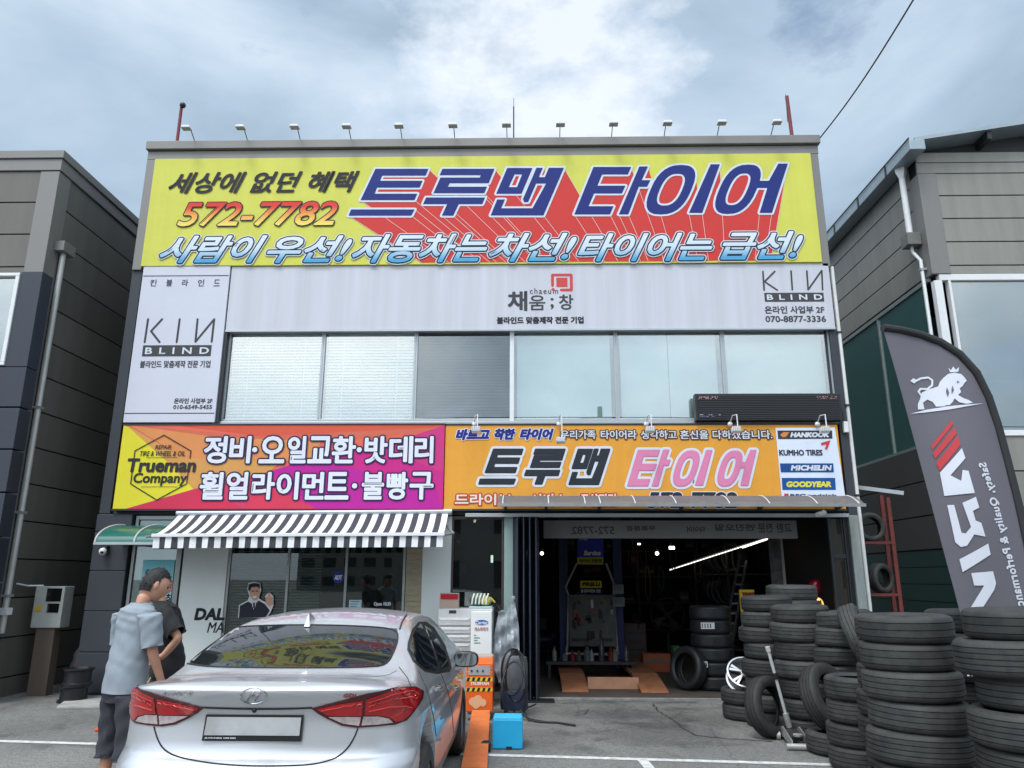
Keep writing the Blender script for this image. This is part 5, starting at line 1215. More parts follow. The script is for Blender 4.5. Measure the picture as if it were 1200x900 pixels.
# drum with clear lid behind the hoses
dr_ = thing('waste_drum', 'grey-blue plastic drum trolley half hidden by the black hoses', 'drum', (hx0 + .05, ym + .38, 0))
cx, cy = hx0 + .02, ym + .4; k = MB(); k.lathe([(0, .08), (.17, .08), (.18, .12), (.18, .3), (.17, .32), (.0, .32)], (cx, cy, 0), 28); k.build('base', mat('drum_blue', hx('28344f'), .5, var=.35), dr_)
k = MB(); k.lathe([(0, .32), (.16, .321), (.175, .36), (.175, .62), (.16, .70), (.10, .72), (0, .72)], (cx, cy, 0), 28); k.build('tank', mat('drum_grey', hx('6a6c70'), .4, var=.35), dr_)
k = MB(); k.tube([(cx, cy, .72), (cx, cy, .80)], .05, 14); k.build('cap', BLACKP, dr_)
for a in (.6, 2.7, 4.7): k = MB(); q = (cx + .13 * math.cos(a), cy + .13 * math.sin(a), .04); k.tube([(q[0] - .012, q[1], .04), (q[0] + .012, q[1], .04)], .04, 12); k.build('castor', BLACKP, dr_)
# cable mess and flat bracket at the gate foot
k = MB(); k.tube([onZ(628, 826) + Vector((0, 0, .01)), onZ(618, 830) + Vector((0, 0, .01)), onZ(612, 838) + Vector((0, 0, .01)), onZ(622, 844) + Vector((0, 0, .01)), onZ(640, 847) + Vector((0, 0, .01))], .009, 6)
tag(k.build('floor_cable', BLACKP), 'black cable trailing on the asphalt from the folding gate', 'cable')
# blue box
bxq = onZ(577, 878.5); yb_ = bxq.y; x0, x1 = bxq.x, fx(612.5, 865, yb_)
bb = thing('blue_box', 'bright cyan crate on the asphalt in front of the orange machine', 'box', (x0, yb_, 0)); zt = fz(595, 843, yb_)
CY = mat('cyan_plastic', hx('22a6d8'), .4, var=.06)
k = MB(); k.box(x0, x1, yb_, yb_ + .30, .004, zt); b_ = k.build('case', CY, bb, bevel=.012)
k = MB(); k.box(x0 + .01, x1 - .01, yb_ + .01, yb_ + .29, zt, zt + .012); k.build('lid', mat('cyan_lid', hx('3fbde6'), .4, var=.05), bb, bevel=.004)
k = MB(); k.box(x0 + .14, x0 + .2, yb_ - .004, yb_ + .002, .004, .03); k.build('notch', BLACKP, b_)
q = onZ(571, 879); k = MB(); k.box(q.x - .06, q.x + .04, q.y - .10, q.y - .02, .004, .09); tt = thing('dark_block', 'small dark rubber block beside the cyan crate', 'block', (q.x, q.y, 0)); k.build('block', BLACKP, tt, bevel=.01); MB().box(q.x - .04, q.x + .02, q.y - .08, q.y - .04, .091, .10).build('pad', RUB, tt)
# orange ramp lying in front of the machine
pr_ = thing('orange_ramp', 'flat orange wheel ramp on the asphalt between the silver car and the cyan crate', 'ramp', (-.6, -2.2, 0))
q0, q1 = onZ(553, 849), onZ(574, 849); q2, q3 = onZ(571, 905), onZ(540, 905)
ORD2 = mat('ramp_orange', hx('d9743c'), .6, var=.2, scale=6, bump=.1)
k = MB(); k.hexa([(q3.x, q3.y, .01), (q2.x, q2.y, .01), (q1.x, q1.y, .13), (q0.x, q0.y, .13)], (0, 0, .03)); k.build('deck', ORD2, pr_, bevel=.004)
for s in (q0.x + .03, q1.x - .05): MB().box(s, s + .03, q0.y - .05, q0.y - .02, .002, .129).build('leg', JD, pr_)
# white tool cabinet with drawers and the air-con refrigerant box
yc = -.62; tc_ = thing('tool_cabinet', 'white workshop cabinet with four silver drawers against the white pier', 'cabinet', (-1, yc, 0))
x0, x1, x2 = fx(513, 740, yc), fx(552, 740, yc), fx(577, 740, yc); zt = fz(545, 713.5, yc)
CW_ = mat('cabinet_white', (.55, .56, .55), .45, var=.07); k = MB(); k.box(x0, x2, yc + .02, -.06, .06, zt); k.build('case', CW_, tc_, bevel=.008)
for py0, py1 in ((724, 733), (735, 742.5), (744, 752), (754, 763)):
    a, b2 = fz(530, py1, yc), fz(530, py0, yc); k = MB(); k.box(x0 + .01, x1 - .005, yc - .005, yc + .03, a, b2); dd = k.build('drawer', mat('drawer_silver', (.5, .5, .5), .35, .5), tc_, bevel=.006); MB().box(x0 + .03, x1 - .03, yc - .018, yc - .0055, b2 - .03, b2 - .012).build('handle', WHITEP, dd)
k = MB(); k.box(x0 + .01, x1 - .005, yc + .0, yc + .03, .1, fz(530, 766, yc)); k.build('door', mat('cab_grey', (.3, .3, .3), .5), tc_, bevel=.006)
MB().box(x0 + .15, x0 + .25, yc + .012, yc + .021, zt - .06, zt - .02).build('badge', BLACKP, tc_)
for a in (x0 + .06, x2 - .06): MB().box(a - .03, a + .03, yc + .1, yc + .16, 0, .061).build('foot', BLACKP, tc_)
cb = thing('refrigerant_unit', 'white refrigerant canister unit with a blue oval badge beside the drawers', 'machine', (x1, yc, 0))
k = MB(); k.box(x1 + .003, x2 - .003, yc - .12, yc + .016, .04, fz(565, 716.5, yc - .12)); u_ = k.build('case', mat('unit_white', (.72, .73, .72), .4, var=.04), cb, bevel=.01)
yq = yc - .122; c = onY(564.5, 729.5, yq); k = MB(); k.lathe([(0, 0), (.092, 0), (.092, .003), (0, .003)], (0, 0, 0), 28, axis='y'); kk = MB(); kk.add([(c.x + p[0], yq - p[1], c.z + p[2] * .38) for p in k.v], k.f); o = kk.build('oval_badge', ink('2a5fb0'), u_)
lettering(o, 'Carrier', (557.5, 571.5, 727.5, 731.8), yq - .005, [(0, .002)], [LW2], .15)
lettering(u_, '가스차지기', (556, 572, 735, 740), yq - .001, [(0, .002)], [ink('b05a5a')])
k = MB()
for q, w in enumerate((.03, .08, .05, .09)): z = fz(563, 745 + 3 * q, yq); k.box(x1 + .05, x1 + .05 + w, yq - .002, yq - .0005, z, z + .012)
k.build('fine_print', ink('5f8f7f'), u_)
rd = thing('red_display_box', 'small box with a red top band on the left end of the white cabinet', 'box', (x0, yc, zt)); a, b2 = x0 + .005, fx(537, 700, yc)
k = MB(); k.box(a, b2, yc + .1, yc + .22, zt + .001, fz(525, 695, yc)); z_ = fz(525, 695, yc); ob = k.build('case', mat('box_beige', (.35, .30, .26), .5), rd, bevel=.005)
MB().box(a + .012, b2 - .012, yc + .097, yc + .101, zt + (z_ - zt) * .58, z_ - .015).build('red_band', ink('b3202c'), ob); MB().box(a + .012, b2 - .012, yc + .097, yc + .101, zt + .03, zt + (z_ - zt) * .52).build('picture_band', ink('b9a08e'), ob)
ts = thing('striped_bundle', 'green and yellow striped bundle in a pale tray on the white cabinet', 'bundle', (fx(565, 705, yc), yc, zt)); cx = fx(563, 705, yc)
k = MB(); k.box(cx - .17, cx + .16, yc + .12, yc + .4, zt + .001, zt + .03); k.build('tray', mat('tray_teal', (.35, .5, .52), .5), ts, bevel=.005)
k = MB(); k.ball((cx - .04, yc + .26, zt + .12), .13, 10, sc=(1.1, .8, .75)); k.build('green_bundle', mat('bundle_green', (.10, .16, .08), .6, var=.6, scale=14), ts)
k = MB(); k.ball((cx + .06, yc + .2, zt + .10), .09, 10, sc=(1, .7, .7)); k.build('yellow_bundle', mat('bundle_yellow', (.42, .40, .08), .5, var=.3, scale=12), ts)
for q in range(5): MB().tube([(cx - .13 + .05 * q, yc + .15, zt + .06), (cx - .12 + .05 * q, yc + .14, zt + .14), (cx - .10 + .05 * q, yc + .2, zt + .20)], .012, 6).build('white_band', WHITEP, ts)
k = MB(); k.tube([(cx + .05, yc + .2, zt + .15), (cx + .14, yc + .2, zt + .13), (cx + .2, yc + .2, zt + .08)], [.03, .025, .01], 8); k.build('tail', mat('bundle_yellow'  , (.42, .40, .08)), ts)
# clear plastic sheet bag
pb_ = thing('plastic_bag', 'tall crumpled clear plastic bag leaning on the cabinet beside the folding gate', 'bag', (-.5, -.55, 0))
yp = -.55; PL = bpy.data.materials.new('clear_plastic_film'); PL.use_nodes = True; b_ = PL.node_tree.nodes['Principled BSDF']; b_.inputs['Base Color'].default_value = (.42, .46, .5, 1); b_.inputs['Roughness'].default_value = .22; b_.inputs['Alpha'].default_value = .62
bo = [(601.5, 699), (604.5, 712), (608, 735), (609, 775), (600, 800), (584, 800), (577, 775), (577, 758), (581, 735), (584, 717), (590, 715), (592, 722), (597, 706)]
W = [(lambda w: (w.x, w.z))(onY(*p, yp)) for p in bo]; v, f, _ = cdt(W, .022); rnd = random.Random(5)
k = MB()
hsh = lambda x, z: .05 * math.sin(x * 31 + z * 7) + .04 * math.sin(z * 23 - x * 17) + .025 * math.sin(x * 71)
k.add([(q.x, yp - .05 + .7 * hsh(q.x, q.y), q.y) for q in v], f, 0, True); k.add([(q.x, yp + .10 + .7 * hsh(q.y, q.x) , q.y) for q in v], f, 0, True); k.build('film', PL, pb_)
k = MB(); k.ball((W[0][0], yp, W[0][1] - .02), .03, 8); k.build('knot', PL, pb_)
# left corner: slab, wheels, tarp, cone
sq = [onZ(*p) for p in ((66, 831), (131, 831), (131, 818), (84, 818))]; k = MB(); k.hexa([(p.x, p.y, .002) for p in sq], (0, 0, .035)); tag(k.build('concrete_slab', CONC, bevel=.006), kind='structure')
rt = onZ(79, 824); RIMM = mat('dark_rim', (.035, .036, .04), .35, .6, var=.2)
for i in range(2):
    t = thing('spare_rim', ['dark wheel rim lying flat on the ground at the left alley mouth', 'dark wheel rim lying on top of another at the left alley mouth'][i], 'wheel', (0, 0, 0), 'dark rims at the left corner')
    MB().lathe([(.17, -.11), (.2, -.11), (.2, -.09), (.175, -.07), (.17, .0), (.175, .07), (.2, .09), (.2, .11), (.17, .11), (.15, .05), (.15, -.08)], n=30, close=True).build('rim', RIMM, t); MB().lathe([(0, .03), (.05, .05), (.09, .03), (.16, .04), (.16, .055), (0, .06)], n=30).build('disc', SILV if i == 0 else RIMM, t)
    t.location = (rt.x + .03 * i, rt.y + .12, .115 + .222 * i)
tp = onZ(88, 810); tr = thing('covered_heap', 'grey cloth over a heap with an orange corner, tucked behind the left pier', 'heap', (tp.x, tp.y, 0))
t = MB(); t.ball((0, 0, 0), 1, 12); rnd = random.Random(8)
k = MB(); k.add([(tp.x + .02 + p[0] * .24 * (1 + .12 * math.sin(9 * p[2] + 5 * p[0])), tp.y + .25 + p[1] * .3, .36 + p[2] * (.36) * (1 + .08 * math.sin(11 * p[0]))) for p in t.v], t.f, 0, True); k.build('cloth', mat('tarp_grey', (.16, .165, .17), .8, var=.35, scale=6, bump=.6, bscale=14), tr)
k = MB(); k.box(tp.x - .02, tp.x + .16, tp.y - .06, tp.y + .1, .26, .42); k.build('orange_corner', ink('d2532e'), tr, bevel=.02)
cq = onZ(127, 857); cn = thing('traffic_cone', 'orange traffic cone on the asphalt behind the man in the pale tee', 'cone', (cq.x, cq.y + .12, 0)); CO = mat('cone_orange', hx('e2502e'), .5, var=.1, coat=.1)
k = MB(); k.box(cq.x - .15, cq.x + .15, cq.y - .03, cq.y + .27, .004, .035); k.build('base', CO, cn, bevel=.01)
k = MB(); k.lathe([(0, .5), (.025, .5), (.03, .48), (.105, .036), (.0, .036)], (cq.x, cq.y + .12, 0), 24); c_ = k.build('body', CO, cn); k = MB(); k.lathe([(.046, .40), (.072, .25)], (cq.x, cq.y + .12, 0), 24); k.build('reflective_band', WHITEP, c_)

# ================================================================== SHOP WINDOWS: POSTER, CUT-OUT, STICKERS
yd_ = -.012
ps = thing('door_poster', 'pale blue poster with a red square emblem on the glass entrance door', 'poster', (-5.5, yd_, 1.6))
x0, x1, z0, z1 = pxrect((162, 213, 656, 800), -.045)
xa_ = min(fx(206, 700, -.03) - .08, x1)
MB().box(fx(163, 700, yd_), xa_, yd_ - .006, yd_ - .002, .5, fz(185, 656, yd_)).build('sheet', grad('poster_blue', [(0, 'dfeef4'), (.5, 'bfe0ea'), (1, '6fbecb')]), ps)
emblem(ps, 193, 203.5, 681, 693, yd_ - .008); lettering(ps, '창', (194, 203, 696, 706), yd_ - .008, [(0, .004)], [DK]); lettering(ps, '맞춤', (192, 203, 708, 712), yd_ - .008, [(0, .002)], [DK])
ct = thing('cardboard_cutout', 'flat printed cut-out of a suited man raising a finger', 'cut-out', (-3.9, -.03, 1.5)); yc_ = -.045
CK = lambda x, y: (280 + (x - 800) / 3.46, 683 + (y - 150) / 3.46)   # crop coordinates
def flat(pts, h, name, dy, par=ct):
    P = [onY(*p, yc_) for p in pts]; k = MB(); k.hexa([(p.x, yc_ - dy, p.z) for p in P], (0, .004 if dy else .01, 0)); return k.build(name, ink(h), par)
K = lambda pts: [CK(*p) for p in pts]
flat(K([(796, 292), (800, 240), (835, 222), (842, 205), (834, 175), (838, 152), (862, 146), (886, 152), (890, 180), (880, 212), (900, 225), (912, 228), (906, 205), (916, 192), (926, 190), (940, 205), (940, 240), (928, 270), (910, 292)]), 'd9dadd', 'backing', .0)
jq = flat(K([(800, 292), (804, 243), (838, 226), (862, 240), (880, 222), (905, 236), (925, 262), (908, 290)]), '2b2b38', 'suit', .004)
flat(K([(852, 222), (872, 222), (866, 250), (860, 258), (855, 245)]), 'd6d9e6', 'shirt', .008); flat(K([(858, 230), (866, 230), (866, 250), (862, 256), (858, 250)]), '3a3a55', 'tie', .010)
flat(K([(842, 170), (850, 160), (872, 158), (884, 168), (884, 195), (874, 218), (860, 222), (846, 205)]), 'c79a84', 'face', .008)
flat(K([(838, 178), (840, 156), (862, 150), (884, 154), (886, 174), (876, 166), (852, 168), (844, 185)]), '1e1c20', 'hair', .010)
flat(K([(852, 182), (862, 181), (862, 185), (852, 186)]), '2a2224', 'eye', .011); flat(K([(869, 181), (879, 182), (879, 186), (869, 185)]), '2a2224', 'eye', .011); flat(K([(856, 204), (874, 204), (868, 212), (860, 212)]), 'e6e0dc', 'mouth', .011)
flat(K([(908, 232), (910, 208), (918, 206), (919, 190), (926, 190), (927, 206), (938, 210), (938, 236), (924, 246)]), 'cfa08a', 'hand', .008)
a = onY(396.5, 676.5, -.02); st = thing('round_sticker', 'round blue security sticker on the shop window', 'sticker', (a.x, -.02, a.z)); k = MB(); k.lathe([(0, -.002), (.085, -.002), (.085, .002), (0, .002)], (a.x, -.008, a.z), 28, axis='y'); so = k.build('disc', ink('2c3f8f'), st); lettering(so, 'ADT', (392, 401, 674, 679.5), -.013, [(0, .003)], [LW2], .1)
ns = thing('notice_card', 'pale blue notice card at the foot of the shop window', 'card', (-2.4, -.02, 1)); x0, x1, z0, z1 = pxrect((409, 423.5, 703, 714), -.01); MB().box(x0, x1, -.011, -.007, z0, z1).build('card', ink('b9cfd6'), ns)
for q in range(3): k = MB(); z = z1 - .03 - q * .035; k.box(x0 + .02, x1 - .03 - .02 * q, -.0125, -.0112, z, z + .012); k.build('print_line', ink('4f7f95'), ns)
oh = thing('opening_hours', 'white opening hours lettering on the right of the shop window', 'lettering', (-2, -.02, 1)); lettering(oh, 'Open 10:30', (438, 458, 705.5, 711), -.008, [(0, .002)], [LW2]); lettering(oh, 'Close 19:00', (438, 458, 714, 719), -.008, [(0, .002)], [LW2])
# dim stock behind the dark shop glass
for i, (px, py, r, h, lab) in enumerate([(545, 690, .16, '3e5a3a', 'dim green bushy plant behind the dark shop window'), (541, 668, .10, '7c807a', 'pale round sign hanging behind the dark shop window')]):
    q = onY(px, py, .9); t = thing('indoor_plant' if i == 0 else 'round_plate', lab, 'plant' if i == 0 else 'plate', tuple(q))
    if i == 0:
        rnd = random.Random(2); k = MB()
        for n in range(160):
            d = Vector((rnd.gauss(0, 1), rnd.gauss(0, 1), rnd.gauss(0, 1))) * .16 + q; u = Vector((rnd.uniform(-1, 1), rnd.uniform(-1, 1), rnd.uniform(-1, 1))).normalized(); v2 = u.cross(Vector((.3, .5, .8))).normalized(); k.quad(d - u * .05, d + v2 * .02, d + u * .05, d - v2 * .02)
        k.build('foliage', mat('leaf', (.05, .10, .045), .5, var=.4), t); k = MB(); k.tube([q, q - Vector((0, 0, q.z - .3))], .02); k.build('stem', mat('stem', (.08, .06, .04)), t); k = MB(); k.lathe([(0, .07), (.14, .07), (.18, .32), (0, .3)], (q.x, q.y, 0), 20); k.build('pot', mat('pot', (.3, .28, .25)), t)
    else: k = MB(); k.lathe([(0, -.01), (r, -.01), (r, .01), (0, .01)], tuple(q), 24, axis='y'); k.build('plate', ink(h), t); MB().tube([q + Vector((0, 0, r)), Vector((q.x, q.y, 2.9))], .004, 4).build('cord', BLACKP, t)
for i, (px, py, col, s, lab) in enumerate([(576.5, 655, (1, .93, .8), 4, 'small lit tube lamp glowing behind the dark shop window'), (556, 608, (1, .85, .6), 2, 'slanted warm light high behind the dark shop window')]):
    q = onY(px, py, 1.2); t = thing('indoor_lamp', lab, 'lamp', tuple(q)); MB().tube([q - Vector((.0, 0, .06)), q + Vector((.03 * i, 0, .06))], .02, 8).build('tube', lamp_mat('lit_tube_%d' % i if False else ('lit_tube' if i == 0 else 'lit_warm_tube'), col, s), t); MB().tube([q + Vector((0, 0, .06)), Vector((q.x, q.y, 2.9))], .005, 5).build('cord', BLACKP, t)

# ================================================================== INSIDE THE GARAGE
# grey cloth banner just inside the head of the opening, read from behind
yb2 = .35; bn = thing('hanging_banner', 'long grey translucent banner with faint reversed writing under the garage head', 'banner', (1.8, yb2, 2.3))
x0, x1 = fx(637, 620, yb2), fx(934, 620, yb2); z1, z0 = fz(790, 610, yb2), fz(790, 631, yb2)
BG = mat('banner_back', (.20, .20, .195), .8, var=.1, scale=2)
MB().box(x0, x1, yb2, yb2 + .006, z0, z1).build('cloth', BG, bn)
BI = ink('4c4c4e'); 
for t_, b in (('572-7782', (670, 720, 617, 626)), ('무료점검', (735, 768, 616, 622)), ('타이어', (805, 826, 617, 624)), ('엔진오일', (838, 885, 614, 622)), ('교환 전문', (888, 928, 613, 624))):
    mb = MB(); write(mb, t_, pxrect(b, yb2 - .003), lambda d: plane_put(yb2 - .003 - d), [(0, .003)], flip=True); mb.build('lettering', BI, bn)
for p in (637, 720, 800, 850, 930): x = fx(p, 610, yb2); MB().tube([(x, yb2, z1), (x, yb2, z1 + .25)], .004, 4).build('tie', BLACKP, bn)
# two-post lift with its ramps
BLU = mat('lift_blue', hx('1d2a62'), .45, .1, var=.2); ORL = mat('lift_orange', hx('9a6546'), .65, var=.35, scale=7, bump=.1); yl = 3.4
lift = thing('alignment_lift', 'blue and orange drive-on lift standing in the middle of the dark garage', 'lift', (1.0, yl, 0))
for p in (661, 726):
    x = fx(p, 740, yl); MB().box(x - .09, x + .09, yl, yl + .2, .03, 2.9).build('post', BLU, lift, bevel=.01)
def deck(pl, pr, top_l, top_r):
    a, b = onZ(pl[0], pl[1], .03), onZ(pr[0], pr[1], .03)
    h = .22; y1 = a.y + .95
    A2, B2_ = onY(top_l[0], top_l[1], y1), onY(top_r[0], top_r[1], y1)
    k = MB(); k.hexa([(a.x, a.y, .035), (b.x, b.y, .035), (B2_.x, y1, A2.z), (A2.x, y1, A2.z)], (0, 0, .025)); k.build('approach_ramp', ORL, lift, bevel=.003)
    k = MB(); k.hexa([(A2.x, y1 + .01, A2.z - .02), (B2_.x, y1 + .01, A2.z - .02), (B2_.x, y1 + 3.0, A2.z - .02), (A2.x, y1 + 3.0, A2.z - .02)], (0, 0, .05)); k.build('runway', ORL, lift, bevel=.003)
    for y in (y1 + .1, y1 + 2.7): MB().box(A2.x + .05, B2_.x - .05, y, y + .1, .03, A2.z - .021).build('runway_leg', JD, lift)
deck((659, 812), (690, 812), (656, 792), (685, 791)); deck((752, 813), (784, 813), (741, 792), (771, 793))
ya_ = onZ(720, 808, .03).y; MB().box(fx(689, 808, ya_), fx(749, 808, ya_), ya_, ya_ + .08, .032, .032 + .17).build('cross_beam', mat('beam_pale_orange', hx('bd8a6c'), .6, var=.15), lift, bevel=.004)
# white hexagonal frame with the tool board
yt = 3.3; WT = mat('frame_white', (.45, .45, .44), .5, var=.1)
tb = thing('tool_board', 'grey tool and poster board in a white angled frame on the garage lift', 'board', (.9, yt, 1.2))
P = [onY(*p, yt) for p in ((676, 660), (662.5, 688), (666, 697), (665, 755), (663, 766))]; Q = [onY(*p, yt) for p in ((710, 660), (720, 685), (719, 697), (723, 757), (724, 767))]
for pts in (P, Q): MB().tube(pts, .022, 8).build('frame_rail', WT, tb)
MB().tube([P[-1], Q[-1]], .022, 8).build('frame_rail', WT, tb)
x0, x1, z0, z1 = pxrect((667, 722, 697, 757.5), yt - .04); MB().box(x0, x1, yt - .05, yt - .03, z0, z1).build('board', mat('board_grey', (.13, .135, .12), .6, var=.4, scale=6), tb)
rnd = random.Random(12)
for i in range(26):
    u, v = rnd.uniform(.06, .9), rnd.uniform(.28, .93); w = rnd.uniform(.02, .10); h = rnd.uniform(.04, .16); xx = x0 + (x1 - x0) * u; zz = z0 + (z1 - z0) * v
    k = MB(); k.box(xx, min(xx + w, x1 - .01), yt - .085, yt - .051, max(zz - h, z0 + .01), zz); k.build('hanging_tool', [mat('tool_black', (.012, .012, .013), .4), mat('tool_steel', (.28, .28, .29), .35, .8), mat('tool_orange', hx('9c4526'), .5)][0 if i % 4 else (1 if i % 8 else 2)], tb, bevel=.004)
lettering(tb, '휠얼라이먼트', (670, 690, 748, 752), yt - .053, [(0, .002)], [ink('2c2c2c')]); lettering(tb, 'TIRE', (705, 718, 748, 752), yt - .053, [(0, .004)], [ink('333333')])
bl = thing('blue_banner', 'blue hanging banner with a yellow foot strip in the garage', 'banner', (.9, 2.6, 2)); yq = 2.6
x0, x1, z0, z1 = pxrect((676.5, 707, 629, 653), yq); MB().box(x0, x1, yq, yq + .006, z0, z1).build('cloth', mat('blue_cloth', hx('2334a8'), .6, var=.08), bl)
a, b, c, d = pxrect((676.5, 707, 653, 661.5), yq); MB().box(a, b, yq, yq + .006, c, d - .001).build('yellow_strip', ink('b9b53a'), bl)
lettering(bl, '타이어 전문점', (679, 705, 655, 659.5), yq - .002, [(0, .003)], [ink('33352a')]); lettering(bl, 'Service', (684, 704, 645, 651), yq - .003, [(0, .007)], [LW2], .2); lettering(bl, 'MICHELIN', (679, 689, 631, 633), yq - .003, [(0, .001)], [LW2])
for x in (a, b): MB().tube([(x, yq + .003, z1), (x, yq + .003, z1 + .4)], .003, 4).build('cord', BLACKP, bl)
py_ = thing('yellow_sign', 'yellow sign over a dark blue strip, fixed to the middle of the white frame', 'sign', (.9, 3.2, 1.7)); yq = 3.2
a, b, c, d = pxrect((680, 705, 680.5, 689), yq); MB().box(a, b, yq, yq + .01, c, d).build('plate', ink('e0d23a'), py_); lettering(py_, 'PIRELLI', (682.5, 703, 682.5, 687), yq - .003, [(0, .006)], [ink('3a2420')])
a, b, c, d = pxrect((679, 706, 689.5, 696), yq); MB().box(a, b, yq, yq + .01, c, d).build('strip', ink('1c2350'), py_); lettering(py_, '휠 얼라이먼트 전문', (681, 704, 690.5, 694.5), yq - .003, [(0, .002)], [LW2])
for i, (bx_, lab) in enumerate([((718, 731, 685, 696), 'upper grey notice sheet beside the white frame in the garage'), ((718.5, 732, 700, 711), 'lower grey notice sheet beside the white frame in the garage')]):
    a, b, c, d = pxrect(bx_, 3.1); t = thing('notice_sheet', lab, 'sheet', ((a + b) / 2, 3.1, c)); MB().box(a, b, 3.1, 3.106, c, d).build('sheet', mat('sheet_grey', (.22, .23, .24), .7), t)
    for q in range(4): z = d - .03 - q * .025; MB().box(a + .02, b - .03, 3.098, 3.0995, z, z + .006).build('print_line', ink('45464a'), t)
# long fluorescent line and lamps: these are lit in the photograph
lt = thing('light_strip', 'long lit strip light running along the right side of the garage ceiling', 'strip light', (3, 3, 2.6)); A = onY(785, 668, 6.5); B = onY(906, 629, 1.6)
n = 46; S_ = MB()
for i in range(n):
    p = A.lerp(B, i / n); q = A.lerp(B, (i + .62) / n); S_.bar(p, q, .012, .010)
S_.build('lit_segments', lamp_mat('strip_glow', (1, .96, .86), 2.2), lt); MB().bar(A + Vector((0, 0, .022)), B + Vector((0, 0, .022)), .05, .02).build('housing', FRAME, lt)
lt = thing('light_strip', 'shorter second strip light below the long one, on the garage right', 'strip light', (3, 3, 2.5)); A = onY(870, 642, 3.0); B = onY(899, 632, 2.0); MB().bar(A, B, .016, .014).build('tube', lamp_mat('strip_glow2', (1, .9, .72), 2.2), lt); MB().bar(A + Vector((0, 0, .03)), B + Vector((0, 0, .03)), .05, .02).build('housing', FRAME, lt)
def hanging(px, py, y, r, col, s, lab, flat_=False):
    q = onY(px, py, y); t = thing('work_lamp', lab, 'lamp', tuple(q)); k = MB()
    if flat_: k.box(q.x - r, q.x + r, q.y, q.y + .03, q.z - r * .55, q.z + r * .55)
    else: k.ball(q, r, 8)
    k.build('bulb', lamp_mat('glow_%d_%d' % (px, s), col, s), t); MB().tube([q + Vector((0, .015, r * .5)), Vector((q.x, q.y + .015, WZ0 - .42))], .006, 5).build('cord', BLACKP, t); MB().tube([q + Vector((0, .02, r)), q + Vector((0, .02, r + .05))], .03, 8).build('socket', BLACKP, t)
hanging(787.5, 642, 5.0, .055, (.9, .95, 1), 8, 'bright white work lamp hanging deep in the garage', True); hanging(770, 648.5, 5.2, .038, (1, .62, .28), 8, 'warm orange bulb hanging left of the white work lamp'); hanging(635, 648.5, 1.2, .028, (1, .75, .45), 6, 'small warm bulb at the inner edge of the folding gate'); hanging(749, 637.5, 4.2, .028, (1, .93, .75), 3, 'small dim lamp above and left of the orange bulb', True)
# amber beacon and red balloon over the tyres at right
q = onY(958, 708, .4); t = thing('amber_beacon', 'glowing amber round sign just above the used tyre stacks', 'beacon', tuple(q)); MB().ball(q, .095, 10, sc=(1, .5, 1.05)).build('globe', lamp_mat('amber_glow', (1, .45, .03), 1.1), t); lettering(t, '영업', (953, 963, 703, 713), q.y - .06, [(0, .008)], [ink('8a4a10')]); MB().tube([q - Vector((0, 0, .08)), (q.x, q.y, .03)], .015, 8).build('stand', BLACKP, t)
q = onY(956.5, 687, 1.2); t = thing('red_balloon', 'dark red balloon hanging in the garage above the amber sign', 'balloon', tuple(q)); k = MB(); k.lathe([(0, -.155), (.02, -.15), (.09, -.08), (.115, .02), (.09, .09), (.045, .12), (0, .128)], tuple(q), 22); k.build('skin', mat('balloon_red', hx('a01830'), .2, var=0, coat=.4), t); MB().tube([q - Vector((0, 0, .15)), (q.x + .02, q.y, .9), (q.x, q.y, .04)], .003, 4).build('string', WHITEP, t)
# new tyres
ny = onZ(845, 812, .03); NG = 'new tyres just inside the garage'
z = .034
for i in range(6):
    me, Rr, Wd = tyre_src('n'); tyre('n', (ny.x, ny.y + .42, z + .103), (0, 0, i), f'new black tyre, {["bottom", "second-lowest", "third-lowest", "fourth-lowest", "fifth-lowest", "top"][i]} of the stack inside the garage', NG); z += .206
lean = onZ(808, 812, .03); tyre('n', (lean.x + .06, lean.y + .3, .034 + .315), (1.40, 0, -.95), 'new black tyre standing up against the left of the indoor stack', NG)
for bx_, par_y in (((821, 837, 729.5, 737), ny.y + .085), ((821, 829, 775, 782), ny.y + .085)):
    a, b, c, d = pxrect(bx_, par_y); t = thing('tyre_label', 'white paper label on the %s new tyre of the indoor stack' % ('top' if bx_[2] < 750 else 'third'), 'label', (a, par_y, c)); MB().box(a, b, par_y - .02, par_y - .017, c, d).build('paper', ink('d8d9da'), t)
    for q in range(4): MB().box(a + .015 + q * (b - a) / 5, a + .03 + q * (b - a) / 5, par_y - .0215, par_y - .0202, c + .015, d - .015).build('print_bar', DK, t)
# yellow upright sign, ladder, pale panel
yq = 1.15; yy = thing('upright_sign', 'narrow yellow upright sign with black writing beside the indoor tyres', 'sign', (3.5, yq, 1)); a, b, c, d = pxrect((868.5, 886, 691, 752), yq); MB().box(a, b, yq, yq + .03, c, d).build('plate', ink('d2b232'), yy, bevel=.004)
lettering(yy, 'TURANZA', (869.5, 885, 694, 699), yq - .003, [(0, .006)], [ink('7a2a22')]); lettering(yy, '정비', (870, 881, 706, 716), yq - .003, [(0, .01)], [DK]); lettering(yy, '공임', (870, 881, 720, 730), yq - .003, [(0, .01)], [ink('7a2a22')]); lettering(yy, '050', (869.5, 880, 736, 744), yq - .003, [(0, .008)], [DK]); MB().box((a + b) / 2 - .03, (a + b) / 2 + .03, yq + .031, yq + .06, .03, d).build('stand', BLACKP, yy)
ld2 = thing('ladder', 'aluminium ladder leaning in the right of the dark garage', 'ladder', (3.5, 2.5, 0)); ALD = mat('ladder_alloy', (.18, .185, .19), .4, .7)
f0, f1 = onY(852, 733, 2.2), onY(862, 733, 2.2); t0, t1 = onY(866, 658, 2.9), onY(875, 658, 2.9)
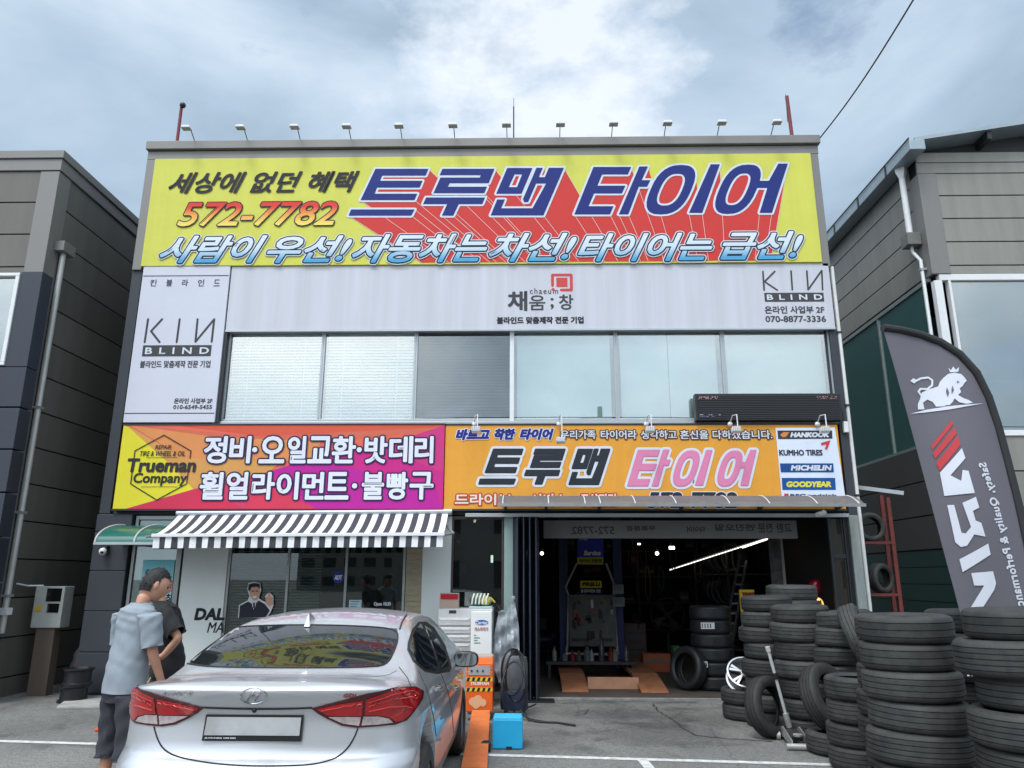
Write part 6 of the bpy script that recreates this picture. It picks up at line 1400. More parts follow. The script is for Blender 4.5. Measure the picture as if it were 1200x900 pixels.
for a, b in ((f0, t0), (f1, t1)): dv = (a - b) * (a.z - .03) / (b.z - a.z); MB().bar(a + dv, b, .035, .06).build('stile', ALD, ld2)
for i in range(12): s = i / 12; o_ = (f0 - t0) * (f0.z - .03) / (t0.z - f0.z); MB().bar((f0 + o_).lerp(t0, s + .04), (f1 + o_).lerp(t1, s + .04), .03, .03).build('rung', ALD, ld2)
q = onY(905, 690, 1.6); pp_ = thing('pale_panel', 'narrow pale torn paper panel hanging in the right of the garage', 'panel', (q.x, 1.6, 1.6)); a, b, c, d = pxrect((903, 919, 630, 703), 1.6); MB().box(a, b, 1.6, 1.61, c, d).build('panel', mat('torn_paper', (.13, .13, .13), .8, var=.7, scale=7), pp_); MB().box(b - .03, b + .01, 1.59, 1.599, c, d).build('edge', WT, pp_); MB().tube([((a + b) / 2, 1.605, d), ((a + b) / 2, 1.605, 3.2)], .004, 4).build('cord', BLACKP, pp_)
# shelves of dim stock along the back and a row of bottles under the board
sh = thing('stock_shelf', 'dark steel shelf of dim boxes along the back of the garage', 'shelf', (2.5, 7, 0)); rnd = random.Random(33)
for z in (.5, 1.1, 1.7, 2.3): MB().box(.6, 4.6, 6.9, 7.4, z, z + .03).build('shelf_board', JD, sh)
for x in (.6, 2.6, 4.55): MB().box(x, x + .05, 6.89, 6.94, .03, 2.8).build('upright', JD, sh)
for i in range(20):
    x = .75 + .19 * i; z = rnd.choice((.53, 1.13, 1.73, 2.33)); w, h = rnd.uniform(.12, .26), rnd.uniform(.15, .4); hcol = rnd.choice(('4a4a50', '3a4250', '5a4236', '2c2f3a', '62605a', '44322c'))
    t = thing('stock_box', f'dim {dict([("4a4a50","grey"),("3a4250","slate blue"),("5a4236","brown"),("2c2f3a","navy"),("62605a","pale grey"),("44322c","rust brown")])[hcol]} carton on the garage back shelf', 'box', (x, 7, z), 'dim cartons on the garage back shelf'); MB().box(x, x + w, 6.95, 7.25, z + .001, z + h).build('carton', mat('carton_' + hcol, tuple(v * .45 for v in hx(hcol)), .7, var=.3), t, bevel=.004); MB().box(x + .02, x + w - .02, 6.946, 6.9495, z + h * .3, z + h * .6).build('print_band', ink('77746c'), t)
bt = onZ(690, 796, .03); rnd = random.Random(9); bcol = ['b8b9b0', '8f9a92', '9c2f34', '5f6a62', '7c8f98', 'c9c9c4', '4f5560', '8a3a34', 'a9aa9c', '6f7a78']; bnm = ['cream', 'pale green', 'red', 'olive', 'light blue', 'white', 'slate', 'brick red', 'beige', 'sage']
for i in range(10):
    p = 650 + i * 9.2; p += rnd.uniform(-3.5, 3.5); q = onY(p, 780, 2.2); h = .13 + .22 * rnd.random(); r = .035 + .035 * rnd.random(); z0 = .30
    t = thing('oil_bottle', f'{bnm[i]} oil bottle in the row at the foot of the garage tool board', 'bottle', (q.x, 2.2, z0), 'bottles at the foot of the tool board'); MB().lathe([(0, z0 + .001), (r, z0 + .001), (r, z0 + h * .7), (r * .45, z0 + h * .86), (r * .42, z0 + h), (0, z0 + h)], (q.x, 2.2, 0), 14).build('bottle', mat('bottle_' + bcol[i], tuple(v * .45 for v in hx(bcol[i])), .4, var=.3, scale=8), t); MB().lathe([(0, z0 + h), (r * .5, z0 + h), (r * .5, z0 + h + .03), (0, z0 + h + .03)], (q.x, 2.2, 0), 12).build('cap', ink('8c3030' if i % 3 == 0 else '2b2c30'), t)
be = thing('work_bench', 'low dark bench under the tool board in the garage', 'bench', (.9, 2.2, 0)); xa_, xb_ = fx(640, 790, 2.2), fx(745, 790, 2.2); MB().box(xa_, xb_, 2.05, 2.45, .25, .30).build('top', JD, be)
for x in (xa_ + .03, xb_ - .08):
    for y in (2.07, 2.39): MB().box(x, x + .05, y, y + .05, .03, .2495).build('leg', JD, be)
fn = onY(782, 721, 6); t = thing('wall_fan', 'round dark wall fan deep in the garage', 'fan', tuple(fn)); MB().lathe([(.36, -.05), (.38, -.05), (.38, .05), (.36, .05)], tuple(fn), 28, axis='y', close=True).build('ring', JD, t); MB().lathe([(0, -.08), (.07, -.07), (.07, .05), (0, .05)], tuple(fn), 16, axis='y').build('hub', JD, t)
for i in range(4): a = i * math.pi / 2 + .3; MB().hexa([fn + Vector((math.cos(a) * .06, 0, math.sin(a) * .06)), fn + Vector((math.cos(a) * .34, .03, math.sin(a) * .34)), fn + Vector((math.cos(a + .6) * .34, -.03, math.sin(a + .6) * .34)), fn + Vector((math.cos(a + .6) * .06, 0, math.sin(a + .6) * .06))], (0, .008, 0)).build('blade', JD, t)
MB().box(fn.x - .03, fn.x + .03, fn.y, fn.y + .06, .03, fn.z - .38).build('stand', JD, t)
wr = onZ(790, 790, .03)
for i, (px, py, w, h, col, lab) in enumerate([(770, 776, .5, .28, 'b06040', 'rust orange crate on the garage floor right of the lift'), (794, 768, .14, .3, '4f8060', 'green spray bottle box right of the rust orange crate')]):
    q = onY(px, py, 3.0); t = thing('parts_crate', lab, 'crate', (q.x, 3.0, .03)); MB().box(q.x - w / 2, q.x + w / 2, 3.0, 3.3, .031, q.z + h / 2).build('case', ink(col), t, bevel=.01); MB().box(q.x - w / 2 + .02, q.x + w / 2 - .02, 2.99, 3.001, q.z, q.z + h * .2).build('label_band', ink('77706a'), t)

# more of the clutter that fills the dark bay
tr_ = thing('new_tyre_rack', 'dark rack of new tyres along the right wall deep in the garage', 'rack', (4.2, 5, 0))
for z in (.35, 1.05, 1.75): MB().box(3.9, 4.7, 3.6, 6.6, z, z + .03).build('rack_shelf', JD, tr_)
for y in (3.62, 6.55): MB().box(3.9, 3.94, y, y + .04, .03, 2.4).build('upright', JD, tr_)
for r_, z in enumerate((.38, 1.08, 1.78)):
    for i in range(6): tyre('n', (4.25, 3.9 + .46 * i, z + .322), (0, R_(90), .4 * i), 'new black tyre standing on the dark rack at the right wall of the garage', 'new tyres on the wall rack')
hs = thing('hose_reel', 'dark hose reel hanging from the garage ceiling left of the lamps', 'reel', (1.6, 4, 2.4)); q = onY(742, 655, 4.0); MB().lathe([(.0, -.06), (.17, -.06), (.17, -.05), (.12, -.04), (.12, .04), (.17, .05), (.17, .06), (0, .06)], tuple(q), 24, axis='x').build('drum', mat('reel_red', hx('6a2a22'), .5), hs); MB().tube([q + Vector((0, -.12, -.05)), q + Vector((.02, -.13, -.6)), q + Vector((.10, -.1, -1.0)), q + Vector((.05, 0, -1.35))], .012, 7).build('hose', BLACKP, hs); MB().box(q.x - .02, q.x + .02, q.y - .02, q.y + .02, q.z + .1, 3.6).build('hanger', JD, hs)
tl = thing('tool_trolley', 'low red tool trolley beside the lift in the garage', 'trolley', (2.2, 4, 0)); q = onZ(762, 790, .03); MB().box(1.75, 2.35, 4.1, 4.5, .12, .82).build('case', mat('trolley_red', hx('5e1f1c'), .4, var=.2), tl, bevel=.01)
for i in range(4): MB().box(1.78, 2.32, 4.085, 4.101, .17 + .16 * i, .30 + .16 * i).build('drawer', mat('drawer_dark', (.05, .05, .055), .4), tl)
for x in (1.8, 2.27):
    for y in (4.14, 4.42): MB().tube([(x, y, .075), (x + .03, y, .075)], .044, 10).build('castor', BLACKP, tl)
cpz = thing('air_compressor', 'dark blue air compressor tank on the left of the garage floor', 'compressor', (.1, 4.6, 0)); MB().lathe([(0, -.4), (.14, -.38), (.2, -.3), (.2, .3), (.14, .38), (0, .4)], (.2, 5.0, .42), 22, axis='x').build('tank', mat('tank_blue', hx('20305a'), .4, var=.2), cpz); MB().box(.0, .4, 4.85, 5.15, .625, .9).build('motor', JD, cpz, bevel=.02)
for x in (-.02, .4): MB().box(x, x + .04, 4.86, 5.14, .03, .26).build('foot', JD, cpz)
rnd = random.Random(77); nm = ['fan belt', 'hose', 'cable', 'belt', 'strap']
pxs = sorted(rnd.uniform(735, 900) for _ in range(14))
for i in range(14):
    px = pxs[i]; py = rnd.uniform(650, 690); yy_ = rnd.uniform(3.0, 6.8); q = onY(px, py, yy_); h = rnd.uniform(.25, .8); t = thing('hanging_belt', f'{rnd.choice(["thin", "thick", "long", "short"])} dim loop of belt hanging from the garage ceiling, {["far left", "left", "near left", "left of centre", "centre left", "centre", "middle", "centre right", "right of centre", "near right", "right", "far right", "outer right", "last right"][i]} of the loops', 'belt', tuple(q), 'dim belts hanging in the garage')
    w = rnd.uniform(.05, .11); MB().tube([q + Vector((w * math.sin(2 * math.pi * k_ / 16), 0, h * .5 * math.cos(2 * math.pi * k_ / 16))) for k_ in range(17)], rnd.uniform(.008, .016), 6).build('loop', [JD, BLACKP, mat('belt_ochre', (.12, .09, .03), .6), mat('belt_green', (.03, .07, .04), .6)][i % 4], t); MB().tube([q + Vector((0, 0, h * .5)), Vector((q.x, q.y, 3.6))], .004, 4).build('cord', BLACKP, t)
CAR_DETAIL = True

# ================================================================== THE SILVER SALOON
S0 = -CAM_D + 4.45                       # where its rear bumper ends
CX = -1.53; CYAW = R_(0.0)             # its centre line, nearly along the view
def car_w(s, u, z):                      # car frame -> world
    c, sn = math.cos(CYAW), math.sin(CYAW); return (CX + u * c - s * sn, S0 + u * sn + s * c, z)
def spl(x, pts):
    """smooth curve through points (monotone cubic), numpy in and out"""
    X = np.array([p[0] for p in pts], float); Y = np.array([p[1] for p in pts], float); h = np.diff(X); d = np.diff(Y) / h
    m = np.zeros(len(X)); m[0], m[-1] = d[0], d[-1]
    for i in range(1, len(X) - 1): m[i] = 0 if d[i - 1] * d[i] <= 0 else 2 * d[i - 1] * d[i] / (d[i - 1] + d[i])
    x = np.clip(x, X[0], X[-1]); i = np.clip(np.searchsorted(X, x) - 1, 0, len(X) - 2); t = (x - X[i]) / h[i]
    return (2 * t ** 3 - 3 * t ** 2 + 1) * Y[i] + (t ** 3 - 2 * t ** 2 + t) * h[i] * m[i] + (-2 * t ** 3 + 3 * t ** 2) * Y[i + 1] + (t ** 3 - t ** 2) * h[i] * m[i + 1]
TOP = [(-.2, 1.085), (.05, 1.105), (.12, 1.118), (.30, 1.115), (.46, 1.112), (.58, 1.125), (.72, 1.172), (.95, 1.262), (1.2, 1.346), (1.42, 1.405), (1.75, 1.435), (2.2, 1.445), (2.6, 1.42), (2.95, 1.33), (3.3, 1.17), (3.6, 1.045), (3.75, 1.01), (4.1, .93), (4.4, .80), (4.7, .60)]
SIDE = [(.15, .80), (.22, .835), (.35, .862), (.55, .880), (.75, .886), (.88, .882), (.97, .862), (1.05, .822), (1.14, .772), (1.25, .712), (1.35, .650), (1.43, .585), (1.55, .50)]
PLAN = [(-.2, .95), (.1, .978), (.35, .99), (.7, .997), (1.1, 1.0), (3.4, 1.0), (3.9, .985), (4.3, .94), (4.6, .86)]
REAR = [(.15, .10), (.30, .03), (.45, .0), (.60, .0), (.66, .012), (.70, .05), (.73, .085), (.80, .10), (.90, .105), (.98, .085), (1.04, .045), (1.08, .02), (1.12, .02), (1.2, .05)]
SHARP = .018
def car_f(s, u, z):
    a = np.abs(u)
    w = spl(z, SIDE) * spl(s, PLAN)
    # a pressed shoulder line that rises towards the tail lamps
    w = w + .010 * np.exp(-((z - (.86 + .05 * (2.6 - s) / 2.6)) / .035) ** 2) - .012 * np.exp(-((z - (.70 + .03 * (2.6 - s) / 2.6)) / .07) ** 2) * ((s > .4) & (s < 4))
    top = spl(s, TOP) - .055 * (a / .62) ** 2 * (lambda q: q * q * (3 - 2 * q))(np.clip((s - .40) / .35, 0, 1)) * np.clip((3.9 - s) / .8, .4, 1) - .035 * (a / .75) ** 3 * np.clip((.7 - s) / .3, 0, 1) + .0
    rear = spl(z, REAR) + .06 * (a / .8) ** 2 + .22 * np.clip(a / .88, 0, 1.2) ** 7 + .02 * (a / .8) ** 2 * (z > 1)
    front = 4.53 - .10 * (a / .8) ** 2 - .35 * np.clip(a / .88, 0, 1.2) ** 5 - .25 * np.clip((z - .55) / .5, 0, 1) ** 1.5 - .1 * np.clip((.45 - z) / .3, 0, 1)
    terms = np.stack([w - a, (top - z) * .95, s - rear, front - s, z - .17])
    k = SHARP
    m = terms.min(0); f = m - k * np.log(np.exp(-(terms - m) / k).sum(0))
    for sc in (.98, 3.68):               # wheel arches
        d = np.sqrt((s - sc) ** 2 + (z - .315) ** 2) - .345
        f = np.where(a > .60, np.minimum(f, d), f)
    return f
def car_shell(ns=190, nu=96, nz=84):
    I = np.array([[.55, 4.0], [-.40, .40], [.36, .58]]); O = np.array([[-.7, 5.4], [-1.55, 1.55], [-.3, 2.1]])
    n = (ns, nu, nz); vid = {}; P = []; F = []
    def v(i, j, k):
        key = (i, j, k)
        if key not in vid: vid[key] = len(P); P.append(key)
        return vid[key]
    for i in range(ns):
        for j in range(nu): F.append((v(i, j, nz), v(i + 1, j, nz), v(i + 1, j + 1, nz), v(i, j + 1, nz))); F.append((v(i, j, 0), v(i, j + 1, 0), v(i + 1, j + 1, 0), v(i + 1, j, 0)))
        for k in range(nz): F.append((v(i, 0, k), v(i + 1, 0, k), v(i + 1, 0, k + 1), v(i, 0, k + 1))); F.append((v(i, nu, k), v(i, nu, k + 1), v(i + 1, nu, k + 1), v(i + 1, nu, k)))
    for j in range(nu):
        for k in range(nz): F.append((v(0, j, k), v(0, j, k + 1), v(0, j + 1, k + 1), v(0, j + 1, k))); F.append((v(ns, j, k), v(ns, j + 1, k), v(ns, j + 1, k + 1), v(ns, j, k + 1)))
    T = np.array(P, float) / np.array(n)
    a = I[:, 0] + (I[:, 1] - I[:, 0]) * T; b = O[:, 0] + (O[:, 1] - O[:, 0]) * T
    lo = np.zeros(len(T)); hi = np.ones(len(T))
    # march outwards first so that the nearest crossing is found, then bisect
    for st in np.linspace(.02, 1, 50):
        p = a + (b - a) * st; out_ = car_f(p[:, 0], p[:, 1], p[:, 2]) < 0
        first = out_ & (hi == 1); hi = np.where(first, np.minimum(hi, st), hi); lo = np.where(~out_ & (hi == 1), st, lo)
    for _ in range(26):
        mid = (lo + hi) / 2; p = a + (b - a) * mid[:, None]; ins = car_f(p[:, 0], p[:, 1], p[:, 2]) > 0
        lo = np.where(ins, mid, lo); hi = np.where(ins, hi, mid)
    p = a + (b - a) * lo[:, None]
    return p, F
CP, CF = car_shell()
CWV = [Vector(car_w(*p)) for p in CP]
BVH = BVHTree.FromPolygons(CWV, CF)
car = thing('parked_car', 'silver saloon car parked with its rear towards the viewer, red tail lamps, tinted glass', 'car', (CX, S0 + 2.2, 0))
SILVER = mat('silver_paint', (.60, .612, .64), .30, .55, var=.03, scale=2, coat=.8)
kb = MB(); kb.add(CWV, CF, 0, True); body = kb.build('body', SILVER, car)
CGL = mat('tinted_car_glass', (.010, .013, .014), .03, 0, var=0, coat=.35, spec=.6)
BTRIM = mat('black_trim', (.012, .012, .013), .35, var=.1)
def hit_px(px, py):
    d = ray(px, py); h = BVH.ray_cast(EYE, d)
    if h[0] is None: return None, None
    return h[0], (h[1] if h[1].dot(d) < 0 else -h[1])
def near_uz(s, u, z, dr):  # cast in the car's own frame
    o = Vector(car_w(s, u, z)); d = (Vector(car_w(s + dr[0], u + dr[1], z + dr[2])) - o).normalized(); h = BVH.ray_cast(o, d); return h[0], h[1]
def to_car(w):
    c, sn = math.cos(CYAW), math.sin(CYAW); x, y = w[0] - CX, w[1] - S0; return (-x * sn + y * c, x * c + y * sn, w[2])
def overlay(parent, name, mats, polys, off=.004, step=6, mirror=False, lift=0.0):
    """lay px-outlined pieces on the body skin: every vertex sits on the real surface, a few mm proud, with a skirt"""
    if not isinstance(mats, (list, tuple)): mats = [mats]
    k = MB()
    for item in polys:
        poly, m = item[0], item[1]; of = off + (item[2] if len(item) > 2 else 0)
        v, f, e = cdt(poly, step); P = []; ok = []
        for q in v:
            h, nn = hit_px(q.x, q.y); ok.append(h is not None)
            P.append((h + nn * of, h - nn * .012) if h is not None else (Vector(), Vector()))
        f = [t for t in f if all(ok[i] for i in t)]
        if mirror:
            P = [tuple(Vector(car_w(*(lambda c: (c[0], -c[1], c[2]))(to_car(w)))) for w in pr) for pr in P]
        k.add([p[0] for p in P], f, m, True)
        cnt = {}
        for t in f:
            for i in range(len(t)):
                kk = tuple(sorted((t[i], t[(i + 1) % len(t)]))); cnt[kk] = cnt.get(kk, 0) + 1
        for (a, b), n in cnt.items():
            if n == 1: k.add([P[a][0], P[b][0], P[b][1], P[a][1]], [(0, 1, 2, 3)], m)
    return k.build(name, mats, parent)
def seam(parent, name, pts, m, w=.0035, off=.0015, closed=False, mirror=False, px=True, n=14, smooth=True):
    """thin line lying on the skin"""
    if smooth and len(pts) > 4:
        for _ in range(3): pts = [pts[0]] + [p for a, b in zip(pts, pts[1:]) for p in ((a[0] * .75 + b[0] * .25, a[1] * .75 + b[1] * .25), (a[0] * .25 + b[0] * .75, a[1] * .25 + b[1] * .75))] + [pts[-1]]
        n = 2
    Q = []
    for a, b in zip(pts, pts[1:]):
        for i in range(n): Q.append((a[0] + (b[0] - a[0]) * i / n, a[1] + (b[1] - a[1]) * i / n))
    Q.append(pts[-1]); W = []
    for q in Q:
        h, nn = hit_px(*q)
        if h is not None: W.append((h + nn * off, nn))
    if mirror: W = [(Vector(car_w(*(lambda c: (c[0], -c[1], c[2]))(to_car(h)))), nn) for h, nn in W]
    if len(W) < 3: return None
    return MB().tube([h for h, nn in W], w, 5).build(name, m, parent)
K2 = lambda x, y: (120 + x * .36667, 690 + y * .36667)      # enlarged study of the car -> photo pixels
def curve(pts, n=6):
    """rounded closed outline (Catmull-Rom)"""
    N_ = len(pts); o = []
    for i in range(N_):
        p0, p1, p2, p3 = pts[i - 1], pts[i], pts[(i + 1) % N_], pts[(i + 2) % N_]
        for j in range(n):
            t = j / n; o.append(tuple(.5 * (2 * p1[c] + (p2[c] - p0[c]) * t + (2 * p0[c] - 5 * p1[c] + 4 * p2[c] - p3[c]) * t * t + (3 * p1[c] - p0[c] - 3 * p2[c] + p3[c]) * t ** 3) for c in (0, 1)))
    return o
if CAR_DETAIL:
    # ---- rear window, outlined on the skin
    rwp = [K2(*p) for p in [(255, 237), (300, 190), (352, 150), (405, 124), (520, 118), (660, 116), (800, 119), (942, 128), (945, 165), (930, 205), (912, 238), (880, 250), (760, 253), (640, 254), (480, 253), (330, 250)]]
    gl = overlay(car, 'rear_window', [CGL], [(rwp, 0, 0)], off=.0035, step=4)
    # wiper-line heater bar and frit band along the foot of the glass
    seam(gl, 'rubber_edge', rwp + [rwp[0]], BTRIM, .006, .003)
    # ---- tail lamps
    LRED = mat('lamp_red', (.42, .008, .012), .12, var=.25, scale=18, coat=.8); LCLR = mat('lamp_clear', (.42, .36, .36), .15, var=.35, scale=26, coat=.6); LGU = mat('lamp_guide', (.60, .05, .04), .15, var=0, coat=.6); LDK = mat('lamp_dark', (.07, .004, .006), .2, coat=.6, var=.2)
    out_r = [K2(*p) for p in [(668, 381), (760, 358), (850, 333), (940, 316), (1000, 314), (1026, 328), (1022, 352), (1000, 385), (972, 420), (935, 434), (870, 440), (812, 444), (765, 437), (720, 415), (690, 398)]]
    red1 = [K2(*p) for p in [(688, 383), (768, 365), (833, 356), (828, 404), (760, 404), (718, 402)]]
    red2 = [K2(*p) for p in [(842, 352), (930, 324), (996, 318), (1018, 330), (1010, 360), (985, 396), (958, 420), (935, 424), (918, 410), (880, 402), (838, 402)]]
    clr1 = [K2(*p) for p in [(724, 408), (770, 408), (826, 408), (820, 437), (770, 430)]]
    clr2 = [K2(*p) for p in [(834, 407), (880, 406), (914, 414), (926, 427), (880, 433), (828, 436)]]
    for mir in (False, True):
        o = overlay(car, 'tail_lamp', [LDK], [(out_r, 0)], off=.006, step=5, mirror=mir)
        overlay(o, 'red_lens', [LRED], [(red1, 0, .006), (red2, 0, .006)], off=.005, step=5, mirror=mir)
        # light guides seen through the lens
        for gi, gp in enumerate(([(850, 360), (930, 334), (990, 329), (1006, 338)], [(850, 374), (925, 350), (980, 346), (998, 354)], [(700, 388), (770, 374), (826, 366)], [(850, 390), (915, 376), (965, 374), (984, 380)])): seam(o, 'light_guide', [K2(*p) for p in gp], LGU, .0035, .0118, mirror=mir)
        overlay(o, 'clear_lens', [LCLR], [(clr1, 0, .006), (clr2, 0, .006)], off=.005, step=5, mirror=mir)
    # ---- boot lid: shut lines, plate, badges
    SEAM = mat('shut_line', (.008, .008, .009), .7, var=0)
    seam(body, 'shut_line', [K2(*p) for p in [(165, 440), (176, 480), (196, 515), (240, 538), (330, 556), (440, 566), (560, 567), (670, 563), (742, 545), (780, 515), (803, 480), (817, 445)]], SEAM, .0045, .001)
    seam(body, 'shut_line', [K2(*p) for p in [(318, 379), (400, 382), (500, 384), (600, 383), (670, 380)]], SEAM, .006, .001)
    seam(body, 'shut_line', [K2(*p) for p in [(160, 285), (250, 275), (420, 278), (600, 281), (800, 283), (905, 280), (940, 262)]], mat('soft_line', (.20, .205, .215), .5, var=0), .0025, .0005)
    seam(body, 'shut_line', [K2(*p) for p in [(948, 250), (975, 285), (985, 312)]], SEAM, .003, .0005)
    # number plate: a flat plate held on the lid, its characters blurred away in the photograph
    c = [hit_px(*K2(*p)) for p in [(316, 486), (633, 488), (642, 403), (331, 402)]]; ctr_ = hit_px(*K2(480, 445))[0]
    yq = min(h[0].y for h in c) - .012
    q = [onY(*K2(*p), yq) for p in [(317, 486), (634, 488), (642, 404), (331, 402)]]
    k = MB(); k.hexa([tuple(p) for p in q], (0, .012, 0)); pl_ = k.build('number_plate', BTRIM, car)
    g2_ = lambda i, j, t: q[i].lerp(q[j], t)
    k = MB(); m_ = [q[0] + Vector((.010, 0, .030)), q[1] + Vector((-.010, 0, .030)), q[2] + Vector((-.010, 0, -.012)), q[3] + Vector((.010, 0, -.012))]; k.hexa([(p.x, yq - .003, p.z) for p in m_], (0, .002, 0)); k.build('plate_face', mat('plate_grey', (.42, .43, .44), .5, var=.25, scale=3.5), pl_)
    a, b = K2(428, 478.5), K2(518, 484.5); mb = MB(); write(mb, 'JR-HYUNDAI 1588 0282', (onY(a[0], 480, yq).x, onY(b[0], 480, yq).x, onY(480, b[1], yq - .004).z, onY(480, a[1], yq - .004).z), lambda d: plane_put(yq - .004 - d), [(0, .0006)]); mb.build('lettering', LW2, pl_)
    CHR = mat('chrome', (.62, .63, .65), .12, 1.0, var=.05)
    def on_skin(pts, m, name, w, off=.005, n=8): return seam(body, name, [K2(*p) for p in pts], m, w, off, n=n)
    el = [(484 + 42 * math.cos(2 * math.pi * i / 20), 341 + 24 * math.sin(2 * math.pi * i / 20)) for i in range(21)]
    on_skin(el, CHR, 'emblem_ring', .0042, n=2)
    for st in ([(462, 356), (472, 341), (484, 326)], [(486, 357), (497, 341), (507, 326)], [(472, 344), (486, 341), (499, 338)]): on_skin(st, CHR, 'emblem_letter', .005, n=4)
    def skin_text(txt, box, m, bold, shear):
        l, r, t, b = box; mb = MB(); x0, x1, z0, z1 = l, r, -b, -t
        def put_at(d):
            def put(x, z, dd):
                h, nn = hit_px(*K2(x, -z)); return h + nn * (.005 + dd) if h is not None else Vector((0, 0, -1))
            return put
        write(mb, txt, (x0, x1, z0, z1), put_at, [(0, bold)], shear, 1.0); return mb.build('lettering', m, body)
    skin_text('AVANTE', (187, 292, 328, 341), CHR, .45, .35); skin_text('GDI', (770, 812, 334, 346), mat('badge_red', (.5, .12, .12), .2, .6), 1.0, .15)
    # ---- fin aerial and boot release lens
    h, nn = hit_px(*K2(666, 108)); k = MB(); s0 = to_car(h); 
    for du, w, hh in ((0, .03, .0),): k.add([car_w(s0[0] - .10, -.022 + s0[1], s0[2] - .022), car_w(s0[0] - .10, .022 + s0[1], s0[2] - .022), car_w(s0[0] + .14, .012 + s0[1], s0[2] + .01), car_w(s0[0] + .14, -.012 + s0[1], s0[2] + .01), car_w(s0[0] - .06, s0[1], s0[2] + .075), car_w(s0[0] - .02, s0[1], s0[2] + .068)], [(0, 1, 4), (1, 2, 5, 4), (2, 3, 5), (3, 0, 4, 5)])
    k.build('fin_aerial', SILVER, car, bevel=.004)
    h, nn = hit_px(*K2(486, 388)); k = MB(); k.ball(h, .014, 8); k.build('reversing_camera', BLACKP, car)
    # ---- side windows on the right flank
    sw1 = [K2(*p) for p in [(985, 165), (1000, 128), (1016, 112), (1036, 152), (1054, 200), (1070, 250), (1060, 262), (1030, 256), (1000, 228), (982, 195)]]
    sw2 = [K2(*p) for p in [(1028, 118), (1046, 130), (1075, 170), (1095, 210), (1106, 248), (1085, 256), (1070, 225), (1048, 165)]]
    trim = [K2(*p) for p in [(976, 170), (990, 128), (1010, 106), (1035, 106), (1060, 124), (1095, 180), (1116, 252), (1108, 266), (1070, 272), (1030, 265), (992, 232), (974, 195)]]
    for mir in (False, True):
        o = overlay(car, 'side_window', [BTRIM], [(trim, 0)], off=.003, step=4, mirror=mir)
        overlay(o, 'glass_pane', [CGL], [(sw1, 0, .004), (sw2, 0, .004)], off=.003, step=4, mirror=mir)
    seam(body, 'shut_line', [K2(*p) for p in [(1010, 262), (1040, 330), (1060, 420), (1066, 470)]], SEAM, .003, .0005)
    seam(body, 'shut_line', [K2(*p) for p in [(1082, 272), (1105, 330), (1118, 400), (1122, 460)]], SEAM, .003, .0005)
    seam(body, 'roof_ditch', [K2(*p) for p in [(972, 84), (958, 105), (950, 130)]], BTRIM, .007, .001)
    for p in ((1062, 318), (1117, 318)):
        h, nn = hit_px(*K2(*p))
        if h is not None:
            t = to_car(h); k = MB(); k.tube([car_w(t[0] - .09, t[1] + .02, t[2] + .005), car_w(t[0] - .05, t[1] + .045, t[2] + .005), car_w(t[0] + .05, t[1] + .045, t[2] + .005), car_w(t[0] + .09, t[1] + .02, t[2] + .005)], .012, 8); k.build('door_handle', CHR, car)
    # ---- mirrors
    for s in (1, -1):
        k = MB(); t = MB(); t.ball((0, 0, 0), 1, 10)
        ms_, mu, mz = 2.80, .965, .975
        k.add([car_w(ms_ + p[0] * (.075 if p[0] > 0 else .03), s * (mu + math.copysign(abs(p[1]) ** .7, p[1]) * .115), mz + math.copysign(abs(p[2]) ** .7, p[2]) * .07) for p in t.v], t.f, 0, True); o = k.build('door_mirror', BTRIM, car)
        k = MB(); k.add([car_w(ms_ - .032, s * (mu + .098 * math.copysign(abs(math.cos(a_)) ** .6, math.cos(a_))), mz + .056 * math.copysign(abs(math.sin(a_)) ** .6, math.sin(a_))) for a_ in [2 * math.pi * i / 20 for i in range(20)]], [tuple(range(20))]); k.build('mirror_glass', mat('mirror_glass', (.55, .58, .6), .03, 1.0, var=0), o)
        k = MB(); k.tube([car_w(ms_ + .03, s * .84, mz - .045), car_w(ms_ + .02, s * .92, mz - .04)], .025, 8); k.build('mirror_stalk', BTRIM, o)
    # ---- wheels
    for s_, lab in ((.98, 'rear'), (3.68, 'front')):
        for sd_ in (1, -1):
            wc = car_w(s_, sd_ * .775, .315); k = MB(); W_ = .205; R__ = .315
            k.lathe([(.205, -W_ / 2), (.27, -W_ / 2 - .004), (.30, -W_ / 2 + .01), (.315, -W_ / 2 + .035), (.315, -.03), (.307, -.026), (.307, -.018), (.315, -.014), (.315, .014), (.307, .018), (.307, .026), (.315, .03), (.315, W_ / 2 - .035), (.30, W_ / 2 - .01), (.27, W_ / 2 + .004), (.205, W_ / 2)], wc, 44, axis='x', close=True); w = k.build('wheel', RUB, car)
            k = MB(); x_ = sd_ * .085; k.lathe([(.0, x_), (.05, x_), (.06, x_ - sd_ * .02), (.19, x_ - sd_ * .01), (.205, x_), (.205, -x_), (0, -x_)], wc, 30, axis='x'); k.build('rim', mat('alloy', (.46, .47, .49), .35, .8, var=.08), w)
    # exhaust, underbody, roof seam trims
    k = MB(); k.tube([car_w(.12, .45, .26), car_w(.5, .45, .26)], .03, 12); k.build('exhaust_pipe', CHR, car)
    k = MB(); k.add([car_w(s, u, z) for s in (.6, 4.0) for u in (-.58, .58) for z in (.18, .5)], [(0, 1, 3, 2), (4, 6, 7, 5), (0, 4, 5, 1), (2, 3, 7, 6), (0, 2, 6, 4), (1, 5, 7, 3)]); k.build('underbody', BTRIM, car)

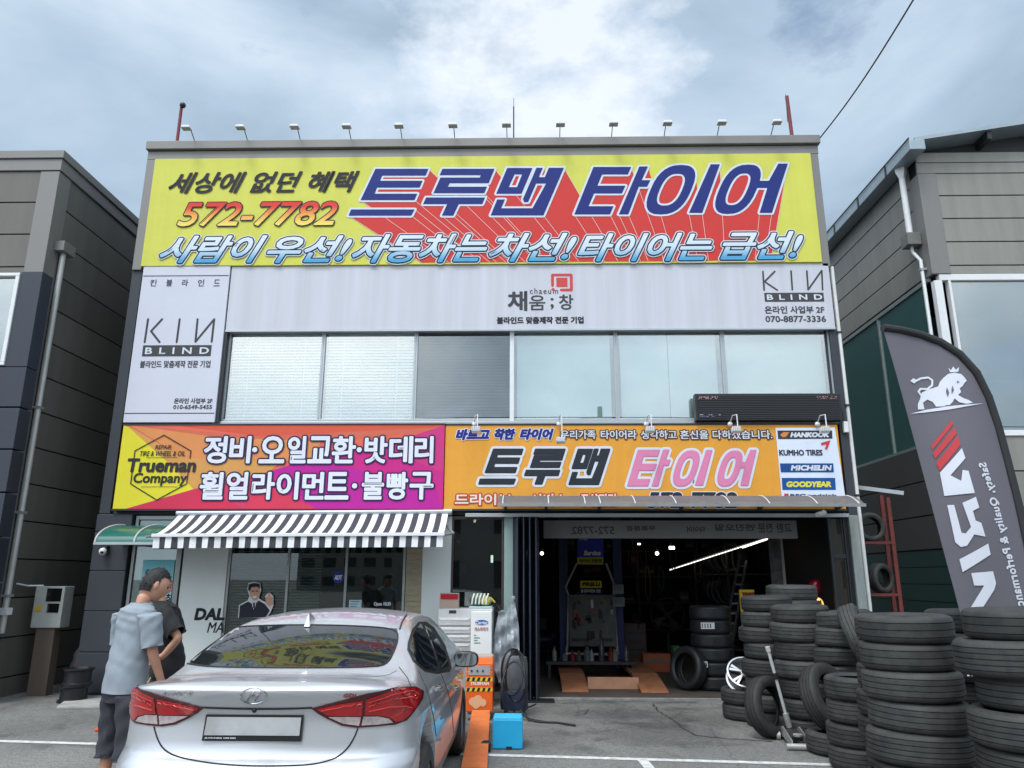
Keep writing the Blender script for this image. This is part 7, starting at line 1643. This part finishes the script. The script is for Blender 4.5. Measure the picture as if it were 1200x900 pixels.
# ================================================================== PEOPLE
SKIN = mat('skin', hx('c08d74'), .5, var=.08, scale=9, bump=.05); HAIR = mat('hair', (.010, .009, .009), .6, var=.4, scale=40, bump=.6, bscale=120)
def skinned(nodes, edges, sub=2):
    """nodes: name -> (point, radius x, radius y); a smooth tapering surface grown round a skeleton"""
    me = bpy.data.meshes.new('s'); names = list(nodes); idx = {n: i for i, n in enumerate(names)}
    me.from_pydata([tuple(nodes[n][0]) for n in names], [(idx[a], idx[b]) for a, b in edges], [])
    ob = bpy.data.objects.new('s', me); COL.objects.link(ob)
    md = ob.modifiers.new('k', 'SKIN'); md.use_smooth_shade = True; md.branch_smoothing = .6
    sv = me.skin_vertices[0].data
    for i, n in enumerate(names): sv[i].radius = (nodes[n][1], nodes[n][2]); sv[i].use_root = (i == 0)
    sb = ob.modifiers.new('u', 'SUBSURF'); sb.levels = sub; sb.render_levels = sub
    dg = bpy.context.evaluated_depsgraph_get(); dg.update(); e = ob.evaluated_get(dg); m2 = e.to_mesh()
    k = MB(); k.add([tuple(v.co) for v in m2.vertices], [tuple(p.vertices) for p in m2.polygons], 0, True); e.to_mesh_clear()
    bpy.data.objects.remove(ob); return k
def person(label, loc, rz, pose, hair='short', colours=None, lean=0.0):
    t = thing('person', label, 'person', loc)
    c, s_ = math.cos(rz), math.sin(rz); o = Vector(loc)
    def Wd(p):   # local frame: +y is where he faces, +x his right-hand side seen from behind
        return (o.x + p[0] * c - p[1] * s_, o.y + p[0] * s_ + p[1] * c, o.z + p[2])
    P = pose
    N_ = {n: (P[n], *r) for n, r in dict(pelvis=(.115, .085), belly=(.115, .08), chest=(.135, .09), collar=(.05, .05), neck=(.054, .056), skull0=(.058, .066), hipL=(.075, .085), kneeL=(.058, .062), ankleL=(.038, .045), hipR=(.075, .085), kneeR=(.058, .062), ankleR=(.038, .045), toeL=(.045, .03), toeR=(.045, .03), shL=(.048, .048), elL=(.042, .043), wrL=(.029, .026), shR=(.048, .048), elR=(.042, .043), wrR=(.029, .026)).items()}
    for n_ in ('collar', 'shL', 'shR'): N_[n_] = (P[n_] - Vector((0, 0, .035)), *N_[n_][1:])
    for S in 'LR':
        N_['palm' + S] = (P['palm' + S], .036, .018)
    E = [('pelvis', 'belly'), ('belly', 'chest'), ('chest', 'collar'), ('collar', 'neck'), ('neck', 'skull0')]
    for S in 'LR': E += [('pelvis', 'hip' + S), ('hip' + S, 'knee' + S), ('knee' + S, 'ankle' + S), ('ankle' + S, 'toe' + S), ('collar', 'sh' + S), ('sh' + S, 'el' + S), ('el' + S, 'wr' + S), ('wr' + S, 'palm' + S)]
    k = skinned(N_, E)
    # head: skull, jaw, nose, brows, lips and ears on one continuous form
    H = Vector(P['head']); hd = P['face'].normalized(); up = P['up'].normalized(); rt = hd.cross(up).normalized(); up = rt.cross(hd).normalized()
    b = MB(); b.ball((0, 0, 0), 1, 22)
    def hp(p):
        x, y, z = p; w = .082 * (1 - .22 * max(0, -z) ** 1.5); d = .106; hgt = .130
        yy = y * d
        if y > 0:
            yy *= 1 - .10 * max(0, -z)
            yy += .024 * math.exp(-(x / .16) ** 2 - ((z + .12) / .20) ** 2) + .008 * math.exp(-(x / .3) ** 2 - ((z + .47) / .08) ** 2) + .010 * math.exp(-(x / .3) ** 2 - ((z + .80) / .16) ** 2)
            for sx in (-.42, .42): yy -= .010 * math.exp(-((x - sx) / .20) ** 2 - ((z - .08) / .13) ** 2)
            yy += .006 * math.exp(-((z - .26) / .09) ** 2) * (abs(x) < .75)
        else: yy *= 1.02
        return H + rt * (x * w) + hd * yy + up * (z * hgt)
    k.add([hp(p) for p in b.v], b.f, 0, True)
    for sx in (-1, 1):
        e_ = MB(); e_.ball((0, 0, 0), 1, 8); k.add([H + rt * (sx * .084 + p[0] * .011) + hd * (-.008 + p[1] * .020) + up * (-.008 + p[2] * .033) for p in e_.v], e_.f, 0, True)
    # five separate fingers on each hand
    for S in 'LR':
        pa = Vector(P['palm' + S]); wr = Vector(P['wr' + S]); ax = (pa - wr).normalized(); sp = P['spread' + S].normalized(); nrm = ax.cross(sp).normalized() * P['curl' + S]
        for i, (ln, off) in enumerate(((.070, -.030), (.080, -.010), (.075, .010), (.058, .029))):
            a = pa + ax * .015 + sp * off; q1 = a + ax * ln * .55; q2 = q1 + (ax * .75 + nrm * .65).normalized() * ln * .38; q3 = q2 + (ax * .4 + nrm * .9).normalized() * ln * .28
            k.join(skinned({'a': (a - ax * .02, .0095, .0095), 'b': (q1, .009, .009), 'c': (q2, .008, .008), 'd': (q3, .0065, .0065)}, [('a', 'b'), ('b', 'c'), ('c', 'd')], 1))
        a = wr.lerp(pa, .45) - sp * .026; q1 = a + (ax * .7 - sp * .8).normalized() * .038; q2 = q1 + (ax * .95 - sp * .15 + nrm * .2).normalized() * .034
        k.join(skinned({'a': (a + sp * .012, .012, .012), 'b': (q1, .0105, .0105), 'c': (q2, .008, .008)}, [('a', 'b'), ('b', 'c')], 1))
    w = MB(); w.join(k, lambda p: Vector(Wd(p))); w.build('body', SKIN, t)
    # eyes and brows
    for sx in (-.032, .032):
        k = MB(); k.ball(tuple(H + rt * sx + hd * .086 + up * .008), .0125, 6); w = MB(); w.join(k, lambda p: Vector(Wd(p))); w.build('eye', mat('eye_dark', (.03, .02, .02), .2, var=0), t)
    # hair cap with an uneven edge
    k = MB(); b = MB(); b.ball((0, 0, 0), 1, 24); vs = []; keep = []
    rnd = random.Random(len(label))
    for p in b.v:
        x, y, z = p; n_ = .07 * math.sin(13 * x + 7 * y) * math.sin(11 * y - 5 * z)
        up_k = 1.07 + (.10 if hair == 'tall' else .05) * max(0, z); side = 1.06 if z > .15 else 1.035
        vs.append(H + rt * (x * .082 * side * (1 + n_ * .35)) + hd * (y * .106 * 1.055 * (1 + n_ * .3) - .004) + up * (z * .130 * up_k * (1 + n_ * .5)))
        keep.append((z > .45) or (y < .25 and z > -.05) or (y < -.15 and z > -.52))
    k.add(vs, [f for f in b.f if all(keep[i] for i in f)], 0, True)
    for _ in range(420):   # short locks that break up the outline
        z_ = rnd.uniform(-.3, .98); a_ = rnd.uniform(0, 2 * math.pi); r_ = math.sqrt(max(0, 1 - z_ * z_)); x, y = r_ * math.cos(a_), r_ * math.sin(a_)
        if not ((z_ > .5) or (y < .2 and z_ > 0) or (y < -.2)): continue
        c_ = H + rt * (x * .082 * 1.05) + hd * (y * .106 * 1.05) + up * (z_ * .130 * 1.05); nn = (rt * x + hd * y + up * z_).normalized(); tg = (nn.cross(Vector((rnd.uniform(-1, 1), rnd.uniform(-1, 1), rnd.uniform(-1, 1))))).normalized()
        k.add([c_ - tg * .005, c_ + tg * .005, c_ + nn * rnd.uniform(.008, .018) + up * -.006 + hd * rnd.uniform(-.012, .012)], [(0, 1, 2)], 0, False)
    w = MB(); w.join(k, lambda p: Vector(Wd(p))); w.build('hair', HAIR, t)
    # clothes: each piece a lofted cloth tube that follows the body, with soft folds
    def loft(k, rings, n=36, pw=2.3, fold=.006, seed=0.0):
        """rings: (centre, half-width, half-depth, side axis, front axis)"""
        vs = []; b0 = len(k.v)
        for j, (c_, rx, ry, ax, ay) in enumerate(rings):
            for i in range(n):
                a_ = 2 * math.pi * i / n; cs, sn = math.cos(a_), math.sin(a_); x = math.copysign(abs(cs) ** (2 / pw), cs); y = math.copysign(abs(sn) ** (2 / pw), sn)
                f_ = fold * (math.sin(5 * a_ + j * .55 + seed) * .6 + math.sin(9 * a_ - j * .9 + 2 * seed) * .4 + math.sin(3 * a_ + j * 1.3 + seed))
                vs.append(c_ + ax * (x * (rx + f_)) + ay * (y * (ry + f_)))
        fs = [(j * n + i, j * n + (i + 1) % n, (j + 1) * n + (i + 1) % n, (j + 1) * n + i) for j in range(len(rings) - 1) for i in range(n)]
        k.add(vs, fs, 0, True)
    def path(pts, m=5):
        """resample (point, rx, ry) stations smoothly"""
        o_ = []
        for i in range(len(pts) - 1):
            g = lambda q: pts[max(0, min(len(pts) - 1, q))]
            for j in range(m):
                t_ = j / m; cr_ = lambda q0, q1, q2, q3: .5 * (2 * q1 + (q2 - q0) * t_ + (2 * q0 - 5 * q1 + 4 * q2 - q3) * t_ * t_ + (3 * q1 - q0 - 3 * q2 + q3) * t_ ** 3)
                o_.append((Vector(cr_(*[g(i + d_)[0] for d_ in (-1, 0, 1, 2)])), cr_(*[g(i + d_)[1] for d_ in (-1, 0, 1, 2)]), cr_(*[g(i + d_)[2] for d_ in (-1, 0, 1, 2)])))
        o_.append((Vector(pts[-1][0]), pts[-1][1], pts[-1][2])); return o_
    X_, Y_ = Vector((1, 0, 0)), Vector((0, 1, 0))
    sw_ = (P['shR'] - P['shL']); sx_ = sw_.normalized()
    pv = P['pelvis']; hem = pv + Vector((0, .005, colours['hem'])); cl = P['collar']; nk = P['neck']
    k = MB()
    loft(k, [(c_, a_, b_, sx_, Y_) for c_, a_, b_ in path([(hem, .178, .142), (pv + Vector((0, .005, .08)), .170, .136), (P['belly'], .166, .130), (P['chest'] - Vector((0, 0, .04)), .176, .132), (P['chest'] + Vector((0, 0, .05)), .186, .128), (cl - Vector((0, 0, .045)), .186, .112), (cl + Vector((0, 0, .005)), .165, .104), (cl.lerp(nk, .45), .108, .092), (cl.lerp(nk, .80), .078, .078), (cl.lerp(nk, .86), .070, .070)])], fold=.0032)
    for S, sg in (('L', -1), ('R', 1)):
        sh, el = P['sh' + S], P['el' + S]; d_ = (el - sh).normalized(); a1_ = Y_ - d_ * Y_.dot(d_); a1_.normalize(); a2_ = d_.cross(a1_)
        st = sh - sx_ * sg * .06 + Vector((0, 0, .005))
        loft(k, [(c_, a_, b_, a2_, a1_) for c_, a_, b_ in path([(st, .062, .080), (sh - sx_ * sg * .005 - Vector((0, 0, .01)), .080, .090), (sh.lerp(el, .22), .084, .088), (sh.lerp(el, .5), .078, .080), (sh.lerp(el, .80), .078, .080), (sh.lerp(el, .83), .073, .076)], 4)], n=24, pw=2.0, fold=.0035, seed=2.0 * sg)
    w = MB(); w.join(k, lambda p: Vector(Wd(p))); w.build('t_shirt', colours['shirt'], t)
    lg = colours['leg']; k = MB()
    loft(k, [(c_, a_, b_, X_, Y_) for c_, a_, b_ in path([(pv + Vector((0, 0, .02)), .135, .105), (pv - Vector((0, 0, .04)), .145, .112), (pv - Vector((0, 0, .10)), .158, .124), (pv - Vector((0, 0, .16)), .14, .11)])], fold=.003)
    for S, sg in (('L', -1), ('R', 1)):
        hp_, kn, an = P['hip' + S], P['knee' + S], P['ankle' + S]; hm_ = kn.lerp(an, lg)
        loft(k, [(c_, a_, b_, X_, Y_) for c_, a_, b_ in path([(hp_ + Vector((-.03 * sg, 0, -.05)), .080, .108), (hp_.lerp(kn, .25), .092, .112), (hp_.lerp(kn, .6), .090, .102), (kn, .088, .096), (hm_, .086, .094), (hm_ + Vector((0, 0, .004)), .078, .086)])], n=28, pw=2.1, fold=.006, seed=1.5 * sg)
    w = MB(); w.join(k, lambda p: Vector(Wd(p))); w.build('shorts', colours['shorts'], t)
    for S in 'LR':
        k = MB(); b = MB(); b.ball((0, 0, 0), 1, 10); an = P['ankle' + S]; to = P['toe' + S]; mid = an.lerp(to, .5); d = (to - an); d.z = 0; d.normalize(); sd_ = Vector((d.y, -d.x, 0))
        k.add([Wd(Vector((mid.x, mid.y, 0)) + d * p[1] * .145 + sd_ * p[0] * .052 + Vector((0, 0, max(0.004, .045 + p[2] * .05 + (.01 if p[1] < 0 else 0))))) for p in b.v], b.f, 0, True); k.build('shoe', BLACKP, t)
    return t
V = Vector
base = dict(pelvis=V((0, 0, .92)), belly=V((0, .01, 1.10)), chest=V((0, .02, 1.28)), collar=V((0, .0, 1.44)), neck=V((0, .03, 1.51)), skull0=V((0, .05, 1.57)), head=V((0, .06, 1.635)), face=V((0, 1, -.1)), up=V((0, .05, 1)),
    hipL=V((-.10, 0, .88)), kneeL=V((-.12, .02, .48)), ankleL=V((-.13, -.02, .09)), toeL=V((-.15, .15, .03)), hipR=V((.10, 0, .88)), kneeR=V((.12, .02, .48)), ankleR=V((.13, -.02, .09)), toeR=V((.15, .15, .03)),
    shL=V((-.19, .0, 1.41)), elL=V((-.25, -.03, 1.13)), wrL=V((-.25, .10, .90)), palmL=V((-.25, .14, .82)), shR=V((.19, .0, 1.41)), elR=V((.25, -.03, 1.13)), wrR=V((.25, .10, .90)), palmR=V((.25, .14, .82)),
    spreadL=V((0, -1, 0)), curlL=-1, spreadR=V((0, -1, 0)), curlR=1)
# man in the pale tee, seen from behind and a little bent over the car, facing right
a = dict(base)
def bend(p, ang, piv):   # lean forward from the hips
    d = p - piv; return piv + V((d.x, d.y * math.cos(ang) + d.z * math.sin(ang), -d.y * math.sin(ang) + d.z * math.cos(ang)))
piv = V((0, 0, .95))
for n in ('belly', 'chest', 'collar', 'neck', 'skull0', 'head', 'shL', 'shR'): a[n] = bend(a[n], R_(2 if n == 'belly' else 4), piv)
a['head'] = a['head'] + V((.01, .05, .0)); a['face'] = V((.35, .86, -.32)); a['up'] = V((.05, .35, .9))
for S, sx in (('L', -1), ('R', 1)):
    sh = a['sh' + S]; a['el' + S] = sh + V((.045 * sx, .03, -.29)); a['wr' + S] = a['el' + S] + V((-.01 * sx, .11, -.225)); a['palm' + S] = a['wr' + S] + V((0, .035, -.075))
q = onZ(155, 903)
person('man from behind in a pale grey tee and dark shorts, bending beside the silver car', (onY(146, 800, -5.42).x, -5.42, 0), R_(-33), a, colours=dict(shirt=mat('tee_pale', hx('8d969f'), .85, var=.10, scale=14, bump=.3, bscale=220), shorts=mat('shorts_dark', hx('35363e'), .85, var=.15, scale=14, bump=.3, bscale=200), hem=-.09, leg=.30))
# man in black, hand on hip, partly hidden behind him
b = dict(base); b['face'] = V((-.1, .95, -.2))
for n in ('belly', 'chest', 'collar', 'neck', 'skull0', 'head', 'shL', 'shR'): b[n] = bend(b[n], R_(5 if n == 'belly' else 10), piv)
b['elL'] = b['shL'] + V((-.10, -.20, -.22)); b['wrL'] = V((-.26, .0, 1.03)); b['palmL'] = V((-.235, .075, 1.005)); b['spreadL'] = V((.1, -.2, -1)); b['curlL'] = 1
person('man in a black tee, hand on hip, half hidden behind the pale tee', (onY(199, 760, -4.55).x, -4.55, 0), R_(104), b, hair='tall', colours=dict(shirt=mat('tee_black', (.014, .014, .016), .85, var=.2, scale=14, bump=.3, bscale=220), shorts=mat('shorts_black', (.02, .02, .024), .85, var=.15, bump=.3, bscale=200), hem=-.07, leg=.1))
